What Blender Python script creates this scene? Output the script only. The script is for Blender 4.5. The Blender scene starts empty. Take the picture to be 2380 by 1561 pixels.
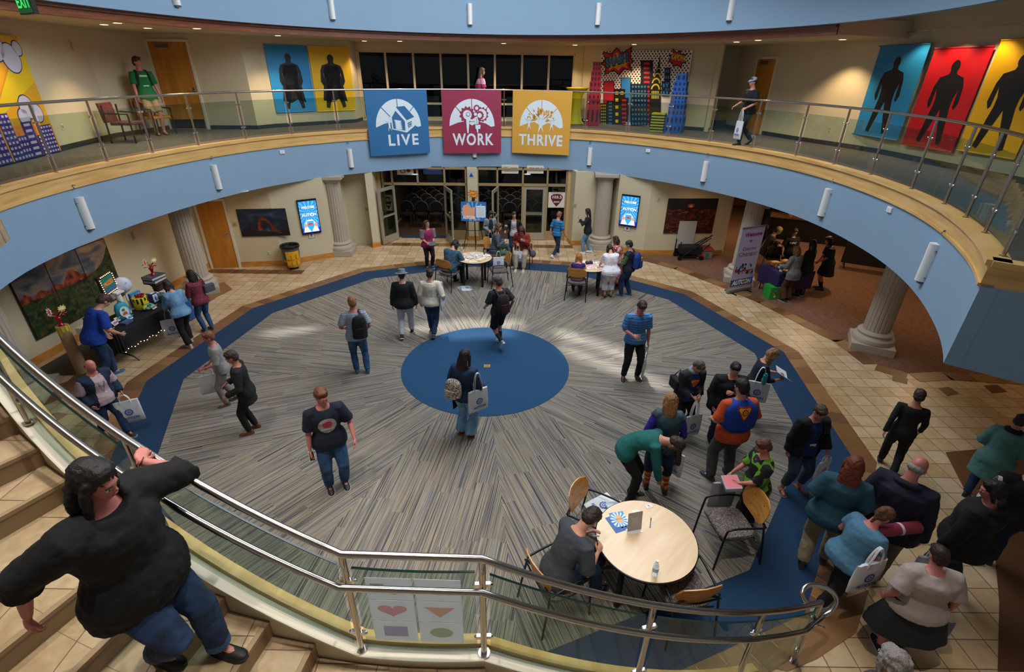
import bpy, bmesh, math, random
import numpy as np
from mathutils import Vector, Matrix
from mathutils.geometry import tessellate_polygon
random.seed(7)
S = bpy.context.scene
COL = S.collection
R = math.radians

# ------------------------------------------------------------------ camera
PW, PH, FPX = 2380, 1561, 1163.7
CAM_Z, PITCH, ROLL = 5.257, 0.4908, 0.0149
_fw = np.array([0, math.cos(PITCH), -math.sin(PITCH)])
_up = np.array([0, math.sin(PITCH), math.cos(PITCH)])
_rt = np.array([1.0, 0, 0])
_r = math.cos(ROLL) * _rt + math.sin(ROLL) * _up
_u = -math.sin(ROLL) * _rt + math.cos(ROLL) * _up
cam = bpy.data.cameras.new('camera')
cam.sensor_fit = 'HORIZONTAL'; cam.sensor_width = 36.0
cam.lens = 36.0 * FPX / PW
cam.clip_start = 0.05; cam.clip_end = 200
cam_o = bpy.data.objects.new('camera', cam); COL.objects.link(cam_o)
cam_o.matrix_world = Matrix(((_r[0], _u[0], -_fw[0], 0), (_r[1], _u[1], -_fw[1], 0), (_r[2], _u[2], -_fw[2], CAM_Z), (0, 0, 0, 1)))
S.camera = cam_o

# ------------------------------------------------------------------ look, world, daylight
S.view_settings.view_transform = 'Standard'
S.view_settings.look = 'None'
S.view_settings.gamma = 1.0
S.view_settings.use_curve_mapping = False
S.view_settings.exposure = 0.0
world = bpy.data.worlds.new('world'); S.world = world
world.use_nodes = True
world.node_tree.nodes['Background'].inputs[0].default_value = (0.75, 0.8, 0.9, 1)
world.node_tree.nodes['Background'].inputs[1].default_value = 0.22

CX, CY = -0.519, 8.545           # centre of the round carpet
SUN_DIR = Vector((0.10, -0.34, -1.0))
ROOF_Z = 10.0
def add_light(kind, name, loc, energy, color, size=1.0, rot=None, **kw):
    l = bpy.data.lights.new(name, kind); l.energy = energy; l.color = color
    if kind == 'AREA':
        l.shape = kw.get('shape', 'DISK'); l.size = size
        if 'size_y' in kw: l.size_y = kw['size_y']
    elif kind == 'SUN': l.angle = size
    else: l.shadow_soft_size = size
    if kind == 'SPOT':
        l.spot_size = R(kw.get('cone', 110)); l.spot_blend = 0.6
    o = bpy.data.objects.new(name, l); COL.objects.link(o); o.location = loc
    if rot is not None: o.rotation_euler = rot
    return o
sun = add_light('SUN', 'sun', (0, 0, 30), 6.0, (1.0, 0.97, 0.92), R(2.2))
sun.rotation_euler = SUN_DIR.to_track_quat('-Z', 'Y').to_euler()
# daylight through the roof lantern
add_light('AREA', 'skylight', (0.2, 10.2, 9.6), 1600, (0.90, 0.95, 1.0), 9.5, rot=(0, R(24), 0))

# ------------------------------------------------------------------ pixel helpers (photo is 2380 x 1561)
def dirv(x, y): return _fw + (x - PW / 2) / FPX * _r + (PH / 2 - y) / FPX * _u
def at(x, y, z=0.0):
    d = dirv(x, y); t = (z - CAM_Z) / d[2]
    return (d[0] * t, d[1] * t)
def onwall(x, y, P, Q):
    """point where the line of sight meets the vertical plane through plan points P and Q"""
    d = dirv(x, y); n = (-(Q[1] - P[1]), Q[0] - P[0])
    t = (n[0] * P[0] + n[1] * P[1]) / (n[0] * d[0] + n[1] * d[1])
    return np.array([d[0] * t, d[1] * t, CAM_Z + d[2] * t])

# ------------------------------------------------------------------ materials
def lin(h):
    if not isinstance(h, str): return tuple(h)
    h = h.lstrip('#'); h = h if len(h) == 6 else ''.join(q * 2 for q in h); c = [int(h[i:i + 2], 16) / 255 for i in (0, 2, 4)]
    return tuple(x / 12.92 if x <= 0.04045 else ((x + 0.055) / 1.055) ** 2.4 for x in c)
_M = {}
def mat(col, rough=0.6, metal=0.0, var=0.0, scale=8.0, bump=0.0, bscale=30.0, emit=0.0, name=None, spec=0.5):
    key = ('m', col, rough, metal, var, scale, bump, bscale, emit, spec)
    if key in _M: return _M[key]
    m = bpy.data.materials.new(name or 'paint'); m.use_nodes = True
    nt = m.node_tree; b = nt.nodes['Principled BSDF']
    c = lin(col)
    b.inputs['Base Color'].default_value = (*c, 1)
    b.inputs['Roughness'].default_value = rough
    b.inputs['Metallic'].default_value = metal
    b.inputs['Specular IOR Level'].default_value = spec
    if emit:
        b.inputs['Emission Color'].default_value = (*c, 1); b.inputs['Emission Strength'].default_value = emit
    if var or bump:
        tc = nt.nodes.new('ShaderNodeTexCoord')
        if var:
            n = nt.nodes.new('ShaderNodeTexNoise'); n.inputs['Scale'].default_value = scale; n.inputs['Detail'].default_value = 5
            nt.links.new(tc.outputs['Object'], n.inputs['Vector'])
            mx = nt.nodes.new('ShaderNodeMix'); mx.data_type = 'RGBA'
            mx.inputs[6].default_value = (*[max(0, x * (1 - var)) for x in c], 1)
            mx.inputs[7].default_value = (*[min(1, x * (1 + var)) for x in c], 1)
            nt.links.new(n.outputs['Fac'], mx.inputs[0]); nt.links.new(mx.outputs[2], b.inputs['Base Color'])
        if bump:
            n2 = nt.nodes.new('ShaderNodeTexNoise'); n2.inputs['Scale'].default_value = bscale; n2.inputs['Detail'].default_value = 3
            nt.links.new(tc.outputs['Object'], n2.inputs['Vector'])
            bp = nt.nodes.new('ShaderNodeBump'); bp.inputs['Strength'].default_value = bump; bp.inputs['Distance'].default_value = 0.02
            nt.links.new(n2.outputs['Fac'], bp.inputs['Height']); nt.links.new(bp.outputs[0], b.inputs['Normal'])
    _M[key] = m; return m
def ramp_mat(key, stops, vec_scale, nscale, rough=0.6, detail=6.0, coord='Object', bump=0.0, dist=0.0, interp='LINEAR', w=None, metal=0):
    if key in _M: return _M[key]
    m = bpy.data.materials.new(key); m.use_nodes = True; nt = m.node_tree; b = nt.nodes['Principled BSDF']
    tc = nt.nodes.new('ShaderNodeTexCoord'); mp = nt.nodes.new('ShaderNodeMapping'); mp.inputs['Scale'].default_value = vec_scale
    n = nt.nodes.new('ShaderNodeTexNoise'); n.inputs['Scale'].default_value = nscale; n.inputs['Detail'].default_value = detail
    n.inputs['Distortion'].default_value = dist
    cr = nt.nodes.new('ShaderNodeValToRGB'); cr.color_ramp.interpolation = interp
    e = cr.color_ramp.elements
    while len(e) < len(stops): e.new(0.5)
    for i, (p, c) in enumerate(stops): e[i].position = p; e[i].color = (*lin(c), 1)
    nt.links.new(tc.outputs[coord], mp.inputs['Vector']); nt.links.new(mp.outputs[0], n.inputs['Vector'])
    nt.links.new(n.outputs['Fac'], cr.inputs['Fac']); nt.links.new(cr.outputs['Color'], b.inputs['Base Color'])
    b.inputs['Roughness'].default_value = rough; b.inputs['Metallic'].default_value = metal
    if bump:
        bp = nt.nodes.new('ShaderNodeBump'); bp.inputs['Strength'].default_value = bump; bp.inputs['Distance'].default_value = 0.01
        nt.links.new(n.outputs['Fac'], bp.inputs['Height']); nt.links.new(bp.outputs[0], b.inputs['Normal'])
    _M[key] = m; return m
def stripes(c1, c2, period=0.05, duty=0.5, axis='Z', rough=0.85):
    key = ('s', c1, c2, period, duty, axis)
    if key in _M: return _M[key]
    m = bpy.data.materials.new('striped_cloth'); m.use_nodes = True; nt = m.node_tree; b = nt.nodes['Principled BSDF']
    tc = nt.nodes.new('ShaderNodeTexCoord'); sp = nt.nodes.new('ShaderNodeSeparateXYZ'); nt.links.new(tc.outputs['Object'], sp.inputs[0])
    d = nt.nodes.new('ShaderNodeMath'); d.operation = 'DIVIDE'; d.inputs[1].default_value = period
    nt.links.new(sp.outputs[axis], d.inputs[0])
    f = nt.nodes.new('ShaderNodeMath'); f.operation = 'FRACT'; nt.links.new(d.outputs[0], f.inputs[0])
    g = nt.nodes.new('ShaderNodeMath'); g.operation = 'LESS_THAN'; g.inputs[1].default_value = duty; nt.links.new(f.outputs[0], g.inputs[0])
    mx = nt.nodes.new('ShaderNodeMix'); mx.data_type = 'RGBA'; mx.inputs[6].default_value = (*lin(c1), 1); mx.inputs[7].default_value = (*lin(c2), 1)
    nt.links.new(g.outputs[0], mx.inputs[0]); nt.links.new(mx.outputs[2], b.inputs['Base Color']); b.inputs['Roughness'].default_value = rough
    _M[key] = m; return m
def blotch(key, cols, scale=25, rough=0.85):
    """printed cloth: flat patches of several colours"""
    n = len(cols); st = [(0.30 + 0.40 * i / max(1, n - 1), c) for i, c in enumerate(cols)]
    return ramp_mat('print_' + key, st, (1, 1, 1), scale, rough, 2.0, interp='CONSTANT')
def cells(key, cols, scale, rough=0.8, coord='Object', edge=None):
    if key in _M: return _M[key]
    m = bpy.data.materials.new(key); m.use_nodes = True; nt = m.node_tree; b = nt.nodes['Principled BSDF']
    tc = nt.nodes.new('ShaderNodeTexCoord'); v = nt.nodes.new('ShaderNodeTexVoronoi'); v.inputs['Scale'].default_value = scale
    nt.links.new(tc.outputs[coord], v.inputs['Vector'])
    s = nt.nodes.new('ShaderNodeSeparateColor'); nt.links.new(v.outputs['Color'], s.inputs[0])
    cr = nt.nodes.new('ShaderNodeValToRGB'); cr.color_ramp.interpolation = 'CONSTANT'; e = cr.color_ramp.elements
    while len(e) < len(cols): e.new(0.5)
    for i, c in enumerate(cols): e[i].position = i / len(cols); e[i].color = (*lin(c), 1)
    nt.links.new(s.outputs[0], cr.inputs['Fac']); nt.links.new(cr.outputs['Color'], b.inputs['Base Color']); b.inputs['Roughness'].default_value = rough
    _M[key] = m; return m
def glass(tint='#dcebe4', gloss=0.08, rough=0.02):
    key = ('g', tint, gloss, rough)
    if key in _M: return _M[key]
    m = bpy.data.materials.new('glass'); m.use_nodes = True; nt = m.node_tree; nt.nodes.clear()
    o = nt.nodes.new('ShaderNodeOutputMaterial'); mx = nt.nodes.new('ShaderNodeMixShader')
    t = nt.nodes.new('ShaderNodeBsdfTransparent'); t.inputs[0].default_value = (*lin(tint), 1)
    g = nt.nodes.new('ShaderNodeBsdfGlossy'); g.inputs['Roughness'].default_value = rough; g.inputs['Color'].default_value = (0.9, 0.95, 0.93, 1)
    lw = nt.nodes.new('ShaderNodeLayerWeight'); lw.inputs['Blend'].default_value = 0.5
    p5 = nt.nodes.new('ShaderNodeMath'); p5.operation = 'POWER'; p5.inputs[1].default_value = 5.0; nt.links.new(lw.outputs['Facing'], p5.inputs[0])
    ml = nt.nodes.new('ShaderNodeMath'); ml.operation = 'MULTIPLY_ADD'; ml.inputs[1].default_value = 0.45; ml.inputs[2].default_value = gloss * 0.35; nt.links.new(p5.outputs[0], ml.inputs[0])
    nt.links.new(ml.outputs[0], mx.inputs[0])
    nt.links.new(t.outputs[0], mx.inputs[1]); nt.links.new(g.outputs[0], mx.inputs[2]); nt.links.new(mx.outputs[0], o.inputs[0])
    _M[key] = m; return m

def translucent(col, k=0.6):
    key = ('t', col, k)
    if key in _M: return _M[key]
    m = bpy.data.materials.new('thin_paper'); m.use_nodes = True; nt = m.node_tree; b = nt.nodes['Principled BSDF']; b.inputs['Base Color'].default_value = (*lin(col), 1); b.inputs['Roughness'].default_value = 0.8
    t = nt.nodes.new('ShaderNodeBsdfTranslucent'); t.inputs[0].default_value = (*lin(col), 1); x = nt.nodes.new('ShaderNodeMixShader'); x.inputs[0].default_value = k
    nt.links.new(b.outputs[0], x.inputs[1]); nt.links.new(t.outputs[0], x.inputs[2]); nt.links.new(x.outputs[0], nt.nodes['Material Output'].inputs[0])
    _M[key] = m; return m
STEEL = mat('#b9b4ae', 0.22, 1.0, name='brushed_steel')
CHROME = mat('#d8d8d8', 0.12, 1.0, name='chrome')
BLACKM = mat('#101113', 0.4, 0.2, name='black_metal')
CREAM = mat('#cdc0a0', 0.85, var=0.04, scale=2.0, bump=0.05, bscale=90, name='cream_wall_paint')
BLUEW = mat('#86a3bd', 0.8, var=0.035, scale=1.2, bump=0.06, bscale=60, name='blue_wall_paint')
MAPLE = ramp_mat('maple_trim', [(0.3, '#c99a58'), (0.55, '#d9b06e'), (0.75, '#e3bd80')], (0.5, 0.5, 6), 3.0, 0.4, 4.0, dist=0.2)
OAKD = ramp_mat('honey_oak_door', [(0.3, '#b06f22'), (0.55, '#c07f2e'), (0.75, '#cb8c3a')], (3, 3, 0.5), 3.0, 0.42, 6.0, dist=0.5)
BASEW = ramp_mat('maple_baseboard', [(0.3, '#b9772f'), (0.6, '#cd8d42'), (0.8, '#d99c52')], (2, 2, 6), 2.0, 0.4, 5.0)
CHERRY = ramp_mat('cherry_trim', [(0.3, '#6f3a1c'), (0.6, '#874a26'), (0.8, '#9a5a30')], (1, 1, 8), 3.0, 0.32, 5.0)
WHITEP = mat('#e6e6e2', 0.5, name='white_paint')
OFFW = mat('#d9d2c0', 0.55, name='off_white_paint')
STONE = mat('#b1a594', 0.85, var=0.08, scale=5, bump=0.15, bscale=70, name='cast_stone')

# ------------------------------------------------------------------ object helpers
def link(o, parent=None):
    COL.objects.link(o)
    if parent is not None: o.parent = parent
    return o
def tag(o, label=None, cat=None, group=None, kind=None):
    if label: o['label'] = label
    if cat: o['category'] = cat
    if group: o['group'] = group
    if kind: o['kind'] = kind
    return o
def thing(name, label, cat, loc=(0, 0, 0), rotz=0.0, group=None):
    o = bpy.data.objects.new(name, None); o.empty_display_size = 0.2; COL.objects.link(o)
    o.location = loc; o.rotation_euler = (0, 0, rotz)
    return tag(o, label, cat, group)
def copy_tree(o, parent=None):
    c = o.copy(); COL.objects.link(c)
    if parent is not None: c.parent = parent
    for ch in list(o.children): copy_tree(ch, c)
    return c
class MB:
    """collects shapes, builds ONE mesh object"""
    def __init__(s): s.v = []; s.f = []; s.m = []; s.mats = []; s.uv = None
    def mi(s, m):
        if m not in s.mats: s.mats.append(m)
        return s.mats.index(m)
    def add(s, vs, fs, m=None):
        k = len(s.v); s.v += [tuple(map(float, p)) for p in vs]; s.f += [tuple(i + k for i in f) for f in fs]
        s.m += [s.mi(m) if m is not None else 0] * len(fs); return s
    def box(s, x0, y0, z0, x1, y1, z1, m=None, M=None):
        vs = [(x, y, z) for z in (z0, z1) for y in (y0, y1) for x in (x0, x1)]
        if M is not None: vs = [tuple(M @ Vector(p)) for p in vs]
        return s.add(vs, [(0, 2, 3, 1), (4, 5, 7, 6), (0, 1, 5, 4), (2, 6, 7, 3), (0, 4, 6, 2), (1, 3, 7, 5)], m)
    def prism(s, pts, z0, z1, m=None, top_only=False):
        pts = [tuple(p[:2]) for p in pts]
        A = sum(pts[i][0] * pts[(i + 1) % len(pts)][1] - pts[(i + 1) % len(pts)][0] * pts[i][1] for i in range(len(pts)))
        if A < 0: pts = pts[::-1]
        n = len(pts); tr = tessellate_polygon([[Vector((*p, 0)) for p in pts]])
        vs = [(*p, z1) for p in pts]; fs = []
        for t in tr:
            a, b, c = [pts[i] for i in t]; cr = (b[0] - a[0]) * (c[1] - a[1]) - (b[1] - a[1]) * (c[0] - a[0])
            fs.append(tuple(t) if cr > 0 else tuple(t[::-1]))
        if not top_only:
            vs += [(*p, z0) for p in pts]; fs += [tuple(i + n for i in f[::-1]) for f in list(fs)]
            fs += [(i, i + n, (i + 1) % n + n, (i + 1) % n) for i in range(n)]
        return s.add(vs, fs, m)
    def tube(s, P, rad, n=12, m=None, caps=True, closed=False, flat=1.0):
        P = [np.array(p, float) for p in P]; k = len(P)
        rads = rad if hasattr(rad, '__len__') else [rad] * k
        vs = []; fs = []; prev = None
        for i in range(k):
            if closed: t = P[(i + 1) % k] - P[i - 1]
            else: t = P[min(i + 1, k - 1)] - P[max(i - 1, 0)]
            t = t / (np.linalg.norm(t) + 1e-12)
            if prev is None:
                a = np.array([0, 0, 1.0]) if abs(t[2]) < 0.9 else np.array([1.0, 0, 0])
                e1 = np.cross(t, a)
            else: e1 = prev - t * (prev @ t)
            e1 /= np.linalg.norm(e1) + 1e-12; e2 = np.cross(t, e1); prev = e1
            for j in range(n):
                a = 2 * math.pi * j / n
                vs.append(P[i] + rads[i] * (math.cos(a) * e1 + flat * math.sin(a) * e2))
        for i in range(k - 1 + (1 if closed else 0)):
            for j in range(n):
                a = i * n + j; b = i * n + (j + 1) % n; c = ((i + 1) % k) * n
                fs.append((a, b, c + (j + 1) % n, c + j))
        if caps and not closed:
            fs.append(tuple(range(n))[::-1]); fs.append(tuple((k - 1) * n + j for j in range(n)))
        return s.add(vs, fs, m)
    def cyl(s, x, y, z0, z1, r, n=20, m=None, r1=None): return s.tube([(x, y, z0), (x, y, z1)], [r, r if r1 is None else r1], n, m)
    def lathe(s, prof, n=32, m=None, c=(0, 0, 0), mod=None):
        vs = []; fs = []; k = len(prof)
        for (r, z) in prof:
            for j in range(n):
                a = 2 * math.pi * j / n; q = r * (mod(a) if mod else 1)
                vs.append((c[0] + q * math.cos(a), c[1] + q * math.sin(a), c[2] + z))
        for i in range(k - 1):
            for j in range(n):
                a = i * n + j; b = i * n + (j + 1) % n; fs.append((a, b, b + n, a + n))
        fs.append(tuple(range(n))[::-1]); fs.append(tuple((k - 1) * n + j for j in range(n)))
        return s.add(vs, fs, m)
    def ell(s, c, r, m=None, n=14, k=9, M=None):
        vs = []; fs = []
        for i in range(k + 1):
            ph = math.pi * i / k
            for j in range(n):
                a = 2 * math.pi * j / n; p = np.array([r[0] * math.sin(ph) * math.cos(a), r[1] * math.sin(ph) * math.sin(a), r[2] * math.cos(ph)])
                if M is not None: p = M @ p
                vs.append(p + np.array(c, float))
        for i in range(k):
            for j in range(n):
                a = i * n + j; b = i * n + (j + 1) % n; fs.append((a, a + n, b + n, b))
        return s.add(vs, fs, m)
    def loft(s, rings, m=None, caps=True):
        n = len(rings[0]); vs = [p for r in rings for p in r]; fs = []
        for i in range(len(rings) - 1):
            for j in range(n):
                a = i * n + j; b = i * n + (j + 1) % n; fs.append((a, b, b + n, a + n))
        if caps: fs.append(tuple(range(n))[::-1]); fs.append(tuple((len(rings) - 1) * n + j for j in range(n)))
        return s.add(vs, fs, m)
    def build(s, name, m=None, parent=None, smooth=False, bevel=0, solid=0, loc=None):
        me = bpy.data.meshes.new(name); me.from_pydata(s.v, [], s.f)
        if m is not None and not s.mats: me.materials.append(m)
        else:
            for x in (s.mats or []): me.materials.append(x)
            if len(s.mats) > 1: me.polygons.foreach_set('material_index', s.m)
        if smooth: me.polygons.foreach_set('use_smooth', [True] * len(me.polygons)); me.set_sharp_from_angle(angle=R(40))
        me.update(); o = bpy.data.objects.new(name, me); link(o, parent)
        if loc is not None: o.location = loc
        if bevel:
            b = o.modifiers.new('bevel', 'BEVEL'); b.width = bevel; b.segments = 2; b.limit_method = 'ANGLE'
        if solid: q = o.modifiers.new('solid', 'SOLIDIFY'); q.thickness = solid
        return o
def struct(name, mb, m=None, **k):
    o = mb.build(name, m, **k); o['kind'] = 'structure'; return o
_TX = {}
def text2d(t, size=1.0, bold=0.0, shear=0.0, space=1.0):
    """outline letters of the built-in font as 2D triangles, centred on x, baseline at y=0; size = capital height"""
    k = (t, bold, shear, space)
    if k not in _TX:
        c = bpy.data.curves.new('t', 'FONT'); c.body = t; c.align_x = 'CENTER'; c.offset = bold; c.shear = shear; c.space_character = space
        c.resolution_u = 3; c.size = 1.0
        o = bpy.data.objects.new('t', c); COL.objects.link(o)
        bpy.context.view_layer.update()
        me = bpy.data.meshes.new_from_object(o.evaluated_get(bpy.context.evaluated_depsgraph_get()))
        vs = [(v.co.x, v.co.y) for v in me.vertices]; fs = [tuple(p.vertices) for p in me.polygons]
        bpy.data.objects.remove(o); bpy.data.curves.remove(c); bpy.data.meshes.remove(me)
        _TX[k] = (vs, fs)
    vs, fs = _TX[k]; q = size / 0.7
    return [(x * q, y * q) for x, y in vs], fs
class Gfx(MB):
    """flat print on a board: polygons in board coordinates, each layer a hair in front of the last"""
    def __init__(s, O, U, V, step=0.0015):
        MB.__init__(s); s.O = np.array(O, float); s.U = np.array(U, float); s.U /= np.linalg.norm(s.U)
        s.V = np.array(V, float); s.V /= np.linalg.norm(s.V); s.N = np.cross(s.U, s.V); s.step = step; s.L = 0
    def P(s, x, y, l): return s.O + s.U * x + s.V * y + s.N * s.step * l
    def poly(s, pts, m, l=None):
        l = s.L if l is None else l
        tr = tessellate_polygon([[Vector((x, y, 0)) for x, y in pts]]); fs = []
        for t in tr:
            a, b, c = [pts[i] for i in t]; cr = (b[0] - a[0]) * (c[1] - a[1]) - (b[1] - a[1]) * (c[0] - a[0])
            fs.append(tuple(t) if cr > 0 else tuple(t[::-1]))
        return s.add([s.P(x, y, l) for x, y in pts], fs, m)
    def rect(s, x0, y0, x1, y1, m, l=None): return s.poly([(x0, y0), (x1, y0), (x1, y1), (x0, y1)], m, l)
    def disc(s, x, y, r, m, l=None, a0=0, a1=360, n=28, ry=None):
        ry = r if ry is None else ry
        pts = [(x + r * math.cos(R(a0 + (a1 - a0) * i / n)), y + ry * math.sin(R(a0 + (a1 - a0) * i / n))) for i in range(n + (0 if a1 - a0 >= 360 else 1))]
        return s.poly(pts, m, l)
    def line(s, x0, y0, x1, y1, w, m, l=None):
        d = math.hypot(x1 - x0, y1 - y0) or 1; nx, ny = -(y1 - y0) / d * w / 2, (x1 - x0) / d * w / 2
        return s.poly([(x0 + nx, y0 + ny), (x0 - nx, y0 - ny), (x1 - nx, y1 - ny), (x1 + nx, y1 + ny)], m, l)
    def text(s, t, x, y, size, m, l=None, bold=0.0, shear=0.0, space=1.0, width=None, rot=0, mirror=False):
        vs, fs = text2d(t, size, bold, shear, space); l = s.L if l is None else l
        if width:
            w = max(v[0] for v in vs) - min(v[0] for v in vs); k = width / w if w else 1; vs = [(a * k, b) for a, b in vs]
        if mirror: vs = [(-a, b) for a, b in vs]
        c, q = math.cos(R(rot)), math.sin(R(rot)); vs = [(a * c - b * q, a * q + b * c) for a, b in vs]
        return s.add([s.P(x + a, y + b, l) for a, b in vs], [f[::-1] for f in fs] if mirror else fs, m)
    def burst(s, x, y, rx, ry, n, m, l=None, inner=0.62, seed=1):
        rnd = random.Random(seed); pts = []
        for i in range(2 * n):
            k = (1.0 if i % 2 == 0 else inner) * rnd.uniform(0.85, 1.12); a = math.pi * i / n + 0.2
            pts.append((x + rx * k * math.cos(a), y + ry * k * math.sin(a)))
        return s.poly(pts, m, l)
    def gear(s, x, y, r, m, hole=None, l=None, teeth=12, hr=0.55):
        l = s.L if l is None else l; pts = []
        for i in range(teeth * 4):
            q = r if (i % 4) in (1, 2) else r * 0.84; a = 2 * math.pi * i / (teeth * 4); pts.append((x + q * math.cos(a), y + q * math.sin(a)))
        s.poly(pts, m, l)
        if hole is not None: s.disc(x, y, r * hr, hole, l + 1)
        return s
    def board(s, w, h, m, t=0.02, back=None):
        """solid backing board from (0,0) to (w,h), its face at layer 0"""
        q = [(0, 0), (w, 0), (w, h), (0, h)]
        vs = [s.P(x, y, 0) for x, y in q] + [s.P(x, y, 0) - s.N * t for x, y in q]
        return s.add(vs, [(0, 1, 2, 3), (7, 6, 5, 4), (0, 4, 5, 1), (1, 5, 6, 2), (2, 6, 7, 3), (3, 7, 4, 0)], m)
def board_frame(P, Q, TL, TR, BR, BL, off=0.03):
    """flat rectangle on a wall plane from its four photo corners: origin, u, v, width, height"""
    a, b, c, d = [onwall(*k, P, Q) for k in (TL, TR, BR, BL)]
    u = np.array([Q[0] - P[0], Q[1] - P[1], 0.0]); u /= np.linalg.norm(u)
    l = ((a + d) / 2) @ u; r = ((b + c) / 2) @ u; zt = (a[2] + b[2]) / 2; zb = (c[2] + d[2]) / 2
    o = d + u * (l - d @ u); o[2] = zb
    n = np.cross(u, (0, 0, 1.0)); o = o + n * off
    return o, u, (0, 0, 1), r - l, zt - zb

# ================================================================== THE BUILDING
Z2, ZC1, ZLIP, ZF3, ZC2 = 3.59, 2.40, 3.33, 6.13, 5.95     # gallery floor, ceiling below it, fascia top, upper fascia foot, gallery ceiling
RAILZ = Z2 + 1.07
RCX, RCY = -0.6, 9.2
_ring = [(-38.2, 6.98), (-25, 6.95), (-15, 7.0), (0, 7.1), (13, 7.27), (22, 7.4), (31, 7.5), (41, 7.58), (50, 7.7), (60, 7.85), (70, 7.97), (85, 8.07), (95, 8.02),
         (106, 7.92), (119, 7.75), (125, 7.68), (135, 7.55), (146, 7.4), (156, 7.2), (167, 7.08), (176, 7.05), (186, 7.1), (194, 7.2), (203, 7.2), (215, 7.2), (222, 7.2)]
_ra = np.array([a for a, r in _ring], float); _rr = np.array([r for a, r in _ring], float)
_aa = np.arange(-38.2, 222.01, 0.5); _q = np.interp(_aa, _ra, _rr)
_k = np.exp(-np.linspace(-2, 2, 33) ** 2); _k /= _k.sum()
_sm = np.convolve(np.pad(_q, 16, mode='edge'), _k, 'valid')
def ring(a, off=0.0):
    if a < -90: a += 360
    r = float(np.interp(a, _aa, _sm)) + off
    return (RCX + r * math.cos(R(a)), RCY + r * math.sin(R(a)))
def ringpts(off=0.0, a0=-38.2, a1=222.0, n=140): return [ring(a0 + (a1 - a0) * i / n, off) for i in range(n + 1)]
def onring(x, y, off=0.0):
    d = dirv(x, y); hi = None
    ts = np.linspace(25, 4, 4000)
    for t in ts:
        px, py = d[0] * t, d[1] * t; a = math.degrees(math.atan2(py - RCY, px - RCX))
        if a < -90: a += 360
        if math.hypot(px - RCX, py - RCY) < float(np.interp(a, _aa, _sm)) + off: break
    return (px, py, CAM_Z + d[2] * t), a
def band(mb, pts_in, pts_out, z0, z1, m=None):
    """closed-section strip between two plan polylines"""
    n = len(pts_in); vs = []
    for a, b in zip(pts_in, pts_out): vs += [(*a, z0), (*b, z0), (*b, z1), (*a, z1)]
    fs = []
    for i in range(n - 1):
        k = 4 * i
        for j in range(4): fs.append((k + j, k + (j + 1) % 4, k + 4 + (j + 1) % 4, k + 4 + j))
    fs += [(3, 2, 1, 0), (4 * (n - 1), 4 * (n - 1) + 1, 4 * (n - 1) + 2, 4 * (n - 1) + 3)]
    return mb.add(vs, fs, m)

# ---- floor materials
def tile_mat(key, cols, size=0.3, mortar='#6d5a44', rough=0.35, msize=0.006, rot=0.0, coord='Object', noise=0.25):
    m = bpy.data.materials.new(key); m.use_nodes = True; nt = m.node_tree; b = nt.nodes['Principled BSDF']
    tc = nt.nodes.new('ShaderNodeTexCoord'); mp = nt.nodes.new('ShaderNodeMapping'); mp.inputs['Rotation'].default_value = (0, 0, rot); mp.inputs['Location'].default_value = (0.07, 0.11, 0)
    br = nt.nodes.new('ShaderNodeTexBrick'); br.offset = 0; br.squash = 1
    br.inputs['Scale'].default_value = 1; br.inputs['Brick Width'].default_value = size; br.inputs['Row Height'].default_value = size
    br.inputs['Mortar Size'].default_value = msize; br.inputs['Mortar Smooth'].default_value = 0.2; br.inputs['Bias'].default_value = 0
    br.inputs['Color1'].default_value = (*lin(cols[0]), 1); br.inputs['Color2'].default_value = (*lin(cols[1]), 1); br.inputs['Mortar'].default_value = (*lin(mortar), 1)
    n = nt.nodes.new('ShaderNodeTexNoise'); n.inputs['Scale'].default_value = 7; n.inputs['Detail'].default_value = 6; n.inputs['Distortion'].default_value = 0.8
    mx = nt.nodes.new('ShaderNodeMix'); mx.data_type = 'RGBA'; mx.blend_type = 'SOFT_LIGHT'; mx.inputs[0].default_value = noise * 2.4
    nt.links.new(tc.outputs[coord], mp.inputs[0]); nt.links.new(mp.outputs[0], br.inputs['Vector']); nt.links.new(mp.outputs[0], n.inputs['Vector'])
    nt.links.new(br.outputs['Color'], mx.inputs[6]); nt.links.new(n.outputs['Fac'], mx.inputs[7]); nt.links.new(mx.outputs[2], b.inputs['Base Color'])
    b.inputs['Roughness'].default_value = rough
    bp = nt.nodes.new('ShaderNodeBump'); bp.inputs['Strength'].default_value = 0.3; bp.inputs['Distance'].default_value = 0.004; bp.invert = True
    nt.links.new(br.outputs['Fac'], bp.inputs['Height']); nt.links.new(bp.outputs[0], b.inputs['Normal'])
    return m
TILE = tile_mat('beige_floor_tile', ('#ccb593', '#b8996f'))
BORDER = tile_mat('brown_border_tile', ('#8a6440', '#6f4c30'), mortar='#4b3826')
DARKT = tile_mat('dark_accent_tile', ('#6b4a33', '#5c3f2d'), mortar='#4b3826')
STEPT = tile_mat('stair_tile', ('#b8a283', '#a8906e'), size=0.46, mortar='#5e4f3e', msize=0.004, noise=0.32)
def navy(key, c):
    return ramp_mat(key, [(0.35, c[0]), (0.65, c[1])], (1, 1, 1), 240, 0.95, 2.0, bump=0.2)
NAVY = navy('navy_carpet', ('#0b2a47', '#10375a'))
DISCM = navy('blue_carpet', ('#123a5c', '#184a70'))
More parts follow.
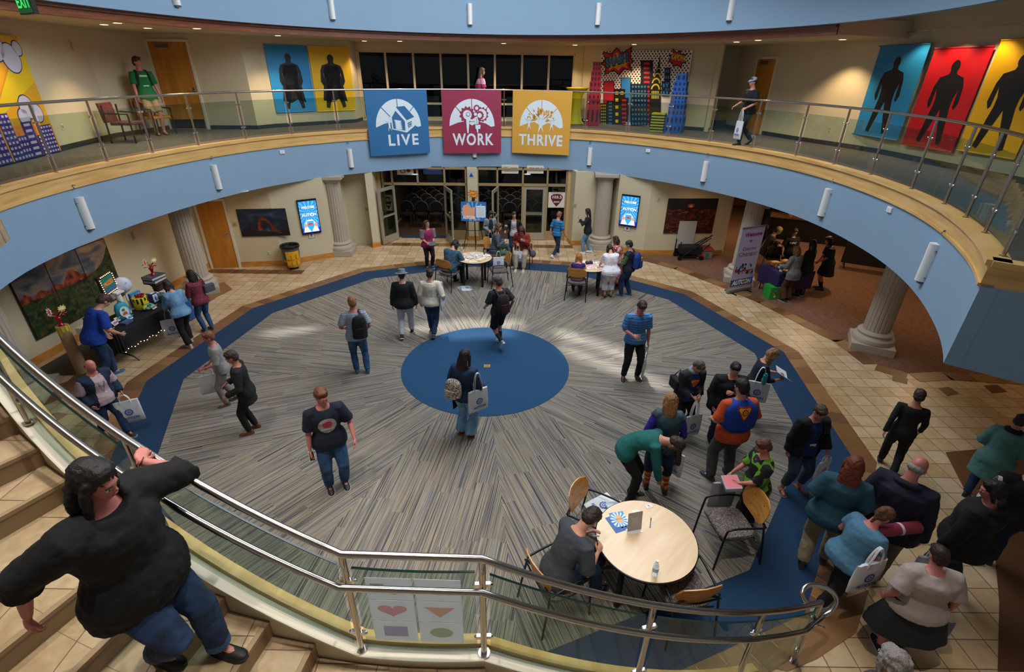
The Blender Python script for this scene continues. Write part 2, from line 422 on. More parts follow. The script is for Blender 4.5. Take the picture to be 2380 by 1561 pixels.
def striped_carpet():
    m = bpy.data.materials.new('striped_carpet'); m.use_nodes = True; nt = m.node_tree; b = nt.nodes['Principled BSDF']; L = nt.links
    uv = nt.nodes.new('ShaderNodeTexCoord')
    sp = nt.nodes.new('ShaderNodeSeparateXYZ'); L.new(uv.outputs['UV'], sp.inputs[0])
    def math_(op, a, bb=None):
        q = nt.nodes.new('ShaderNodeMath'); q.operation = op
        for i, v in enumerate((a, bb)):
            if v is None: continue
            if isinstance(v, (int, float)): q.inputs[i].default_value = v
            else: L.new(v, q.inputs[i])
        return q.outputs[0]
    # planks 0.25 m wide and 1 m long, each row shifted
    row = math_('FLOOR', math_('DIVIDE', sp.outputs['Y'], 0.25))
    wn = nt.nodes.new('ShaderNodeTexWhiteNoise'); wn.noise_dimensions = '1D'; L.new(row, wn.inputs['W'])
    col = math_('FLOOR', math_('ADD', sp.outputs['X'], wn.outputs['Value']))
    cb = nt.nodes.new('ShaderNodeCombineXYZ'); L.new(col, cb.inputs[0]); L.new(row, cb.inputs[1])
    wn2 = nt.nodes.new('ShaderNodeTexWhiteNoise'); wn2.noise_dimensions = '2D'; L.new(cb.outputs[0], wn2.inputs['Vector'])
    sh = math_('MULTIPLY', wn2.outputs['Value'], 37.0)
    v2 = nt.nodes.new('ShaderNodeCombineXYZ'); L.new(math_('ADD', math_('MULTIPLY', sp.outputs['X'], 0.45), sh), v2.inputs[0]); L.new(math_('MULTIPLY', sp.outputs['Y'], 62.0), v2.inputs[1]); L.new(sh, v2.inputs[2])
    n = nt.nodes.new('ShaderNodeTexNoise'); n.inputs['Scale'].default_value = 1.0; n.inputs['Detail'].default_value = 3.0; n.inputs['Roughness'].default_value = 0.65
    L.new(v2.outputs[0], n.inputs['Vector'])
    cr = nt.nodes.new('ShaderNodeValToRGB'); e = cr.color_ramp.elements
    st = [(0.24, '#191a20'), (0.37, '#2e3446'), (0.43, '#605b53'), (0.49, '#766d60'), (0.55, '#9b907b'), (0.60, '#6c6b6c'), (0.66, '#475370'), (0.76, '#aca089')]
    while len(e) < len(st): e.new(0.5)
    for i, (p, c) in enumerate(st): e[i].position = p; e[i].color = (*lin(c), 1)
    L.new(n.outputs['Fac'], cr.inputs['Fac']); L.new(cr.outputs['Color'], b.inputs['Base Color'])
    b.inputs['Roughness'].default_value = 0.92
    bp = nt.nodes.new('ShaderNodeBump'); bp.inputs['Strength'].default_value = 0.25; bp.inputs['Distance'].default_value = 0.003
    L.new(n.outputs['Fac'], bp.inputs['Height']); L.new(bp.outputs[0], b.inputs['Normal'])
    return m
STRIPE = striped_carpet()
GALC = ramp_mat('grey_gallery_carpet', [(0.3, '#453c38'), (0.45, '#5c514b'), (0.55, '#6a625e'), (0.7, '#4c4a4e')], (1.2, 9, 1), 6, 0.95, 5.0)
SIDEC = ramp_mat('brown_side_carpet', [(0.32, '#51372a'), (0.46, '#6b4a38'), (0.56, '#7d5a44'), (0.7, '#5a4437')], (2.5, 12, 1), 3.5, 0.95, 5.0)
DARKC = ramp_mat('dark_grey_carpet', [(0.3, '#33302c'), (0.5, '#4b453d'), (0.7, '#3c3a38')], (4, 4, 1), 8, 0.95, 5.0)

# ---- lower floor
fl = MB(); fl.box(-16, -9, -0.30, 17, 24, 0.0, TILE); struct('floor', fl)
def ngon(Rv, ph=0.37, n=12): return [(CX + Rv * math.cos(R(173 + ph + 30 * i)), CY - Rv * math.sin(R(173 + ph + 30 * i))) for i in range(n)]
P12 = ngon(6.352); PB = ngon(6.352 + 0.34); PI_ = ngon(6.352 - 0.66)
b = MB()
def ringpoly(mb, A, B, z, m, tops=None):
    n = len(A); vs = [(*p, z) for p in A] + [(*p, z) for p in B]
    fs = [(i, (i + 1) % n, (i + 1) % n + n, i + n) for i in range(n)]
    Ax = sum(A[i][0] * A[(i + 1) % n][1] - A[(i + 1) % n][0] * A[i][1] for i in range(n))
    mb.add(vs, fs if Ax < 0 else [f[::-1] for f in fs], m)
# brown tile border laid in alternating tones
for i in range(12):
    a0, a1, b0, b1 = np.array(PB[i]), np.array(PB[(i + 1) % 12]), np.array(P12[i]), np.array(P12[(i + 1) % 12])
    k = 11; rnd = random.Random(i)
    for j in range(k):
        t0, t1 = j / k, (j + 1) / k; g = 0.0015
        q = [b0 + (b1 - b0) * (t0 + g), b0 + (b1 - b0) * (t1 - g), a0 + (a1 - a0) * (t1 - g), a0 + (a1 - a0) * (t0 + g)]
        b.prism(q, 0.0005, 0.004, [mat('#8d6741', 0.4, var=0.16, scale=9), mat('#7b5534', 0.4, var=0.16, scale=9), mat('#6e4b31', 0.4, var=0.16, scale=9)][rnd.choice([0, 0, 1, 1, 2])], top_only=True)
o = struct('floor', b)
b = MB(); b.prism(P12, 0, 0.007, NAVY, top_only=True); o = struct('floor', b)
cp = MB(); uvs = []
for i in range(12):
    # sector vertices with plank coordinates along its own bisector
    tri = [(CX, CY), PI_[i], PI_[(i + 1) % 12]]; mid = ((tri[1][0] + tri[2][0]) / 2 - CX, (tri[1][1] + tri[2][1]) / 2 - CY); L_ = math.hypot(*mid); ex = (mid[0] / L_, mid[1] / L_)
    A = (tri[1][0] - CX) * (tri[2][1] - CY) - (tri[2][0] - CX) * (tri[1][1] - CY)
    if A < 0: tri = [tri[0], tri[2], tri[1]]
    cp.add([(*p, 0.012) for p in tri], [(0, 1, 2)])
    for p in tri:
        dx, dy = p[0] - CX, p[1] - CY; uvs.append((dx * ex[0] + dy * ex[1] + 10 * i, -dx * ex[1] + dy * ex[0] + 3.0 * i + 50))
o = struct('floor', cp, STRIPE)
uvl = o.data.uv_layers.new(name='UVMap')
for i, l in enumerate(o.data.loops): uvl.data[i].uv = uvs[l.vertex_index]
b = MB(); b.prism([(CX + 1.66 * math.cos(R(a)), CY + 1.66 * math.sin(R(a))) for a in range(0, 360, 4)], 0, 0.017, DISCM, top_only=True); struct('floor', b)
# brass floor box in the disc
px, py = at(1132, 852); t = thing('floor_plaque', 'small square brass plaque set in the middle of the blue round carpet', 'plaque', (px, py, 0.017))
b = MB(); b.box(-0.062, -0.055, 0, 0.062, 0.055, 0.006, mat('#c9a566', 0.35, 0.5)); b.build('frame', parent=t)
b = MB(); b.box(-0.04, -0.035, 0.006, 0.04, 0.035, 0.008, mat('#a98a50', 0.45, 0.4)); b.build('lid', parent=t)
# side carpets outside the tile walk
edge = [at(*q) for q in ((1430, 588), (1497, 598), (1580, 620), (1689, 661), (1781, 699), (1912, 765), (1964, 790), (2039, 846))]
edge2 = [at(*q) for q in ((2111, 868), (2188, 864), (2316, 873))]
b = MB(); b.prism(edge + edge2 + [(16.5, 8.35), (16.5, 23), (7.0, 23), (7.0, 16.0), (4.2, 15.9)], 0, 0.006, SIDEC, top_only=True); struct('floor', b)
# brown tile row along that carpet
b = MB(); row = edge + edge2 + [(16.5, 8.35)]
for i in range(1, len(row) - 1):
    p, q = np.array(row[i]), np.array(row[i + 1]); d = (q - p); L_ = np.linalg.norm(d); d /= L_; nrm = np.array([d[1], -d[0]]); k = max(1, int(L_ / 0.42))
    for j in range(k):
        a, c = p + d * L_ * j / k, p + d * (L_ * (j + 1) / k - 0.006)
        b.prism([a + nrm * 0.0, c + nrm * 0.0, c + nrm * 0.3, a + nrm * 0.3], 0.0005, 0.008, mat(['#8a6440', '#734c2e', '#946d44', '#6a452c'][(i * 3 + j) % 4], 0.4, var=0.14, scale=9), top_only=True)
struct('floor', b)
b = MB()
lc = [at(*q) for q in ((60, 882), (240, 868), (228, 800), (190, 800), (92, 846))]
b.prism([(-9.2, 7.9), (-7.9, 8.05), (-8.3, 9.9), (-9.0, 10.0)], 0, 0.006, DARKC, top_only=True); struct('floor', b)
# brown tile points under the left columns, scattered dark accent tiles
b = MB()
def quad_px(pts, m, z=0.005): b.prism([at(*q) for q in pts], 0.0005, z, m, top_only=True)
quad_px([(455, 672), (520, 655), (541, 672), (505, 690), (470, 712), (448, 690)], mat('#8a6440', 0.4, var=0.12))
quad_px([(0, 960), (100, 905), (175, 880), (200, 905), (95, 945), (0, 985)], mat('#7a5636', 0.4, var=0.15))
quad_px([(105, 970), (133, 958), (160, 962), (128, 982)], mat('#6a452c', 0.4, var=0.15))
quad_px([(0, 940), (60, 915), (140, 902), (175, 870), (215, 865), (205, 880), (150, 925), (60, 945), (0, 962)], mat('#6a482e', 0.4, var=0.15), 0.0055)
for q in ([(2075, 872), (2110, 880), (2108, 893), (2073, 884)], [(2180, 902), (2206, 899), (2230, 915), (2202, 921)], [(2285, 896), (2318, 894), (2342, 911), (2306, 914)]):
    quad_px(q, mat('#6a452c', 0.4, var=0.15))
quad_px([(2197, 1051), (2290, 1042), (2380, 1032), (2380, 1180), (2310, 1190), (2240, 1135)], mat('#6a472c', 0.4, var=0.18))
quad_px([(2310, 1270), (2322, 1400), (2318, 1560), (2420, 1560), (2420, 1240), (2330, 1230)], mat('#5c3d28', 0.4, var=0.18))
quad_px([(1915, 1400), (1965, 1390), (2020, 1370), (1990, 1470), (1900, 1530), (1830, 1560), (1770, 1545)], mat('#86603c', 0.4, var=0.16))
# brown threshold row in front of the far glass and along the left door wall
for i in range(20):
    x0 = -4.4 + 0.32 * i
    b.prism([(x0, 16.1 + 0.0), (x0 + 0.31, 16.1), (x0 + 0.31, 16.4), (x0, 16.4)], 0.0005, 0.005, mat(['#8a6440', '#734c2e', '#6a452c'][(i * 7) % 3], 0.4, var=0.14), top_only=True)
for i in range(8):
    x0 = -8.75 + 0.34 * i; b.prism([(x0, 13.35), (x0 + 0.33, 13.4), (x0 + 0.33, 13.7), (x0, 13.65)], 0.0005, 0.005, mat(['#734c2e', '#6a452c', '#5e3f2a'][i % 3], 0.4, var=0.14), top_only=True)
struct('floor', b)

# ---- gallery slab, fascias, wood lip
inner = ringpts(0.14, a1=222, n=150)
end = (4.889, 4.88); out_r = (9.0, 1.8)
slab_pts = inner + [(-7.3, 3.2), (-14.5, 3.2), (-14.5, 23), (16, 23), (16, -3.4), (9.9, -1.0), (out_r[0] + 0.9, out_r[1] - 0.6), ]
# slab ring: from the right corner outward, round the back, to the left stair head
b = MB(); e0 = ring(-38.2, 0.14)
_P0 = np.array(ring(-38.2)); _d = np.array([0.80, -0.60]); _t = np.array([0.6, 0.8]) * 0.12
sp_ = [tuple(_P0 + _t + _d * 0.02)] + ringpts(0.12, a0=-36.5, a1=222, n=150) + [(-6.3, 4.2), (-7.3, 3.0), (-14.5, 3.0), (-14.5, 23.0), (16.0, 23.0), (16.0, -3.3), tuple(_P0 + _t + _d * 6.5)]
b.prism(sp_, ZC1, Z2 - 0.001, None); o = struct('ceiling', b, CREAM)
b = MB(); b.prism(sp_, 0, Z2 + 0.004, GALC, top_only=True); struct('floor', b)
b = MB(); band(b, ringpts(0.0), ringpts(0.14), ZC1 - 0.02, ZLIP, None); struct('wall_atrium', b, BLUEW, smooth=True)
b = MB(); band(b, ringpts(-0.015), ringpts(0.15), ZLIP, Z2 - 0.04); band(b, ringpts(-0.05), ringpts(0.15), Z2 - 0.05, Z2 + 0.012); band(b, ringpts(-0.035), ringpts(0.1), ZLIP - 0.015, ZLIP + 0.02)
struct('trim_1', b, MAPLE)
# return wall where the opening ends on the right
P0 = ring(-38.2); d = np.array([0.80, -0.60]); d /= np.linalg.norm(d); nn = np.array([d[1], -d[0]])
P0 = np.array(P0); Q0 = P0 + d * 6.5; th = 0.14 * np.array([-d[1], d[0]])
b = MB(); b.prism([P0, Q0, Q0 + th, P0 + th], ZC1 - 0.02, ZLIP); struct('wall_right', b, BLUEW)
b = MB(); b.prism([P0, Q0, Q0 + th, P0 + th], ZLIP, Z2 - 0.04); g = -0.035 * np.array([-d[1], d[0]])
b.prism([P0 + g, Q0 + g, Q0 + th, P0 + th], Z2 - 0.05, Z2 + 0.012); struct('trim_2', b, MAPLE)

# ---- upper fascia and roof
_up_in = [ring(a, 0.0) for a in np.linspace(-38.2, 222, 150)]
up = ringpts(0.0, -38.2, 222, 150)
arc = [(RCX + 7.1 * math.cos(R(a)), RCY + 8.0 * math.sin(R(a))) for a in np.linspace(226, 318, 30)]
full = up + arc + [up[0]]
def offp(pts, k): return [(RCX + (x - RCX) * k, RCY + (y - RCY) * k) for x, y in pts]
b = MB(); band(b, full, offp(full, 1.02), ZF3, ROOF_Z); struct('wall_atrium', b, BLUEW, smooth=True)
part = ringpts(0.0, 21, 222, 120) + arc
b = MB(); band(b, offp(part, 1.03), offp(part, 1.042), ZC2, ZF3 + 0.06); band(b, offp(part, 1.022), offp(part, 1.05), ZF3 - 0.055, ZF3); struct('trim_3', b, CHERRY)
b = MB(); vs = []; band(b, offp(part, 1.035), [(RCX + (x - RCX) * 2.1, RCY + (y - RCY) * 2.1) for x, y in part], ZC2, ZC2 + 0.3); struct('ceiling', b, mat('#c3b596', 0.8))
# unseen roof; its slots are shaped to throw the sun patches on the floor
slots = []
def slot(pts): slots.append([np.array(at(*q)) - np.array([SUN_DIR.x, SUN_DIR.y]) * ROOF_Z for q in pts])
slot([(940, 758), (1080, 742), (1215, 746), (1210, 764), (1120, 766), (1000, 778), (940, 775)])
slot([(1030, 773), (1190, 768), (1205, 782), (1040, 790)])
slot([(590, 775), (690, 763), (760, 760), (720, 772), (640, 784)])
slot([(1288, 765), (1330, 772), (1420, 800), (1500, 838), (1470, 848), (1380, 812), (1300, 788)])
slot([(1300, 800), (1370, 822), (1450, 850), (1560, 890), (1545, 912), (1480, 892), (1400, 858), (1310, 822)])
b = MB()
gx = np.linspace(-9.5, 8.5, 19); gy = np.linspace(-1.2, 19, 20)
def inside(p, poly):
    c = False; n = len(poly)
    for i in range(n):
        a, q = poly[i], poly[i - 1]
        if (a[1] > p[1]) != (q[1] > p[1]) and p[0] < (q[0] - a[0]) * (p[1] - a[1]) / (q[1] - a[1]) + a[0]: c = not c
    return c
outer = [(-12, -3), (12, -3), (12, 21), (-12, 21)]
loops = [[Vector((x, y, 0)) for x, y in outer]] + [[Vector((p[0], p[1], 0)) for p in s_[::-1]] for s_ in slots]
flat = [(v.x, v.y, ROOF_Z) for l in loops for v in l]
b.add(flat, [tuple(t_) for t_ in tessellate_polygon(loops)]); o = struct('ceiling', b, mat('#e8e8e8', 0.9)); q_ = o.modifiers.new('s', 'SOLIDIFY'); q_.thickness = 0.05; q_.offset = 0

# ---- lower walls
def wall(name, pts, z0, z1, m, t=0.14, closed=False):
    """wall along plan points, seen face on the given line, thickness behind it"""
    b = MB(); n = len(pts); P = [np.array(p, float) for p in pts]; O = []
    for i in range(n):
        ds = []
        if i > 0: v = P[i] - P[i - 1]; ds.append(v / np.linalg.norm(v))
        if i < n - 1: v = P[i + 1] - P[i]; ds.append(v / np.linalg.norm(v))
        tt = sum(ds); tt /= np.linalg.norm(tt); nr = np.array([-tt[1], tt[0]]); c = max(0.5, abs(nr @ np.array([-ds[0][1], ds[0][0]])))
        O.append(P[i] + nr * t / c)
    band(b, P, O, z0, z1); o = b.build(name, m); o['kind'] = 'structure'; return o
LW = [(-9.68, 4.0), (-9.32, 8.4), (-8.98, 12.62), (-8.85, 13.76), (-6.82, 14.06), (-5.60, 14.85), (-5.42, 16.2), (-4.66, 16.25), (-4.6, 15.85), (-4.40, 15.95), (-4.48, 16.78)]
LW2 = [(1.84, 16.95), (1.95, 16.40), (3.20, 16.62), (3.27, 16.0), (4.17, 15.53), (6.78, 15.69), (6.9, 15.9), (6.9, 22.8)]
HB = 0.16
wall('wall_left', LW[:4], 0, ZC1, CREAM); wall('wall_back_left', LW[3:], 0, ZC1, CREAM); wall('wall_back_right', LW2, 0, ZC1, CREAM)
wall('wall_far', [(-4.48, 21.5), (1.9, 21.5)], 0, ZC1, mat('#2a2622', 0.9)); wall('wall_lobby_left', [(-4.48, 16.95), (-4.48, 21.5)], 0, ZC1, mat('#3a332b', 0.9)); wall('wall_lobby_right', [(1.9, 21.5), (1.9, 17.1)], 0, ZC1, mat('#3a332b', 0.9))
wall('wall_far_right', [(6.9, 22.5), (15.8, 22.5), (15.8, -3.0)], 0, ZC1, mat('#8a6a45', 0.9))
wall('baseboard_left', [(p[0] + 0.02, p[1] - 0.012) for p in LW[:4]], 0, HB, BASEW, 0.03)
# baseboard pieces, leaving the door opening free
def basebd(name, pts, z0=0.0, h=HB, m=None, off=0.02):
    P = [np.array(p, float) for p in pts]; O = []
    for i in range(len(P)):
        ds = []
        if i > 0: v = P[i] - P[i - 1]; ds.append(v / np.linalg.norm(v))
        if i < len(P) - 1: v = P[i + 1] - P[i]; ds.append(v / np.linalg.norm(v))
        tt = sum(ds); tt /= np.linalg.norm(tt); O.append(P[i] - np.array([-tt[1], tt[0]]) * off)
    b = MB(); band(b, O, P, z0, z0 + h); return struct(name, b, m or BASEW)
dA, dB = at(489, 623), at(556, 620)
def lerp(P, Q, t): return (P[0] + (Q[0] - P[0]) * t, P[1] + (Q[1] - P[1]) * t)
DW0, DW1 = (-8.85, 13.76), (-6.82, 14.06)
basebd('baseboard_back', [lerp(DW0, DW1, 0.44), DW1, LW[5], (-5.5, 15.6)]); basebd('baseboard_back', [(-4.66, 16.25), (-4.6, 15.85), (-4.40, 15.95), (-4.46, 16.7)])
basebd('baseboard_right', [(1.86, 16.9), (1.95, 16.40), (3.20, 16.62)]); basebd('baseboard_right', [(3.27, 16.0), (4.17, 15.53), (6.78, 15.69)])
def door(name, P, Q, t0, t1, z0, h, label_handle=True, leafm=None, fr=None, kick=False, closer=False, off=0.012):
    """closed slab door with frame on wall P-Q between t0 and t1"""
    p, q = np.array(lerp(P, Q, t0)), np.array(lerp(P, Q, t1)); d = (q - p); W_ = np.linalg.norm(d); d /= W_; n = np.array([d[1], -d[0]])
    M = Matrix(((d[0], -n[0], 0, p[0] + n[0] * off), (d[1], -n[1], 0, p[1] + n[1] * off), (0, 0, 1, z0), (0, 0, 0, 1)))
    b = MB(); f = 0.06
    b.box(-f, -0.03, 0, 0, 0.02, h + f, M=M); b.box(W_, -0.03, 0, W_ + f, 0.02, h + f, M=M); b.box(0, -0.03, h, W_, 0.02, h + f, M=M)
    fo = b.build(name, fr or OFFW); fo['kind'] = 'structure'
    b = MB(); b.box(0.004, -0.016, 0.006, W_ - 0.004, 0.02, h - 0.004, M=M); leaf = b.build('door_leaf', leafm or OAKD, fo)
    b = MB(); b.box(W_ - 0.12, -0.024, 0.93, W_ - 0.06, -0.016, 1.07, M=M); b.tube([M @ Vector((W_ - 0.09, -0.02, 1.0)), M @ Vector((W_ - 0.09, -0.065, 1.0)), M @ Vector((W_ - 0.2, -0.07, 1.0))], 0.01, 8); b.build('handle', CHROME, fo)
    if kick: b = MB(); b.box(0.03, -0.019, 0.03, W_ - 0.03, -0.016, 0.27, M=M); b.build('kick_plate', mat('#4b443c', 0.35, 0.8), fo)
    if closer: b = MB(); b.box(0.18, -0.07, h - 0.14, 0.5, -0.016, h - 0.05, M=M); b.build('door_closer', mat('#6d675e', 0.4, 0.6), fo)
    return fo, M, W_
door('door_1', DW0, DW1, 0.055, 0.40, 0, 1.93)
# ---- glazed lobby front
def frame_bar(mb, P, Q, x0, x1, z0, z1, t=0.05, m=None):
    P = np.array(P); Q = np.array(Q); d = Q - P; d = d / np.linalg.norm(d); n = np.array([d[1], -d[0]])
    M = Matrix(((d[0], -n[0], 0, P[0]), (d[1], -n[1], 0, P[1]), (0, 0, 1, 0), (0, 0, 0, 1))); mb.box(x0, -t, z0, x1, t, z1, m, M)
G0, G1 = (-4.47, 16.82), (1.86, 16.98)
GL = math.hypot(G1[0] - G0[0], G1[1] - G0[1])
def gx(px, py): w = onwall(px, py, G0, G1); return float(np.hypot(w[0] - G0[0], w[1] - G0[1])), float(w[2])
FRM = mat('#a88f66', 0.45, 0.2, name='bronze_window_frame')
px_c0, px_c1 = gx(1088, 470)[0], gx(1111, 470)[0]
b = MB(); frame_bar(b, G0, G1, px_c0, px_c1, 0, ZC1, 0.12); struct('wall_far_pier', b, CREAM)
b = MB(); frame_bar(b, G0, G1, px_c0 - 0.02, px_c1 + 0.02, 0, HB, 0.135); struct('baseboard_far', b, BASEW)
zt = gx(1000, 427)[1]
b = MB()
muls = [gx(x, 470)[0] for x in (872, 917, 975, 1036)] + [px_c0 - 0.05, px_c1 + 0.0] + [gx(x, 470)[0] for x in (1156, 1214, 1270, 1314)]
for x in muls: frame_bar(b, G0, G1, x - 0.03, x + 0.03, zt if x in (muls[2],) else 0, ZC1)
for (x0, x1) in ((muls[0], px_c0), (px_c1, muls[9])):
    frame_bar(b, G0, G1, x0, x1, zt - 0.04, zt + 0.04); frame_bar(b, G0, G1, x0, x1, ZC1 - 0.06, ZC1)
for (x0, x1) in ((muls[0], muls[1]), (muls[3], px_c0), (px_c1, muls[6]), (muls[8], muls[9])): frame_bar(b, G0, G1, x0, x1, 0, 0.32, 0.03)
w = struct('window_1', b, FRM)
b = MB()
for (x0, x1, z0) in ((muls[0], muls[1], 0.32), (muls[3], px_c0, 0.32), (px_c1, muls[6], 0.32), (muls[8], muls[9], 0.32)): frame_bar(b, G0, G1, x0, x1, z0, zt, 0.004)
for i in (0, 1, 2, 3, 5, 6, 7, 8): frame_bar(b, G0, G1, muls[i], muls[i + 1] if i != 3 else px_c0, zt, ZC1, 0.004)
b.build('pane', glass('#c9d2cc'), w)
# cream jamb strips beside the glazing
b = MB(); frame_bar(b, G0, G1, -0.16, 0.10, 0, ZC1, 0.10); struct('trim_4', b, mat('#c6a66f', 0.5))
b = MB(); frame_bar(b, G0, G1, muls[9] + 0.03, GL + 0.12, 0, ZC1, 0.10); struct('trim_5', b, mat('#c6a66f', 0.5))
def glazed_door(name, hinge, W_, ang, flip=1):
    """aluminium glass door; hinge plan point, leaf direction angle in degrees"""
    d = np.array([math.cos(R(ang)), math.sin(R(ang))]); n = np.array([-d[1], d[0]]) * flip
    M = Matrix(((d[0], n[0], 0, hinge[0]), (d[1], n[1], 0, hinge[1]), (0, 0, 1, 0), (0, 0, 0, 1)))
    H = zt - 0.05; f = 0.1; b = MB()
    for q in ((0, 0.02, f, H), (W_ - f, 0.02, W_, H), (f, 0.02, W_ - f, 0.26), (f, H - f, W_ - f, H), (f, 0.88, W_ - f, 0.94)): b.box(q[0], -0.025, q[1], q[2], 0.025, q[3], M=M)
    o = b.build(name, mat('#b9b2a2', 0.4, 0.5)); o['kind'] = 'structure'
    b = MB(); b.box(f, -0.004, 0.26, W_ - f, 0.004, 0.88, M=M); b.box(f, -0.004, 0.94, W_ - f, 0.004, H - f, M=M); b.build('pane', glass('#c9d2cc'), o)
    b = MB(); b.tube([M @ Vector((f, -0.07, 0.98)), M @ Vector((W_ - f, -0.07, 0.98))], 0.018, 8); b.build('push_bar', mat('#4c463c', 0.4, 0.6), o)
    b = MB()
    b.tube([M @ Vector((W_ - 0.06, 0.025, 0.85)), M @ Vector((W_ - 0.06, 0.09, 0.86)), M @ Vector((W_ - 0.06, 0.09, 1.12)), M @ Vector((W_ - 0.06, 0.025, 1.13))], 0.011, 8); b.build('pull_handle', CHROME, o)
    return o
def gpt(x): d = (np.array(G1) - G0) / GL; return np.array(G0) + d * x
glazed_door('door_2', gpt(muls[1] + 0.03), 0.80, -118); glazed_door('door_3', gpt(muls[3] - 0.03), 0.80, -66, -1)
glazed_door('door_4', gpt(muls[6] + 0.03), 0.78, -102); glazed_door('door_5', gpt(muls[8] - 0.03), muls[8] - muls[7] - 0.06, 181, -1)
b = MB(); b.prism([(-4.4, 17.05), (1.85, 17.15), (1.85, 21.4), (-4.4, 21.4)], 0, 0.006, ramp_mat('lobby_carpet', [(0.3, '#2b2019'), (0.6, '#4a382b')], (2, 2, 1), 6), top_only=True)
b.prism([(-3.9, 16.95), (-1.7, 17.0), (-1.7, 17.3), (-3.9, 17.25)], 0, 0.01, NAVY, top_only=True); b.prism([(-0.6, 17.0), (1.2, 17.05), (1.2, 17.3), (-0.6, 17.25)], 0, 0.01, NAVY, top_only=True); struct('floor', b)

# ---- gallery walls
UW1 = [(-8.9, 5.2), (-9.4, 10.0), (-9.5, 10.92), (-10.0, 13.35), (-9.85, 15.35), (-7.47, 15.62), (-7.22, 16.12), (-5.285, 18.04), (-5.28, 18.85)]
UW2 = [(2.30, 19.62), (2.32, 19.55), (6.05, 16.85)]
UW3 = [(7.05, 19.6), (7.05, 18.2), (7.45, 16.15), (7.76, 15.03)]
crease = at(1983, 347, Z2)
UW4 = [(7.76, 15.03), crease, at(2051, 359, Z2), at(2380, 429, Z2), (9.5, 4.0), (9.9, 1.0)]
wall('wall_left', UW1[:5], Z2, ZC2, CREAM); wall('wall_back_left', UW1[4:], Z2, ZC2, CREAM); wall('wall_back_right', UW2, Z2, ZC2, CREAM)
wall('wall_right', UW3[1:], Z2, ZC2, CREAM); wall('wall_right', UW4, Z2, ROOF_Z - 0.1, CREAM)
wall('wall_alcove', [(6.05, 16.85), (6.0, 19.7), (8.2, 19.7)], Z2, ZC2, CREAM)
def ubase(n_, pts): basebd(n_, pts, Z2, 0.11, mat('#2c3034', 0.6), 0.012)
ubase('baseboard_left', UW1[:5]); ubase('baseboard_back', [lerp(UW1[4], UW1[5], 0.46)] + UW1[5:]); ubase('baseboard_right', UW2[1:]); ubase('baseboard_right', UW3[1:] + UW4[1:])
ubase('baseboard_alcove', [(6.05, 16.85), (6.0, 19.7), (8.2, 19.7)])
def wt(px, py, P, Q): w_ = onwall(px, py, P, Q); return float((w_[:2] - np.array(P)) @ (np.array(Q) - P) / np.dot(np.array(Q) - P, np.array(Q) - P)), float(w_[2])
tA = wt(372, 200, UW1[4], UW1[5])[0]; tB = wt(458, 200, UW1[4], UW1[5])[0]
door('door_6', UW1[4], UW1[5], tA, tB, Z2, 2.17, kick=True, closer=True)
tA = wt(1741, 200, UW3[2], UW3[3])[0]; tB = wt(1775, 200, UW3[2], UW3[3])[0]
door('door_7', UW3[1], UW3[2], 0.52, 0.93, Z2, 2.0, closer=True)
# window band of the upper meeting room
W0, W1 = (-5.28, 18.85), (2.30, 19.62); WL = math.hypot(W1[0] - W0[0], W1[1] - W0[1])
def wx(px, py): w_ = onwall(px, py, W0, W1); return float(np.hypot(w_[0] - W0[0], w_[1] - W0[1])) , float(w_[2])
zt2 = wx(1080, 123)[1]; zb2 = wx(1000, 277)[1]
b = MB(); xs = [wx(x, 160)[0] for x in (836, 898, 962, 1025, 1088, 1150, 1213, 1275, 1333)]
WFR = mat('#c2ae8c', 0.5)
for x in xs: frame_bar(b, W0, W1, x - 0.035, x + 0.035, Z2 + 0.1, zt2)
for z in (Z2 + 0.1, Z2 + 0.55, zt2): frame_bar(b, W0, W1, xs[0], xs[-1], z - 0.03, z + 0.035)
w2 = struct('window_2', b, WFR)
b = MB(); frame_bar(b, W0, W1, xs[0], xs[-1], Z2 + 0.1, zt2, 0.004); b.build('pane', glass('#a9b0b0'), w2)
b = MB(); frame_bar(b, W0, W1, 0, xs[0] - 0.03, Z2, ZC2); frame_bar(b, W0, W1, xs[-1] + 0.03, WL, Z2, ZC2); frame_bar(b, W0, W1, xs[0] - 0.03, xs[-1] + 0.03, zt2 + 0.03, ZC2); frame_bar(b, W0, W1, xs[0] - 0.03, xs[-1] + 0.03, Z2, Z2 + 0.07)
struct('wall_far', b, CREAM)
b = MB(); b.box(-6.2, 19.9, Z2, -6.1, 22.9, ZC2); b.box(-6.2, 22.8, Z2, 3.9, 22.9, ZC2); b.box(3.8, 19.0, Z2, 3.9, 22.9, ZC2); struct('wall_meeting_room', b, mat('#3d352b', 0.9))
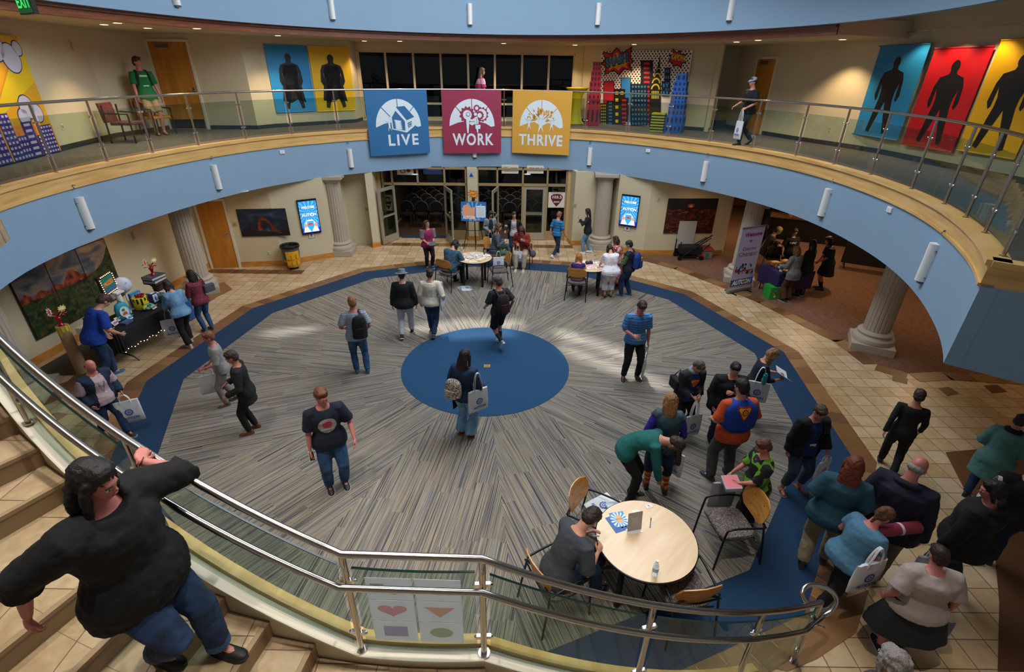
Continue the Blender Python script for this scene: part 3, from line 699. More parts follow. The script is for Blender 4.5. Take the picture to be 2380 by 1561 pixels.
# ---- fluted columns
flute = lambda a: 1 - 0.055 * max(0.0, math.sin(a * 20)) ** 0.7 if math.sin(a * 20) > 0 else 1.0
def column(px, py, rot, lab, r=0.25, back=0.33):
    g_ = np.array(at(px, py)); n = g_ / np.linalg.norm(g_); c = g_ + n * back
    t = thing('fluted_column', lab, 'column', (c[0], c[1], 0), R(rot), 'fluted columns around the atrium')
    b = MB(); b.box(-0.40, -0.40, 0, 0.40, 0.40, 0.17); b.build('plinth', STONE, t, bevel=0.008)
    b = MB(); b.lathe([(0.39, 0.17), (0.40, 0.22), (0.385, 0.27), (0.34, 0.29), (0.315, 0.32), (0.33, 0.35), (0.335, 0.37), (0.31, 0.40), (r + 0.015, 0.42)], 48); b.build('base_moulding', STONE, t, smooth=True)
    b = MB(); b.lathe([(r, 0.42), (r * 0.995, 1.0), (r * 0.95, ZC1 - 0.19)], 160, mod=flute); b.build('shaft', STONE, t, smooth=True)
    b = MB(); b.lathe([(r * 0.97, ZC1 - 0.19), (r + 0.04, ZC1 - 0.15), (r + 0.09, ZC1 - 0.08)], 40); b.box(-r - 0.11, -r - 0.11, ZC1 - 0.08, r + 0.11, r + 0.11, ZC1 - 0.002); b.build('capital', STONE, t)
    return t
column(64, 925, 20, 'stone fluted column at the left edge beside the red rock mural', back=0.1)
column(473, 683, 30, 'stone fluted column between the merchandise table and the honey oak door', back=0.28)
column(797, 597, 5, 'stone fluted column in the recess left of the glass lobby doors', back=0.42)
column(1392, 583, -5, 'stone fluted column in the recess right of the glass lobby doors', back=0.45)
column(1712, 660, -20, 'stone fluted column standing behind the welcome roll-up banner', back=0.42)
column(2015, 818, -28, 'stone fluted column standing on the brown carpet under the right gallery', back=0.36)

# ---- ceiling downlights (seen ones, plus added fill lamps)
def downlight(px, py, lab, energy=26, z=ZC2, xy=None, col=(1.0, 0.72, 0.42), cone=105, group='recessed downlights in the gallery ceiling'):
    x, y = xy if xy else at(px, py, z)
    t = thing('recessed_downlight', lab, 'ceiling light', (x, y, z), 0, group)
    b = MB(); b.lathe([(0.075, -0.002), (0.1, -0.006), (0.1, 0.0)], 24); b.build('trim_ring', WHITEP, t)
    b = MB(); b.cyl(0, 0, -0.008, -0.006, 0.072, 24); b.build('lens', mat('#ffdca0', 0.5, emit=5.0), t)
    l = add_light('SPOT', 'lamp_light', (0, 0, -0.03), energy, col, 0.05, cone=cone); l.parent = t
    return t
DL = [(273, 53, 'downlight in the gallery ceiling nearest the exit sign'), (343, 65, 'downlight in the gallery ceiling above the green shirted person'), (457, 66, 'downlight in the gallery ceiling above the left oak door'),
      (838, 83, 'downlight in the gallery ceiling at the left end of the window band'), (1325, 92, 'downlight in the gallery ceiling at the right end of the window band'),
      (1712, 97, 'downlight in the alcove ceiling, the left of two'), (1762, 93, 'downlight in the alcove ceiling, the right of two')]
for i, (x, y, lab) in enumerate(DL): downlight(x, y, lab, 100, xy={3: (-4.75, 18.1), 4: (1.9, 18.75)}.get(i))
# lamps over the gallery walk behind the upper fascia (their glow shows on walls and art)
for i, (x, y, lab) in enumerate([(-8.6, 12.2, 'left wall'), (-6.4, 15.6, 'superhero banners on the left'), (-3.6, 17.9, 'left half of the window band'), (-0.4, 18.4, 'middle of the window band'), (3.6, 17.7, 'city backdrop'), (7.6, 13.6, 'right wall'), (-8.9, 9.6, 'cloud mural')]):
    downlight(0, 0, 'warm downlight washing the ' + lab, 170, xy=(x, y))
for i, (x, y, e_, lab) in enumerate([(-8.0, 12.6, 18, 'honey oak door'), (-6.9, 13.0, 18, 'arch photograph'), (-3.0, 15.6, 12, 'left lobby doors'), (0.4, 15.9, 12, 'right lobby doors'), (5.4, 14.7, 16, 'dark canyon photograph'), (8.6, 13.2, 100, 'booth table'), (10.2, 10.8, 80, 'brown carpet'), (10.5, 15.5, 110, 'far right room'), (11.0, 6.5, 50, 'right corridor'), (8.5, 17.8, 130, 'far carpet'), (-8.4, 10.2, 20, 'merchandise table'), (-2.5, 18.6, 70, 'rows of chairs on the left'), (0.5, 18.6, 70, 'rows of chairs on the right')]):
    downlight(0, 0, 'added warm downlight under the gallery over the ' + lab, e_, z=ZC1, xy=(x, y), col=(1.0, 0.66, 0.36), cone=150, group='added downlights in the lower ceiling')  # unseen lamps, added to warm the rooms under the gallery

for x, y, lab in [(-3.0, 2.3, 'upper flight'), (-1.2, 1.9, 'landing'), (0.9, 1.9, 'lower flight'), (-4.6, 3.6, 'top of the stairs')]:
    downlight(0, 0, 'added roof downlight over the ' + lab + ' of the staircase', 850, z=ROOF_Z - 0.06, xy=(x, y), col=(1.0, 0.92, 0.83), cone=54, group='added fill lights over the staircase')  # lamps added to brighten the stairs, not known fixtures of the roof

# ================================================================== RAILINGS
GLS = glass('#dfeae6')
CLAMP_BLK = mat('#1b1c1e', 0.5)
def clamp_mb(mb, M, r=0.02):
    for s in (-1, 1):
        mb.box(min(s * r * 0.4, s * 0.055), -0.012, -0.017, max(s * r * 0.4, s * 0.055), 0.012, 0.017, CHROME, M)
        mb.ell(tuple(M @ Vector((s * 0.055, 0, 0))), (0.018, 0.014, 0.017), CHROME, 8, 5)
def rail_post(parent, base, z0, z1, tx, ty, r=0.021, clamps=(0.28, 0.78)):
    """post with two glass clamps; tx,ty tangent of the glass line"""
    b = MB(); b.cyl(base[0], base[1], z0, z1, r, 14); b.cyl(base[0], base[1], z0, z0 + 0.012, r * 1.9, 16)
    p = b.build('post', STEEL, parent, smooth=True)
    for f in clamps:
        M = Matrix(((tx, -ty, 0, base[0]), (ty, tx, 0, base[1]), (0, 0, 1, z0 + (z1 - z0) * f), (0, 0, 0, 1)))
        c = MB(); clamp_mb(c, M, r); c.build('glass_clamp', None, p)
    return p
GRO = 0.09                                           # rail line sits this far outside the fascia face
t = thing('gallery_railing', 'steel and glass railing curving round the upper gallery edge', 'railing', (0, 0, 0))
RL = ringpts(GRO, -38.2, 221, 150)
Qx = np.array(ring(-38.2)) ; Qx = Qx + np.array([0.6, 0.8]) * 0.07
ext = [tuple(Qx + np.array([0.8, -0.6]) * k) for k in (6.3, 3.0, 0.35)]
b = MB(); b.tube([(*p, RAILZ) for p in ext + RL[2:]], 0.024, 14); b.build('top_rail', STEEL, t, smooth=True)
angs = [-36.2, -28.0, -21.5, -14.99, -6.28, 3.78, 12.69, 21.65, 31.68, 41.11, 50.85, 60.18, 69.87, 79.2, 88.29, 97.6, 107, 116.2, 125.45, 135.65, 145.64, 156.02, 165.64, 174.57, 183.69, 193, 202.5, 212]
for a in angs:
    p = ring(a, GRO); q = ring(a + 0.5, GRO); L_ = math.hypot(q[0] - p[0], q[1] - p[1]); rail_post(t, p, Z2 + 0.004, RAILZ, (q[0] - p[0]) / L_, (q[1] - p[1]) / L_, 0.02, (0.26, 0.74))
for i in range(len(angs) - 1):
    a0, a1 = angs[i] + 0.5, angs[i + 1] - 0.5; pi_ = [ring(a0 + (a1 - a0) * k / 6, GRO - 0.004) for k in range(7)]; po = [ring(a0 + (a1 - a0) * k / 6, GRO + 0.004) for k in range(7)]
    b = MB(); band(b, pi_, po, Z2 + 0.07, Z2 + 0.88); b.build('glass_panel', GLS, t)
for k in (0.45, 1.65, 2.9):
    p = tuple(Qx + np.array([0.8, -0.6]) * k); rail_post(t, p, Z2 + 0.01, RAILZ, 0.8, -0.6, 0.02, (0.26, 0.74))

# ================================================================== STAIRCASE (curves round the carpet, down from the left to the right)
RIS, TRD, LAND = 0.17, 3.08, 1.22
A_K1, A_K0 = -95.4, -86.9                      # kinks of the rail at the two ends of the landing (degrees about the carpet centre)
def polar(a, r): return (CX + r * math.cos(R(a)), CY + r * math.sin(R(a)))
def rr(a):                                     # rail radius
    return 6.325 if a <= A_K0 else 6.325 + 0.235 * min(1.0, (a - A_K0) / 28.4)
def arclen(a0, a1): return abs(a1 - a0) * math.pi / 180 * 6.33
def railz(a):
    if a < A_K1: return 2.39 + 0.5 * arclen(a, A_K1)
    if a <= A_K0: return 2.39
    return 2.39 - 0.505 * arclen(A_K0, a) * (1 - 0.08 * max(0, (a - A_K0) / 28.4))
st = thing('staircase', 'curved tiled staircase with cream stringer coming down from the left past a landing', 'staircase', (0, 0, 0))
RI, RO = 6.36, 9.6
def wedge(mb, a0, a1, r0, r1, z0, z1, m, n=3):
    pin = [polar(a0 + (a1 - a0) * i / n, r0 if not callable(r0) else r0(a0 + (a1 - a0) * i / n)) for i in range(n + 1)]; po = [polar(a0 + (a1 - a0) * i / n, r1) for i in range(n + 1)]
    band(mb, pin, po, z0, z1, m)
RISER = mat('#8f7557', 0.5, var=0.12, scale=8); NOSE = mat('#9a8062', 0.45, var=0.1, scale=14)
def step(a0, a1, ztop, parent):
    """tread between angles a0 (front nosing) and a1 (back)"""
    b = MB(); s = 1 if a1 > a0 else -1
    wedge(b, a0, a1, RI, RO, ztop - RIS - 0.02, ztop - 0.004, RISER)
    # tile slabs with grout gaps on the tread, lighter than the riser
    r = RI + 0.02; k = 0
    while r < RO:
        w_ = 0.62; g = 0.004 if r > RI + 0.03 else 0.0
        wedge(b, a0 + s * 0.30, a1 + s * 0.0, r + g, min(RO, r + w_) - g, ztop - 0.006, ztop, STEPT); r += w_; k += 1
    wedge(b, a0 - s * 0.05, a0 + s * 0.28, RI + 0.01, RO, ztop - 0.03, ztop + 0.001, NOSE)
    return b.build('step', None, parent)
a = A_K1 - TRD - 0.05; z = LAND + RIS; n = 0
while z < Z2 - 0.05:
    step(a, a - TRD - 0.35, z, st); a -= TRD; z += RIS; n += 1
wedge_b = MB(); wedge(wedge_b, a, a - 16, 6.2, RO, Z2 - 0.25, Z2, STEPT, 8); wedge_b.build('top_landing', None, st)
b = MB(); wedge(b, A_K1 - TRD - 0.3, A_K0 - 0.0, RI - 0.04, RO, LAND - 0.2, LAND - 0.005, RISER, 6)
for i in range(4):
    for j in range(5):
        a0 = A_K1 - TRD + (A_K0 - A_K1 + TRD) * i / 4; a1 = A_K1 - TRD + (A_K0 - A_K1 + TRD) * (i + 1) / 4
        wedge(b, a0 + 0.02, a1 - 0.02, RI + 0.02 + 0.6 * j, RI + 0.02 + 0.6 * (j + 1) - 0.006, LAND - 0.01, LAND, STEPT, 3)
wedge(b, A_K0 - 0.28, A_K0 + 0.05, RI - 0.03, RO, LAND - 0.03, LAND + 0.001, NOSE, 2)
b.build('landing', None, st)
nl = 7; rl = LAND / nl; a = A_K0
for i in range(1, nl):
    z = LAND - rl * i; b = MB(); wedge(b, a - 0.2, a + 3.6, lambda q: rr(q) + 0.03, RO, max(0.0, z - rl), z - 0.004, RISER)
    wedge(b, a, a + 3.3, lambda q: rr(q) + 0.05, RO, z - 0.01, z, STEPT); wedge(b, a + 3.3, a + 3.62, lambda q: rr(q) + 0.05, RO, z - 0.03, z + 0.001, NOSE); b.build('step', None, st); a += 3.6
A_END = A_K0 + 24.3
# stringer: cream wall under the rail with cap and maple trim on the atrium side
def sloped(mb, a0, a1, r0, r1, zf0, zf1, m=None, n=40):
    vs = []
    for i in range(n + 1):
        q = a0 + (a1 - a0) * i / n; k = rr(q) - 6.325
        p, o_ = polar(q, r0 + k), polar(q, r1 + k); z0, z1 = zf0(q), zf1(q)
        vs += [(*p, z0), (*o_, z0), (*o_, z1), (*p, z1)]
    fs = []
    for i in range(n):
        k = 4 * i
        for j in range(4): fs.append((k + j, k + (j + 1) % 4, k + 4 + (j + 1) % 4, k + 4 + j))
    fs += [(3, 2, 1, 0), (4 * n, 4 * n + 1, 4 * n + 2, 4 * n + 3)]
    mb.add(vs, fs, m)
CAP = mat('#d9cfba', 0.6); capz = lambda q: railz(q) - 1.07
ST0, ST1 = -141, A_END
def seg(mb, r0, r1, zf0, zf1, m=None):
    for q0, q1 in ((ST0, A_K1), (A_K1, A_K0), (A_K0, ST1)): sloped(mb, q0, q1, r0, r1, zf0, zf1, m, 24)
b = MB(); seg(b, 6.24, 6.37, lambda q: max(0.0, capz(q) - 0.75 if q < A_K0 else 0.0), lambda q: capz(q) - 0.02); b.build('stringer', CREAM, st)
b = MB(); seg(b, 6.285, 6.385, lambda q: capz(q) - 0.02, capz); b.build('stringer_cap', CAP, st)
b = MB(); seg(b, 6.195, 6.275, lambda q: capz(q) - 0.14, lambda q: capz(q) + 0.04); b.build('maple_trim', MAPLE, st)
b = MB(); sloped(b, A_K1 - 20, A_K1, 6.38, RO, lambda q: 0.0, lambda q: 0.01, None, 4); 
b = MB(); wedge(b, ST0, A_K1 + 2, 6.9, RO, 0.0, 0.6, None, 12); b.build('understair_wall', CREAM, st)

t = thing('stair_railing', 'double steel stair railing with glass panels sweeping across the foreground', 'railing', (0, 0, 0))
def railpath(dr, dz, a0, a1, n=60):
    out = []
    for i in range(n + 1):
        q = a0 + (a1 - a0) * i / n; out.append((*polar(q, rr(q) + dr), railz(q) + dz))
    return out
TOPE = -58.6
ang = sorted(set(list(np.linspace(ST0, A_K1, 40)) + [A_K0] + list(np.linspace(A_K0, TOPE, 30))))
b = MB(); b.tube([(*polar(q, rr(q)), railz(q)) for q in ang], 0.0255, 16); b.ell((*polar(TOPE, rr(TOPE)), railz(TOPE)), (0.0255,) * 3, None, 12, 8); b.build('top_rail', STEEL, t, smooth=True)
hp = [(*polar(q, rr(q) + 0.105), railz(q) - 0.2) for q in ang if q <= -61]
# the handrail runs past the last post and curls round and up to it in a ring
zc = railz(-60) - 0.2; e = np.array(hp[-1]); d = e - np.array(hp[-2]); d /= np.linalg.norm(d); up_ = np.array([0, 0, 1.0])
px_loop = [(1905, 1438), (1932, 1420), (1945, 1400), (1942, 1383), (1928, 1369), (1905, 1359), (1882, 1357), (1868, 1366), (1863, 1380), (1870, 1394), (1884, 1404)]
zz = [0.62, 0.66, 0.74, 0.80, 0.85, 0.89, 0.90, 0.89, 0.86, 0.83, 0.82]
hp = [h for h in hp if h[0] < 2.75] + [(*at(x, y, z + 0.0), z) for (x, y), z in zip(px_loop, zz)]
def smooth_path(P, k=3):
    P = [np.array(p, float) for p in P]
    for _ in range(k):
        Q = [P[0]]
        for i in range(len(P) - 1): Q += [0.75 * P[i] + 0.25 * P[i + 1], 0.25 * P[i] + 0.75 * P[i + 1]]
        Q.append(P[-1]); P = Q
    return P
i0 = len(hp) - 12
b = MB(); b.tube(hp[:i0] + smooth_path(hp[i0:], 2), 0.0235, 14); b.build('handrail', STEEL, t, smooth=True)
posts = [-142, -131.5, -121.2, -108.3, A_K1 - 0.0, A_K0 + 0.0, -75.6, -65.9, TOPE]
for i, q in enumerate(posts):
    base = polar(q, rr(q)); z0 = capz(q) if q < -60 else 0.0
    if q > -70 and q < -60: z0 = 0.02
    tg = (-math.sin(R(q)), math.cos(R(q))); p = rail_post(t, base, z0, railz(q) - 0.01, tg[0], tg[1], 0.024, (0.2, 0.76) if q < -70 else (0.25, 0.8))
    c = MB(); h = (*polar(q, rr(q) + 0.105), railz(q) - 0.235)
    c.tube([(*base, railz(q) - 0.27), (*polar(q, rr(q) + 0.06), railz(q) - 0.27), h], 0.008, 8); c.build('handrail_bracket', CHROME, p)
EDGE = mat('#0f3a30', 0.15, name='green_glass_edge')
for i in range(len(posts) - 1):
    a0, a1 = posts[i] + 0.45, posts[i + 1] - 0.45
    if i == len(posts) - 2: lo = lambda q: 0.1
    elif i == len(posts) - 3: lo = lambda q: max(0.1, capz(q) + 0.05)
    else: lo = lambda q: capz(q) + 0.04
    b = MB(); sloped(b, a0, a1, 6.321, 6.331, lo, lambda q: railz(q) - 0.125, None, 12); pn = b.build('glass_panel', GLS, t)
    b = MB(); sloped(b, a0, a1, 6.319, 6.333, lambda q: railz(q) - 0.129, lambda q: railz(q) - 0.121, None, 12); b.build('polished_edge', EDGE, pn)
# sign of six printed sheets taped to the landing glass (seen from behind, so mirrored)
Ua = np.array([*polar(A_K1 + 0.5, 6.336), 0.0]); Ub = np.array([*polar(A_K0 - 0.5, 6.336), 0.0])
o_ = onwall(1080, 1480, Ua[:2], Ub[:2]); l_ = onwall(875, 1482, Ua[:2], Ub[:2]); tp = onwall(965, 1334, Ua[:2], Ub[:2])
u_ = (o_ - l_); W_ = float(np.linalg.norm(u_[:2])); H_ = float(tp[2] - (o_[2] + l_[2]) / 2)
nrm = np.cross((u_[0] / W_, u_[1] / W_, 0), (0, 0, 1.0))
sg = thing('restroom_sign', 'all-gender restroom sign of six pale printed sheets taped on the stair landing glass', 'sign', tuple(l_ + nrm * 0.012))
PAPER = translucent('#fbfbff')
for i in range(2):
    for j in range(3):
        g = Gfx((0, 0, 0), (u_[0] / W_, u_[1] / W_, 0), (0, 0, 1)); w2_, h2_ = W_ / 2 - 0.012, H_ / 3 - 0.008
        g.O = np.array([u_[0] / W_ * (W_ / 2 + 0.006) * i, u_[1] / W_ * (W_ / 2 + 0.006) * i, (H_ / 3) * j]); g.board(w2_, h2_, PAPER, 0.002); c_, m_ = w2_ / 2, h2_ / 2
        if (i, j) == (0, 2): g.poly([(c_ - .13, m_ + .055), (c_ - .13, m_ - .02), (c_ - .095, m_ + .0), (c_ + .03, m_ - .06), (c_ + .075, m_ - .03), (c_ - .05, m_ + .025), (c_ - .03, m_ + .055)], translucent('#c4bcb2'), 1)
        if (i, j) == (1, 2): g.text('ALL-GENDER', c_, m_ - 0.012, 0.034, translucent('#a8a2aa'), 1, bold=0.012, mirror=True)
        if (i, j) == (0, 1):
            pts = []
            for k in range(60):
                q = 2 * math.pi * k / 60; x = 16 * math.sin(q) ** 3; y = 13 * math.cos(q) - 5 * math.cos(2 * q) - 2 * math.cos(3 * q) - math.cos(4 * q); pts.append((c_ + x * .0066, m_ + y * .0045 + .006))
            g.poly(pts, translucent('#f3c2c4'), 1)
        if (i, j) == (1, 1): g.poly([(c_ - .11, m_ + .055), (c_, m_ - .06), (c_ + .11, m_ + .055)], translucent('#f4cab4'), 1)
        if (i, j) == (0, 0): g.rect(c_ - .085, m_ - .06, c_ + .09, m_ + .06, translucent('#d0cae2'), 1)
        if (i, j) == (1, 0): g.disc(c_, m_, .085, translucent('#cbd8b8'), 1, ry=.058)
        g.build('paper_sheet', parent=sg)

# ================================================================== THINGS ON THE FASCIAS
def fascia_frame(px, py, off=-0.002):
    (x, y, z), a = onring(px, py); n = np.array([RCX - x, RCY - y]); n /= np.linalg.norm(n)
    return x + n[0] * (-off), y + n[1] * (-off), z, math.atan2(n[1], n[0]) - math.pi / 2 + math.pi, a
def sconce(px, py, lab, h=0.6, w=0.15):
    x, y, z, rz, a = fascia_frame(px, py)
    t = thing('wall_sconce', lab, 'wall lamp', (x, y, z), rz, 'white wall sconces on the blue fascia')
    # local -y faces the room
    b = MB(); n = 12; vs = []; prof = [(w / 2 * math.cos(math.pi * i / n), -0.1 * math.sin(math.pi * i / n)) for i in range(n + 1)]
    b.prism(prof, -h / 2, h / 2); b.build('shade', mat('#e9e9e6', 0.4), t, smooth=False, bevel=0.004)
    b = MB(); b.box(-w / 2 - 0.012, -0.03, -h / 2 + 0.06, w / 2 + 0.012, 0.0, -h / 2 + 0.075); b.box(-w / 2 - 0.012, -0.03, h / 2 - 0.1, w / 2 + 0.012, 0.0, h / 2 - 0.085); b.build('bracket', mat('#9c9c9c', 0.3, 0.8), t)
    b = MB(); b.box(-w / 2 + 0.02, -0.06, -h / 2 - 0.03, w / 2 - 0.02, -0.002, -h / 2); b.build('base_cap', mat('#4a5560', 0.6), t)
    return t
for px, py, lab in [(193, 495, 'white half-round sconce furthest left on the lower blue fascia'), (501, 411, 'white half-round sconce on the lower fascia, second from the left edge'), (814, 367, 'white half-round sconce on the lower fascia just left of the LIVE banner'),
                    (1103, 345, 'white half-round sconce mostly hidden behind the WORK banner'), (1371, 363, 'white half-round sconce on the lower fascia just right of the THRIVE banner'), (1639, 398, 'white half-round sconce on the lower fascia above the dark canyon photograph'),
                    (1920, 470, 'white half-round sconce on the lower fascia above the brown carpet'), (2162, 610, 'largest white half-round sconce, nearest the right return wall'),
                    (402, -22, 'white sconce cut off at the top left of the upper fascia'), (770, 18, 'white sconce on the upper fascia above the superhero banners'), (1092, 33, 'white sconce on the upper fascia above the WORK banner'), (1391, 33, 'white sconce on the upper fascia above the city backdrop'), (1701, 18, 'white sconce on the upper fascia above the alcove')]:
    sconce(px, py, lab, h=0.52 if py < 100 or 700 < px < 1700 else 0.56)
def hook(px, py, lab):
    x, y, z, rz, a = fascia_frame(px, py); t = thing('wall_hook', lab, 'hook', (x, y, z), rz, 'small steel eye hooks on the fascia')
    b = MB(); b.tube([(0.03 * math.cos(q), -0.03 - 0.012 * math.sin(q * 2), 0.03 * math.sin(q)) for q in np.linspace(0.6, 5.8, 10)], 0.006, 6); b.tube([(0, 0, 0.03), (0, -0.03, 0.03)], 0.007, 6); b.build('eye', mat('#5b6570', 0.4, 0.6), t)
    b = MB(); b.tube([(0, 0, 0.03), (0, -0.006, 0.03)], 0.02, 10); b.build('plate', mat('#5b6570', 0.4, 0.6), t)
for px, py, lab in [(168, 434, 'eye hook above the leftmost lower sconce'), (489, 366, 'eye hook above the second sconce from the left'), (808, 330, 'eye hook left of the LIVE banner'), (1372, 330, 'eye hook right of the THRIVE banner'), (1646, 358, 'eye hook above the sconce by the dark canyon photograph'), (1938, 420, 'eye hook above the sconce over the brown carpet'), (2199, 541, 'eye hook above the largest right sconce')]: hook(px, py, lab)
for px, py, lab in [(655, 353, 'small white box on the fascia left of the LIVE banner'), (1507, 350, 'small white box on the fascia right of the THRIVE banner'), (2070, 487, 'small white box on the right end of the fascia')]:
    x, y, z, rz, a = fascia_frame(px, py); t = thing('sensor_box', lab, 'sensor', (x, y, z), rz, 'small white boxes on the blue fascia')
    b = MB(); b.box(-0.065, -0.03, -0.045, 0.065, 0, 0.045); b.build('housing', WHITEP, t, bevel=0.005); b = MB(); b.box(-0.03, -0.033, -0.02, 0.03, -0.03, 0.02); b.build('cover', mat('#cfd2d4', 0.5), t)

# ================================================================== THE THREE LOGO BANNERS
VWHITE = mat('#dde9f2', 0.45)
def banner_board(px_l, px_r, py_t, py_b, col, name, lab):
    (xl, yl, _), _a = onring(px_l, py_t + 3, GRO - 0.06); (xr, yr, _), _a = onring(px_r, py_t + 3, GRO - 0.06)
    P, Q = (xl, yl), (xr, yr); u = np.array([xr - xl, yr - yl]); n = np.array([u[1], -u[0]]) / np.linalg.norm(u)
    P = (xl + n[0] * 0.14, yl + n[1] * 0.14); Q = (xr + n[0] * 0.14, yr + n[1] * 0.14)
    a = onwall(px_l, py_t, P, Q); c = onwall(px_r, py_t, P, Q); d = onwall((px_l + px_r) / 2, py_b, P, Q)
    W = float(np.hypot(*(c - a)[:2])); zt_ = RAILZ + 0.01; H = zt_ - float(d[2]); uu = (c - a) / W; uu[2] = 0
    t = thing(name, lab, 'banner', (a[0], a[1], zt_ - H), 0, 'square vinyl banners on the gallery railing')
    g = Gfx((0, 0, 0), uu, (0, 0, 1), 0.003)
    base = mat(col, 0.42, bump=0.55, bscale=2.2, name='vinyl')
    # gently billowed cloth, pinned at four grommets
    nx, nz = 24, 24; vs = []
    def zdisp(s, v): return 0.0
    g.board(W, H, base, 0.006)
    return t, g, W, H, base
def arch(g, W, H, cx, cy, rx, ry, base):
    pts = [(cx + rx * math.cos(R(q)), cy + ry * math.sin(R(q))) for q in range(0, 181, 4)]
    pts += [(cx - rx * 0.62, cy + ry * 0.13), (cx - rx * 0.3, cy + ry * 0.18), (cx, cy + ry * 0.02), (cx + rx * 0.3, cy + ry * 0.16), (cx + rx * 0.6, cy + ry * 0.1), (cx + rx * 0.85, cy - ry * 0.03)]
    g.poly(pts, VWHITE, 1)
    for q in (90, 45, 135): g.line(cx + rx * 0.3 * math.cos(R(q)), cy + ry * 0.35 * math.sin(R(q)), cx + rx * 1.02 * math.cos(R(q)), cy + ry * 1.03 * math.sin(R(q)), 0.022, base, 2)
def figure(g, x, y, s, m, arms='up'):
    g.disc(x, y + s * 0.92, s * 0.1, m, 5)
    g.poly([(x - s * .1, y + s * .8), (x + s * .1, y + s * .8), (x + s * .09, y + s * .4), (x + s * .2, y), (x + s * .02, y + s * .35), (x - s * .16, y - s * .05), (x - s * .08, y + s * .42)], m, 5)
    if arms == 'up':
        g.line(x - s * .07, y + s * .76, x - s * .32, y + s * 1.0, s * .07, m, 5); g.line(x + s * .07, y + s * .76, x + s * .32, y + s * 1.0, s * .07, m, 5)
t, g, W, H, base = banner_board(845, 991, 209, 360, '#2f6ea3', 'live_banner', 'square blue vinyl banner with white house emblem and the word LIVE')
arch(g, W, H, W * .5, H * .44, W * .37, H * .42, base)
X = lambda x: W * x; Y = lambda y: H * (1 - y)
def PZ(g, pts, m, l): g.poly([(W * (x - 60) / 1330, H * (1 - (y - 80) / 1400)) for x, y in pts], m, l)
PZ(g, [(520, 690), (680, 440), (890, 425), (1080, 665), (1070, 860), (890, 995), (575, 915), (560, 700)], VWHITE, 3)
PZ(g, [(690, 440), (880, 425), (1075, 660), (905, 730)], base, 4)
PZ(g, [(585, 660), (675, 520), (860, 745), (860, 950), (600, 900)], base, 4)
PZ(g, [(635, 710), (775, 735), (795, 930), (650, 910)], VWHITE, 5); PZ(g, [(650, 745), (665, 905), (660, 905), (640, 735)], base, 6); PZ(g, [(760, 755), (768, 755), (785, 925), (777, 925)], base, 6)
PZ(g, [(920, 785), (1010, 745), (1010, 850), (930, 895)], base, 5); PZ(g, [(940, 800), (1000, 770), (1000, 840), (945, 870)], VWHITE, 6); PZ(g, [(950, 806), (992, 783), (992, 832), (953, 855)], base, 7)
figure(g, W * .345, H * .375, H * .17, VWHITE)
g.text('LIVE', W * .555, H * .155, H * .165, VWHITE, 2, bold=0.03, space=1.25, width=W * .5); g.build('vinyl_sheet', parent=t)
t, g, W, H, base = banner_board(1025, 1165, 209, 356, '#9a3450', 'work_banner', 'square maroon vinyl banner with gears emblem and the word WORK')
arch(g, W, H, W * .5, H * .44, W * .385, H * .42, base)
def gz(x, y): return W * (x - 45) / 1365, H * (1 - (y - 80) / 1430)
x, y = gz(620, 630); g.gear(x, y, W * .135, base, VWHITE, 3, 12, 0.55); x, y = gz(840, 480); g.gear(x, y, W * .055, base, VWHITE, 5, 12, 0.5)
x, y = gz(905, 640); g.gear(x, y, W * .075, base, VWHITE, 5, 12, 0.5); x, y = gz(950, 620); g.gear(x, y, W * .12, base, VWHITE, 3, 12, 0.72)
for (hx, fx) in ((640, 630), (808, 855)):
    x, y = gz(hx, 615); g.disc(x, y, W * .034, base, 7); g.disc(x, y, W * .027, VWHITE, 8)
def GZ(pts, m, l): g.poly([gz(*p) for p in pts], m, l)
GZ([(590, 680), (650, 670), (690, 720), (740, 730), (790, 690), (850, 660), (880, 830), (800, 850), (790, 760), (730, 775), (665, 760), (655, 880), (640, 1040), (608, 1040), (595, 880)], VWHITE, 7)
GZ([(800, 855), (925, 850), (915, 945), (868, 945), (865, 1040), (835, 1020), (825, 945), (805, 940)], VWHITE, 8); GZ([(826, 700), (834, 700), (845, 850), (838, 850)], base, 9)
g.text('WORK', W * .51, H * .14, H * .18, VWHITE, 2, bold=0.03, space=1.15, width=W * .71); g.build('vinyl_sheet', parent=t)
t, g, W, H, base = banner_board(1192, 1331, 211, 358, '#dca443', 'thrive_banner', 'square golden yellow vinyl banner with tree and people emblem and the word THRIVE')
arch(g, W, H, W * .5, H * .44, W * .37, H * .42, base)
rnd = random.Random(3)
for i in range(46):
    q = rnd.uniform(8, 172); rr_ = rnd.uniform(.35, 1.0); x = W * .5 + W * .24 * rr_ * math.cos(R(q)); y = H * .52 + H * .22 * rr_ * math.sin(R(q)); s_ = rnd.uniform(.012, .022) * W; a_ = R(q)
    c_, z_ = math.cos(a_), math.sin(a_); g.poly([(x + c_ * s_ * 2, y + z_ * s_ * 2), (x - z_ * s_, y + c_ * s_), (x - c_ * s_ * 1.6, y - z_ * s_ * 1.6), (x + z_ * s_, y - c_ * s_)], base, 3)
figure(g, W * .49, H * .33, H * .3, VWHITE); figure(g, W * .29, H * .38, H * .2, VWHITE); figure(g, W * .68, H * .38, H * .2, VWHITE)
g.text('THRIVE', W * .5, H * .145, H * .17, VWHITE, 2, bold=0.03, space=1.12, width=W * .76); g.build('vinyl_sheet', parent=t)
for tt in ('live_banner', 'work_banner', 'thrive_banner'):
    pass

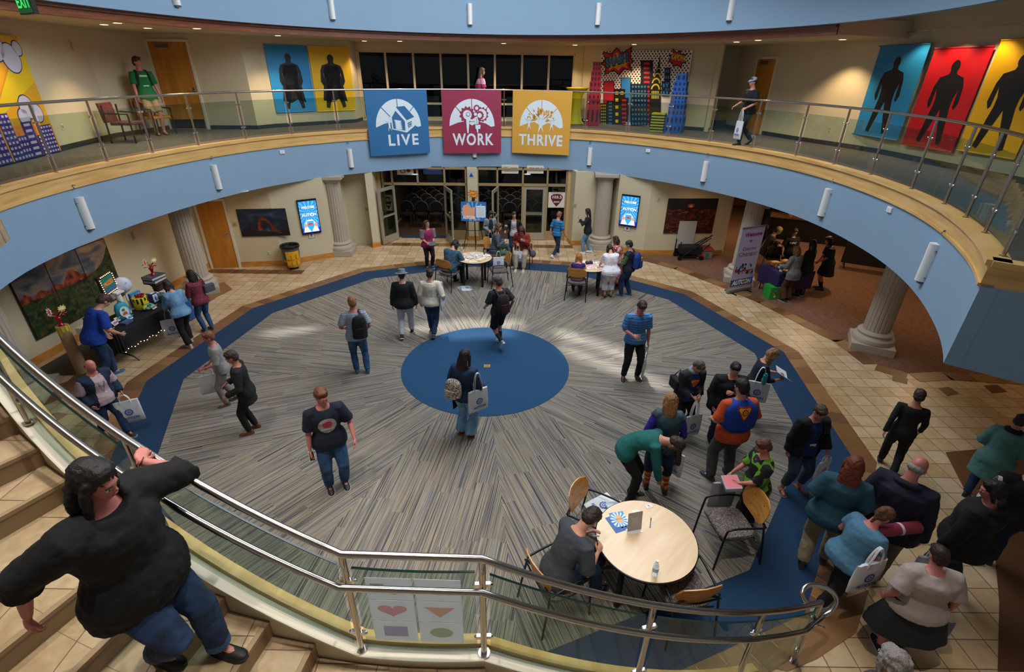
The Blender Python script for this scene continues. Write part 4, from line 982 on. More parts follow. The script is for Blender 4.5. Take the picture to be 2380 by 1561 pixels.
# ================================================================== FURNITURE AND OBJECTS
def T(M, *p): return tuple(M @ Vector(p))
def Mz(x, y, z, a): return Matrix.Translation((x, y, z)) @ Matrix.Rotation(a, 4, 'Z')
SEATC = cells('seat_weave', ['#6b5f58', '#3c3a3e', '#8a7568', '#4c5a66', '#5e4038'], 90)
CHWOOD = ramp_mat('chair_beech', [(0.3, '#b9792f'), (0.6, '#cf9243'), (0.8, '#d9a154')], (2, 2, 8), 2.5, 0.35, 4.0)
def chair(lab, x, y, rot, z=0.0, group='beech backed armchairs round the atrium tables', proto=[None], arms=True):
    """local +y is where the sitter faces"""
    if proto[0] is None:
        t = thing('armchair', lab, 'chair', (0, 0, 0))
        b = MB(); n = 14; top = []
        rings = []
        for zz, k in ((0.415, 0.93), (0.43, 1.0), (0.465, 1.0), (0.48, 0.94)):
            rings.append([(0.235 * k * (1 if c > 0 else -1) * abs(c) ** 0.45, 0.01 + 0.225 * k * (1 if s > 0 else -1) * abs(s) ** 0.45, zz) for c, s in [(math.cos(2 * math.pi * i / 28), math.sin(2 * math.pi * i / 28)) for i in range(28)]])
        b.loft(rings); b.build('seat', SEATC, t, smooth=True)
        b = MB(); rows = []
        outl = [(-0.17, 0.60), (-0.225, 0.68), (-0.235, 0.78), (-0.20, 0.86), (-0.1, 0.895), (0, 0.9), (0.1, 0.895), (0.20, 0.86), (0.235, 0.78), (0.225, 0.68), (0.17, 0.60), (0.08, 0.575), (-0.08, 0.575)]
        def bk(xx, zz, o): return (xx, -0.245 + 0.9 * xx * xx - (zz - 0.58) * 0.22 + o, zz)
        f = [bk(q, w_, 0.0) for q, w_ in outl]; r_ = [bk(q, w_, -0.013) for q, w_ in outl]; k = len(outl)
        cf, cr_ = bk(0, 0.74, 0.0), bk(0, 0.74, -0.013)
        mid = [bk(q * 0.5, 0.74 + (w_ - 0.74) * 0.5, 0) for q, w_ in outl]; midr = [bk(q * 0.5, 0.74 + (w_ - 0.74) * 0.5, -0.013) for q, w_ in outl]
        vs = f + r_ + mid + midr + [cf, cr_]; fs = []
        for i in range(k):
            j = (i + 1) % k; fs += [(i, j, 2 * k + j, 2 * k + i), (2 * k + i, 2 * k + j, 4 * k), (k + j, k + i, 3 * k + i, 3 * k + j), (3 * k + j, 3 * k + i, 4 * k + 1), (j, i, k + i, k + j)]
        b.add(vs, fs); bo = b.build('backrest', CHWOOD, t, smooth=True)
        b = MB()
        for q in ((-0.09, 0.66), (0.09, 0.66), (-0.09, 0.8), (0.09, 0.8)): b.ell(bk(q[0], q[1], 0.001), (0.008, 0.004, 0.008), None, 8, 4)
        b.build('screw', BLACKM, bo)
        for s in (-1, 1):
            b = MB(); b.tube(smooth_path([(s * 0.27, 0.27, 0.0), (s * 0.26, 0.235, 0.60), (s * 0.26, 0.21, 0.655), (s * 0.26, 0.1, 0.665), (s * 0.26, -0.16, 0.64), (s * 0.255, -0.235, 0.62)], 2), 0.0125, 10); b.build('front_leg_and_arm', BLACKM, t, smooth=True)
            b = MB(); b.tube([(s * 0.27, -0.33, 0.0), (s * 0.25, -0.27, 0.42), (s * 0.235, -0.245, 0.62), (s * 0.15, -0.255, 0.665)], 0.0125, 10); b.build('rear_leg', BLACKM, t, smooth=True)
        b = MB(); b.tube([(-0.255, 0.2, 0.40), (0.255, 0.2, 0.40)], 0.01, 8); b.tube([(-0.25, -0.2, 0.40), (0.25, -0.2, 0.40)], 0.01, 8); b.tube([(-0.25, -0.26, 0.62), (0.0, -0.29, 0.64), (0.25, -0.26, 0.62)], 0.01, 8); b.build('seat_frame', BLACKM, t)
        proto[0] = t
    else: t = copy_tree(proto[0])
    t.location = (x, y, z); t.rotation_euler = (0, 0, R(rot) - math.pi / 2); t['label'] = lab; t['category'] = 'chair'; t['group'] = group
    return t
MAPT = ramp_mat('maple_table_top', [(0.3, '#d8b78d'), (0.6, '#e3c59d'), (0.8, '#ead1ac')], (1, 7, 1), 2.0, 0.28, 5.0)
def round_table(lab, x, y, r, h, rot=45):
    t = thing('round_table', lab, 'table', (x, y, 0), R(rot), 'round maple tables')
    b = MB(); b.lathe([(r - 0.012, h - 0.03), (r - 0.004, h - 0.012), (r - 0.004, h)], 72); b.build('table_top', MAPT, t, smooth=False)
    b = MB(); b.lathe([(r - 0.006, h - 0.034), (r + 0.006, h - 0.028), (r + 0.006, h - 0.006), (r - 0.003, h - 0.001), (r - 0.006, h - 0.034)], 72); b.build('edge_band', BLACKM, t)
    for i in range(4):
        a_ = R(90 * i); b = MB(); b.cyl((r - 0.12) * math.cos(a_), (r - 0.12) * math.sin(a_), 0, h - 0.03, 0.032, 14); b.build('leg', BLACKM, t, smooth=True)
    return t
NT = at(1502, 1250, 0.74)
round_table('large round maple table in the foreground with a bottle and sign holder', NT[0], NT[1], 0.545, 0.74)
NH = 0.741
chair('beech backed armchair holding a tote bag, left behind the foreground table', *at(1375, 1270, 0), -35)
chair('empty beech backed armchair standing right of the foreground table', *at(1680, 1275, 0), 188)
chair('beech backed armchair pushed in on the near side of the foreground table', *at(1570, 1430, 0), 100)
CM = at(1290, 1405, 0)
chair('beech backed armchair under the seated person with a phone', CM[0], CM[1], 28)
# things on the near table
def flat_print(name, lab, cat, px, py, z, w, h, rot, cols, group=None, th=0.003, text=None, seed=0, fn=None):
    x, y = at(px, py, z); a_ = R(rot)
    t = thing(name, lab, cat, (x, y, z), a_, group)
    g = Gfx((-w / 2, -h / 2, th), (1, 0, 0), (0, 1, 0), 0.0006); g.board(w, h, mat(cols[0], 0.5), th - 0.0005)
    if fn: fn(g, w, h)
    g.build('sheet', parent=t); return t
def aut_print(g, w, h):
    rnd = random.Random(2)
    for i in range(14):
        a_ = i * math.pi / 7; g.poly([(w / 2, h / 2), (w / 2 + w * .6 * math.cos(a_), h / 2 + h * .5 * math.sin(a_)), (w / 2 + w * .6 * math.cos(a_ + .22), h / 2 + h * .5 * math.sin(a_ + .22))], mat('#d7ecf8', 0.5), 1)
    g.rect(0, 0, w, h * .1, mat('#1c58a8', 0.5), 1); g.burst(w / 2, h * .55, w * .3, h * .3, 9, mat('#eeb04a', 0.5), 2); g.text('AUTCON', w / 2, h * .5, h * .1, mat('#245fb5', 0.5), 3, bold=0.02, width=w * .5)
flat_print('programme', 'blue and white sunburst programme lying on the foreground table', 'leaflet', 1440, 1208, NH, 0.17, 0.23, 12, ['#3a8fd0'], fn=aut_print)
flat_print('programme', 'second blue programme showing at the lower left under the first', 'leaflet', 1434, 1216, NH - 0.0008, 0.17, 0.23, 22, ['#245fa5'])
def bcard(g, w, h): g.disc(w * .5, h * .6, h * .16, mat('#c24a4a', 0.5), 1); g.rect(w * .2, h * .25, w * .8, h * .3, mat('#8a8a8a', 0.5), 1)
flat_print('card', 'small white card with a red mark near the far table rim', 'card', 1508, 1176, NH, 0.09, 0.06, 25, ['#e9e4dc'], fn=bcard)
flat_print('card', 'white folded card peeping out behind the sign holder', 'card', 1478, 1189, NH, 0.09, 0.05, 5, ['#eeeae2'])
x, y = at(1474, 1232, NH); t = thing('sign_holder', 'upright clear sign holder with a grey printed notice on the foreground table', 'sign', (x, y, NH), R(14))
b = MB(); b.box(-0.085, -0.045, 0, 0.085, 0.035, 0.004); b.build('foot', mat('#e6e2da', 0.2), t)
M = Matrix.Rotation(R(-8), 4, 'X'); b = MB(); b.box(-0.085, -0.004, 0.003, 0.085, 0.0, 0.25, M=M); b.build('panel', mat('#cfcac2', 0.15), t)
g = Gfx(T(M, -0.083, -0.006, 0.01), (1, 0, 0), T(M, 0, 0, 1), 0.0006); g.rect(0, 0, 0.166, 0.235, mat('#a9a5a4', 0.5), 0)
for k in range(4): g.rect(0.045, 0.16 - k * 0.022, 0.12, 0.166 - k * 0.022, mat('#c8c4bf', 0.5), 1)
g.build('notice', parent=t)
x, y = at(1512, 1215, NH); t = thing('pen', 'blue and black ballpoint pen on the foreground table', 'pen', (x, y, NH), R(72))
b = MB(); b.tube([(-0.07, 0, 0.006), (0.03, 0, 0.006)], 0.0055, 8); b.build('barrel', mat('#3f7fa8', 0.3), t); b = MB(); b.tube([(0.03, 0, 0.006), (0.07, 0, 0.006), (0.078, 0, 0.006)], [0.0058, 0.0055, 0.002], 8); b.build('cap', mat('#15161a', 0.3), t)
def bottle(px, py, z, lab, h=0.21, r=0.032):
    x, y = at(px, py, z); t = thing('water_bottle', lab, 'bottle', (x, y, z), 0, 'clear water bottles')
    PET = glass('#e4ebee', 0.35)
    b = MB(); b.lathe([(r * .8, 0.0), (r, 0.01), (r, h * .25), (r * .93, h * .3), (r, h * .35), (r * .93, h * .5), (r, h * .55), (r * .9, h * .7), (r * .5, h * .86), (r * .38, h * .9), (r * .38, h * .94)], 20); b.build('bottle_body', PET, t, smooth=True)
    b = MB(); b.lathe([(r * 1.01, h * .33), (r * 1.01, h * .56)], 20); b.build('label_band', mat('#cfd8dd', 0.4), t)
    b = MB(); b.cyl(0, 0, h * .94, h * 1.0, r * .44, 14); b.build('cap', WHITEP, t)
bottle(1521, 1335, NH, 'clear water bottle near the front rim of the foreground table')
# tote bags
TOTE = mat('#d3d7da', 0.8, bump=0.25, bscale=14, name='white_tote_cloth'); TOTEB = mat('#2a56a8', 0.6); TOTEG = mat('#5876b4', 0.6)
def tote(lab, x, y, ztop, face, w=0.34, h=0.38, handle=0.24, tilt=0.0, logo=True, side=0.0, flatlie=False, text='AUTCON', thick=0.05, spread=0.03, col=None, M=None, grp='white convention tote bags'):
    """hangs from (x,y,ztop); front faces the given direction"""
    t = thing('tote_bag', lab, 'bag', (0, 0, 0), 0, grp)
    if M is None:
        M = Matrix.Translation((x, y, ztop)) @ Matrix.Rotation(R(face) + math.pi / 2, 4, 'Z') @ Matrix.Rotation(R(side), 4, 'Y') @ Matrix.Rotation(R(tilt), 4, 'X')
    t.matrix_world = M
    b = MB(); n = 28; rings = []
    for f, kk, th in ((0, 0.93, 0.35), (0.04, 1.0, 0.8), (0.35, 1.0, 1.2), (0.75, 0.99, 1.0), (1.0, 0.97, 0.55)):
        rings.append([((w / 2) * kk * (1 if c > 0 else -1) * abs(c) ** 0.5, (thick / 2) * th * (1 if s > 0 else -1) * abs(s) ** 0.7 + 0.004 * math.sin(9 * c + 5 * f), -handle - h + h * f) for c, s in [(math.cos(2 * math.pi * i / n), math.sin(2 * math.pi * i / n)) for i in range(n)]])
    b.loft(rings, caps=True); bo = b.build('bag_body', mat(col, 0.8, bump=0.25, bscale=14) if col else TOTE, t, smooth=True)
    for s in (-1, 1):
        b = MB(); P = smooth_path([(-w * .2, s * thick * .3, -handle - 0.04), (-w * .18, s * thick * .35, -handle * .6), (-0.03, s * 0.008, -0.02), (0.0, s * 0.006, 0.0), (0.03, s * 0.008, -0.02), (w * .18, s * thick * .35, -handle * .6), (w * .2, s * thick * .3, -handle - 0.04)], 2)
        b.tube(P, 0.011, 6, flat=0.3); b.build('handle', mat(col, 0.8) if col else TOTE, t)
    if logo:
        for s in (1, -1):
            g = Gfx((s * -w / 2, -s * (thick * .62 + 0.004), -handle - h), (s, 0, 0), (0, 0, 1), 0.001)
            g.gear(w * .5, h * .52, w * .17, TOTEB, TOTE, 0, 10, 0.6); g.gear(w * .5, h * .52, w * .075, TOTEB, TOTE, 2, 8, 0.4); g.text(text, w * .5, h * .2, h * .1, TOTEB, 0, bold=0.035, shear=0.2, width=w * .66); g.build('printed_logo', parent=bo)
    return t
def tote_lying(lab, px, py, z, rot, **k):
    x, y = at(px, py, z); M = Matrix.Translation((x, y, z)) @ Matrix.Rotation(R(rot), 4, 'Z') @ Matrix.Rotation(R(-84), 4, 'X') @ Matrix.Translation((0, 0, 0.0))
    return tote(lab, 0, 0, 0, 0, M=M, **k)
tote_lying('white tote bag slumped on the armchair left behind the foreground table', 1452, 1150, 0.55, 300, w=0.33, h=0.36, handle=0.16, thick=0.05)
tote_lying('second pale blue tote bag beside it on the same armchair, handles on the table', 1478, 1172, 0.62, 285, w=0.26, h=0.2, handle=0.15, thick=0.05, logo=False, col='#bcc9d6')
tote_lying('white tote bag lying flat on the striped carpet by the far left table', 1062, 669, 0.035, 100, w=0.34, h=0.34, handle=0.12, thick=0.04)

# ---- far activity tables
LT = at(1102, 598, 0.75); round_table('round maple activity table spread with craft papers left of the easel axis', LT[0], LT[1], 0.48, 0.75, 40)
RT = at(1372, 617, 0.75); round_table('round maple activity table where the long haired child sits', RT[0], RT[1], 0.46, 0.75, 40)
TH = 0.751
chair('beech backed armchair under the person in the denim shirt', *at(1046, 668, 0), 62)
chair('empty beech backed armchair at the near right of the far left table', *at(1160, 662, 0), 195)
chair('beech backed armchair under the person in the red jacket', *at(1213, 618, 0), -100)
chair('beech backed armchair under the person with crossed legs', *at(1150, 622, 0), -20)
chair('beech backed armchair with its back to the viewer under the long haired child', *at(1338, 690, 0), 80)
chair('beech backed armchair half hidden behind the white dressed person', *at(1420, 660, 0), 150)
CR = ['#e88ac0', '#f2e25c', '#7fd0e8', '#f08a3c', '#9be08a', '#c98ae8', '#e85c6a', '#f4f2ee', '#f4f2ee', '#f4f2ee']
def scribble(seed):
    def fn(g, w, h):
        rnd = random.Random(seed)
        for i in range(7): g.disc(rnd.uniform(.15, .85) * w, rnd.uniform(.15, .85) * h, rnd.uniform(.05, .14) * w, mat(rnd.choice(CR), 0.6), 1 + i % 2, n=9)
    return fn
rnd = random.Random(11)
for i, (dx, dy, r_) in enumerate([(-.28, .05, 20), (-.2, -.22, 70), (0, -.33, 5), (.05, .02, 40), (.2, .22, 15), (.3, -.05, 80), (-.05, .28, 110), (-.33, .2, 30), (.18, -.2, 60), (.02, .14, 95), (-.12, -.05, 140), (.33, .12, 10)]):
    t = flat_print('craft_paper', ['loose colouring sheet spread on the far left activity table'][0], 'paper', 0, 9999, 0, 0.2, 0.15, r_, [rnd.choice(['#ece9e4', '#e9d7df', '#dfe6ea', '#ece4cf'])], fn=scribble(i), group='colouring sheets on the far left table', th=0.0015)
    t.location = (LT[0] + dx, LT[1] + dy, TH + 0.0016 * i)
for i, (dx, dy, r_) in enumerate([(-.25, .1, 15), (-.1, .25, 60), (.12, .2, 20), (.0, 0, 85), (-.05, -.2, 30), (.25, .0, 110), (.2, -.22, 10), (-.28, -.12, 50)]):
    t = flat_print('craft_paper', 'loose colouring sheet spread on the far right activity table', 'paper', 0, 9999, 0, 0.2, 0.15, r_, [rnd.choice(['#ece9e4', '#f0b0cf', '#f0e08a', '#dfe6ea'])], fn=scribble(i + 30), group='colouring sheets on the far right table', th=0.0015)
    t.location = (RT[0] + dx, RT[1] + dy, TH + 0.0016 * i)
bottle(1072, 583, TH + 0.02, 'clear water bottle on the far rim of the far left activity table', 0.2, 0.03); bottle(1382, 606, TH + 0.02, 'clear water bottle on the far rim of the far right activity table', 0.2, 0.03)
t = thing('marker_box', 'open box of coloured markers on the far right activity table', 'box', (RT[0] - 0.02, RT[1] + 0.12, TH + 0.014), R(10))
b = MB(); b.box(-.09, -.05, 0, .09, .05, .05); b.build('tray', mat('#2f2740', 0.6), t)
for i, c in enumerate(['#e23b3b', '#f0a52a', '#f4e23c', '#3fb35c', '#2f7fd0', '#8a3fc0', '#e85ca0']): b = MB(); b.cyl(-.075 + i * .025, 0.0, .02, .105, .009, 8); b.build('marker', mat(c, 0.4), t)
t = thing('headphones', 'navy headphones lying on the rim of the far left activity table', 'headphones', (LT[0] + 0.32, LT[1] + 0.26, TH + 0.02), 0.6)
b = MB(); b.tube([(0.07 * math.cos(a_), 0.07 * math.sin(a_), 0.02) for a_ in np.linspace(0, math.pi, 9)], 0.008, 8); b.build('band', mat('#1d2c55', 0.5), t)
for s in (-1, 1): b = MB(); b.ell((s * 0.07, 0, 0.02), (0.02, 0.03, 0.022)); b.build('ear_cup', mat('#1d2c55', 0.5), t)

# ---- easel with poster by the lobby pier
ex, ey = at(1103, 577, 0); t = thing('easel', 'black tripod easel standing before the cream pier between the lobby doors', 'easel', (ex, ey, 0), 0)
for nm, P in (('leg', [(-0.35, -0.1, 0), (-0.07, 0.02, 1.55)]), ('leg', [(0.35, -0.1, 0), (0.07, 0.02, 1.55)]), ('leg', [(0.02, 0.42, 0), (0.0, 0.05, 1.5)]), ('leg', [(0.05, -0.16, 0.0), (0.0, 0.0, 1.62)])):
    b = MB(); b.tube(P, 0.011, 8); b.build(nm, BLACKM, t)
b = MB(); b.tube([(-0.26, -0.07, 0.62), (0.26, -0.07, 0.62)], 0.01, 8); b.tube([(-0.3, -0.05, 0.92), (0.3, -0.05, 0.92)], 0.012, 8); b.build('crossbar', BLACKM, t)
t = thing('easel_poster', 'blue sunburst convention poster with a white schedule resting on the easel', 'poster', (ex - 0.40, ey - 0.085, 0.93), 0)
g = Gfx((0, 0, 0), (1, 0, 0), (0, 0.12, 1), 0.002); w, h = 0.80, 0.60; g.board(w, h, mat('#2f6fb8', 0.5), 0.012)
for i in range(16):
    a_ = i * math.pi / 8; g.poly([(w * .5, h * .5), (w * .5 + .5 * w * math.cos(a_), h * .5 + .5 * h * math.sin(a_)), (w * .5 + .5 * w * math.cos(a_ + .2), h * .5 + .5 * h * math.sin(a_ + .2))], mat('#6fb4e6', 0.5), 1)
g.poly([(0.03, .2), (.07, .47), (.2, .53), (.33, .42), (.45, .45), (.42, .1), (.6, .02), (.2, .08)], mat('#e9a77c', 0.5), 2); g.text('AUTCON', w * .31, h * .12, h * .15, mat('#eef2f5', 0.5), 3, bold=0.04, shear=0.2, width=w * .5)
g.rect(w * .6, h * .2, w * .97, h * .8, mat('#e8edf2', 0.6), 4)
for k in range(7): g.rect(w * .64, h * (.28 + .07 * k), w * .93, h * (.295 + .07 * k), mat('#8794a5', 0.6), 5)
g.build('board', parent=t)
t = thing('starburst_sign', 'small red and yellow starburst cut-out on top of the easel', 'sign', (ex, ey - 0.02, 1.55), 0)
g = Gfx((-0.2, -0.03, 0), (1, 0, 0), (0, 0, 1), 0.003); g.burst(.2, .22, .2, .15, 10, mat('#2a2323', 0.5), 0, seed=4); g.burst(.2, .22, .185, .135, 10, mat('#e2552c', 0.5), 1, seed=4); g.burst(.2, .22, .15, .1, 10, mat('#f4c32d', 0.5), 2, seed=4); g.text('ZAP!', .2, .19, .06, mat('#c22d22', 0.5), 3, bold=0.03)
g.add([g.P(x, y, -3) for x, y in ((.15, .0), (.25, .0), (.25, .3), (.15, .3))], [(0, 1, 2, 3)], mat('#2a2323', 0.5)); g.build('cutout', parent=t)

# ---- wall pictures and screens
def picture(name, lab, cat, P, Q, c4, fn, depth=0.035, frame=None, extra=None, off=None):
    o, u, v, w, h = board_frame(P, Q, *c4, off=depth if off is None else off); t = thing(name, lab, cat, tuple(o))
    g = Gfx((0, 0, 0), u, v, 0.0012); g.board(w, h, frame or BLACKM, depth); fn(g, w, h); g.build('panel', parent=t)
    if extra: extra(t, g, w, h)
    return t
def field(key, stops, sc, ns, **k): return ramp_mat(key, stops, sc, ns, 0.5, **k)
def arch_fn(g, w, h):
    sky = field('milky_sky', [(0.3, '#0b1220'), (0.5, '#152338'), (0.62, '#27394c'), (0.75, '#5d6470')], (1, 1, 2.2), 2.2, detail=8.0, dist=1.2)
    g.rect(.01, .01, w - .01, h - .01, sky, 1); g.poly([(.01, .01), (w - .01, .01), (w - .01, h * .22), (w * .75, h * .18), (w * .4, h * .17), (w * .2, h * .25), (.01, h * .2)], mat('#15100e', 0.6), 2)
    rk = field('red_rock', [(0.35, '#3c120b'), (0.55, '#73261a'), (0.75, '#a4472b')], (1, 1, 1), 9)
    g.poly([(w * .36, h * .2), (w * .38, h * .5), (w * .43, h * .68), (w * .5, h * .73), (w * .57, h * .68), (w * .66, h * .48), (w * .78, h * .18), (w * .86, h * .08), (w * .72, h * .14), (w * .66, h * .2), (w * .63, h * .4), (w * .56, h * .58), (w * .5, h * .6), (w * .45, h * .5), (w * .46, h * .22)], rk, 3)
picture('arch_photograph', 'dark framed night photograph of a red rock arch by the honey oak door', 'picture', DW0, DW1, ((549, 487), (663, 483), (675, 546), (564, 549)), arch_fn)
def canyon_fn(g, w, h):
    g.rect(.01, .01, w - .01, h - .01, field('canyon_floor', [(0.35, '#0d0706'), (0.5, '#3a130b'), (0.6, '#7c2c14'), (0.75, '#b5532a')], (1.2, 1.2, 2.4), 6, detail=8.0, dist=1.5), 1)
    g.rect(.01, h * .7, w - .01, h - .01, field('canyon_sky', [(0.3, '#0b0c16'), (0.6, '#1a1620'), (0.8, '#2c1a1c')], (1, 1, 2), 3), 2)
    g.disc(w * .47, h * .8, w * .07, mat('#8a3d1c', 0.6), 3, ry=h * .06); g.disc(w * .47, h * .79, w * .03, mat('#e28a3e', 0.6), 4, ry=h * .035)
picture('canyon_photograph', 'dark framed photograph of a glowing canyon at dusk above the folded wagon', 'picture', LW2[4], LW2[5], ((1553, 461), (1668, 461), (1654, 541), (1542, 541)), canyon_fn)
MURP, MURQ = (-9.32, 8.4), (-8.98, 12.62)
def mural_fn(g, w, h):
    sky = field('sunset_sky', [(0.3, '#2f4058'), (0.45, '#5a6478'), (0.55, '#98806f'), (0.65, '#5d6c82'), (0.8, '#b08c72')], (1, 1, 2.5), 1.6, detail=7.0, dist=0.8)
    red = field('red_cliffs', [(0.35, '#4d1a12'), (0.5, '#8a3a22'), (0.65, '#a95a35'), (0.8, '#6c3423')], (1, 1, .6), 11, detail=8.0)
    grn = field('desert_scrub', [(0.32, '#0d130b'), (0.45, '#1f3016'), (0.55, '#30481f'), (0.64, '#5c3a26'), (0.7, '#3b5a26'), (0.8, '#7a6a4a')], (1, 1, 1.2), 9, detail=9.0, dist=0.7)
    g.rect(.01, .01, w - .01, h - .01, sky, 1)
    g.poly([(.01, h * .45), (.01, h * .62), (w * .06, h * .66), (w * .12, h * .58), (w * .2, h * .63), (w * .28, h * .57), (w * .34, h * .64), (w * .42, h * .58), (w * .5, h * .72), (w * .55, h * .74), (w * .62, h * .63), (w * .7, h * .58), (w * .8, h * .56), (w - .01, h * .6), (w - .01, h * .4)], red, 2)
    g.poly([(.01, .01), (w - .01, .01), (w - .01, h * .88), (w * .95, h * .78), (w * .88, h * .66), (w * .78, h * .58), (w * .66, h * .54), (w * .5, h * .53), (w * .36, h * .54), (w * .2, h * .52), (w * .1, h * .54), (.01, h * .52)], grn, 3)
    g.poly([(w * .68, h * .02), (w * .95, h * .02), (w * .94, h * .2), (w * .8, h * .42), (w * .72, h * .42), (w * .75, h * .25)], field('river_stones', [(0.35, '#5d5a58'), (0.5, '#8d8780'), (0.7, '#b0a89e')], (1, 1, 1), 14), 4)
    for k in (.33, .66): g.rect(w * k - .006, 0, w * k + .006, h, mat('#141210', 0.7), 5)
tp = onwall(243, 549, MURP, MURQ); bl = onwall(81, 787, MURP, MURQ); br_ = onwall(287, 687, MURP, MURQ)
uu = (br_ - bl); uu[2] = 0; w_ = np.linalg.norm(uu); uu /= w_; zb_ = (bl[2] + br_[2]) / 2; mh = 1.36
t = thing('desert_mural', 'wide three panel wall photograph of red cliffs above green desert scrub', 'picture', (bl[0] + 0.05, bl[1], zb_)); g = Gfx((0, 0, 0), uu, (0, 0, 1), 0.0015); g.board(w_, mh, BLACKM, 0.04); mural_fn(g, w_, mh); g.build('panel', parent=t)
SCB = lambda c, e=1.0: mat(c, 0.3, emit=e)
def screen_fn(g, w, h):
    g.rect(.02, .045, w - .02, h - .045, SCB('#2a8be0', .75), 1)
    for i in range(18):
        a_ = i * math.pi / 9; cx, cy = w * .5, h * .62
        def cl(x, y): return (min(max(x, .02), w - .02), min(max(y, .05), h - .05))
        g.poly([(cx, cy), cl(cx + w * .7 * math.cos(a_), cy + h * .36 * math.sin(a_)), cl(cx + w * .7 * math.cos(a_ + .13), cy + h * .36 * math.sin(a_ + .13))], SCB('#5cb8f2', .8), 2)
    g.rect(.02, .045, w - .02, h * .18, SCB('#2338c8', .8), 2)
    g.text('WELCOME', w * .5, h * .74, h * .075, SCB('#0f2a55', .3), 3, bold=0.06, shear=0.12, width=w * .76); g.text('WELCOME', w * .5, h * .745, h * .07, SCB('#eef4f8', .9), 4, bold=0.03, shear=0.12, width=w * .7)
    g.text('AUTC N', w * .5, h * .52, h * .085, SCB('#0f2a55', .3), 3, bold=0.06, shear=0.15, width=w * .86); g.text('AUTC N', w * .5, h * .525, h * .08, SCB('#eef4f8', .9), 4, bold=0.03, shear=0.15, width=w * .8)
    g.disc(w * .66, h * .56, w * .085, SCB('#eef4f8', .9), 4); g.disc(w * .66, h * .56, w * .055, SCB('#2a8be0', .75), 5); g.rect(w * .645, h * .56, w * .675, h * .615, SCB('#eef4f8', .9), 6)
    # hands pulling a shirt open on a plain red badge
    g.poly([(w * .1, h * .06), (w * .2, h * .3), (w * .36, h * .42), (w * .64, h * .42), (w * .8, h * .3), (w * .9, h * .06)], SCB('#e9eef2', .7), 4)
    g.poly([(w * .5, h * .05), (w * .3, h * .24), (w * .34, h * .38), (w * .66, h * .38), (w * .7, h * .24)], SCB('#36a6e0', .8), 5); g.disc(w * .5, h * .29, w * .13, SCB('#d8452c', .7), 6, ry=h * .035)
    for s in (.22, .78): g.disc(w * s, h * .26, w * .08, SCB('#d9a07c', .7), 6, ry=h * .06)
def tv_extra(t, g, w, h): pass
for lab, P, Q, c4 in (('tall wall screen showing WELCOME AUTCON left of the lobby doors', LW[4], LW[5], ((688, 466), (733, 459), (746, 538), (703, 545))), ('tall wall screen showing WELCOME AUTCON right of the lobby doors', LW2[3], LW2[4], ((1446, 450), (1488, 455), (1481, 529), (1440, 522)))):
    picture('wall_screen', lab, 'screen', P, Q, c4, screen_fn, 0.06)
def note_fn(g, w, h): g.rect(.008, .008, w - .008, h - .008, mat('#e6e2e6', 0.6), 1); g.disc(w * .5, h * .55, w * .2, mat('#6a4a86', 0.6), 2, ry=h * .2); g.rect(w * .2, h * .2, w * .8, h * .28, mat('#55506a', 0.6), 2)
picture('notice', 'small white notice under the left wall screen', 'sign', LW[4], LW[5], ((716, 541), (729, 539), (731, 552), (718, 554)), note_fn, 0.01)
picture('notice', 'small white notice under the right wall screen', 'sign', LW2[3], LW2[4], ((1452, 525), (1466, 527), (1464, 537), (1450, 535)), note_fn, 0.01)
# switch plates, outlets, speakers
def plate(lab, P, Q, px, py, w=.12, h=.12, col='#b9a987', name='switch_plate', cat='switch'):
    c = onwall(px, py, P, Q); u = np.array([Q[0] - P[0], Q[1] - P[1], 0.]); u /= np.linalg.norm(u); t = thing(name, lab, cat, tuple(c))
    g = Gfx(-u * w / 2 - np.array([0, 0, h / 2]) + np.cross(u, (0, 0, 1)) * 0.012, u, (0, 0, 1), 0.002); g.board(w, h, mat(col, 0.5), 0.01); g.build('cover', parent=t)
    g = Gfx(-u * w / 2 - np.array([0, 0, h / 2]) + np.cross(u, (0, 0, 1)) * 0.014, u, (0, 0, 1), 0.002); g.rect(w * .3, h * .25, w * .45, h * .75, mat('#8f8063', 0.5), 1); g.rect(w * .58, h * .25, w * .73, h * .75, mat('#8f8063', 0.5), 1); g.build('switch', parent=t)
plate('tan switch plate between the honey oak door and the arch photograph', DW0, DW1, 545, 521); plate('white outlet low on the wall under the arch photograph', DW0, DW1, 625, 587, .07, .1, '#dcd6c8', 'outlet', 'outlet')
plate('tan switch plate on the cream wall left of the lobby doors', LW[7], (-4.4, 16.25), 852, 486); plate('tan switch plate on the cream wall right of the lobby doors', LW2[1], LW2[2], 1336, 477)
plate('white outlet low on the gallery wall behind the left railing', UW1[2], UW1[3], 144, 294, .07, .11, '#dcd6c8', 'outlet', 'outlet'); plate('pale wall speaker high on the left gallery wall', UW1[2], UW1[3], 165, 105, .09, .22, '#b7aa8e', 'wall_speaker', 'speaker')
plate('white thermostat between the right screen and the canyon photograph', LW2[4], LW2[5], 1531, 463, .13, .13, '#c4bda9', 'thermostat', 'thermostat'); plate('white outlet on the right gallery wall below the blue banner', UW3[3], crease, 1929, 299, .07, .11, '#dcd6c8', 'outlet', 'outlet')
plate('pale card reader on the wall above the merchandise table', MURP, MURQ, 308, 548, .08, .2, '#a99c82', 'wall_speaker', 'speaker')

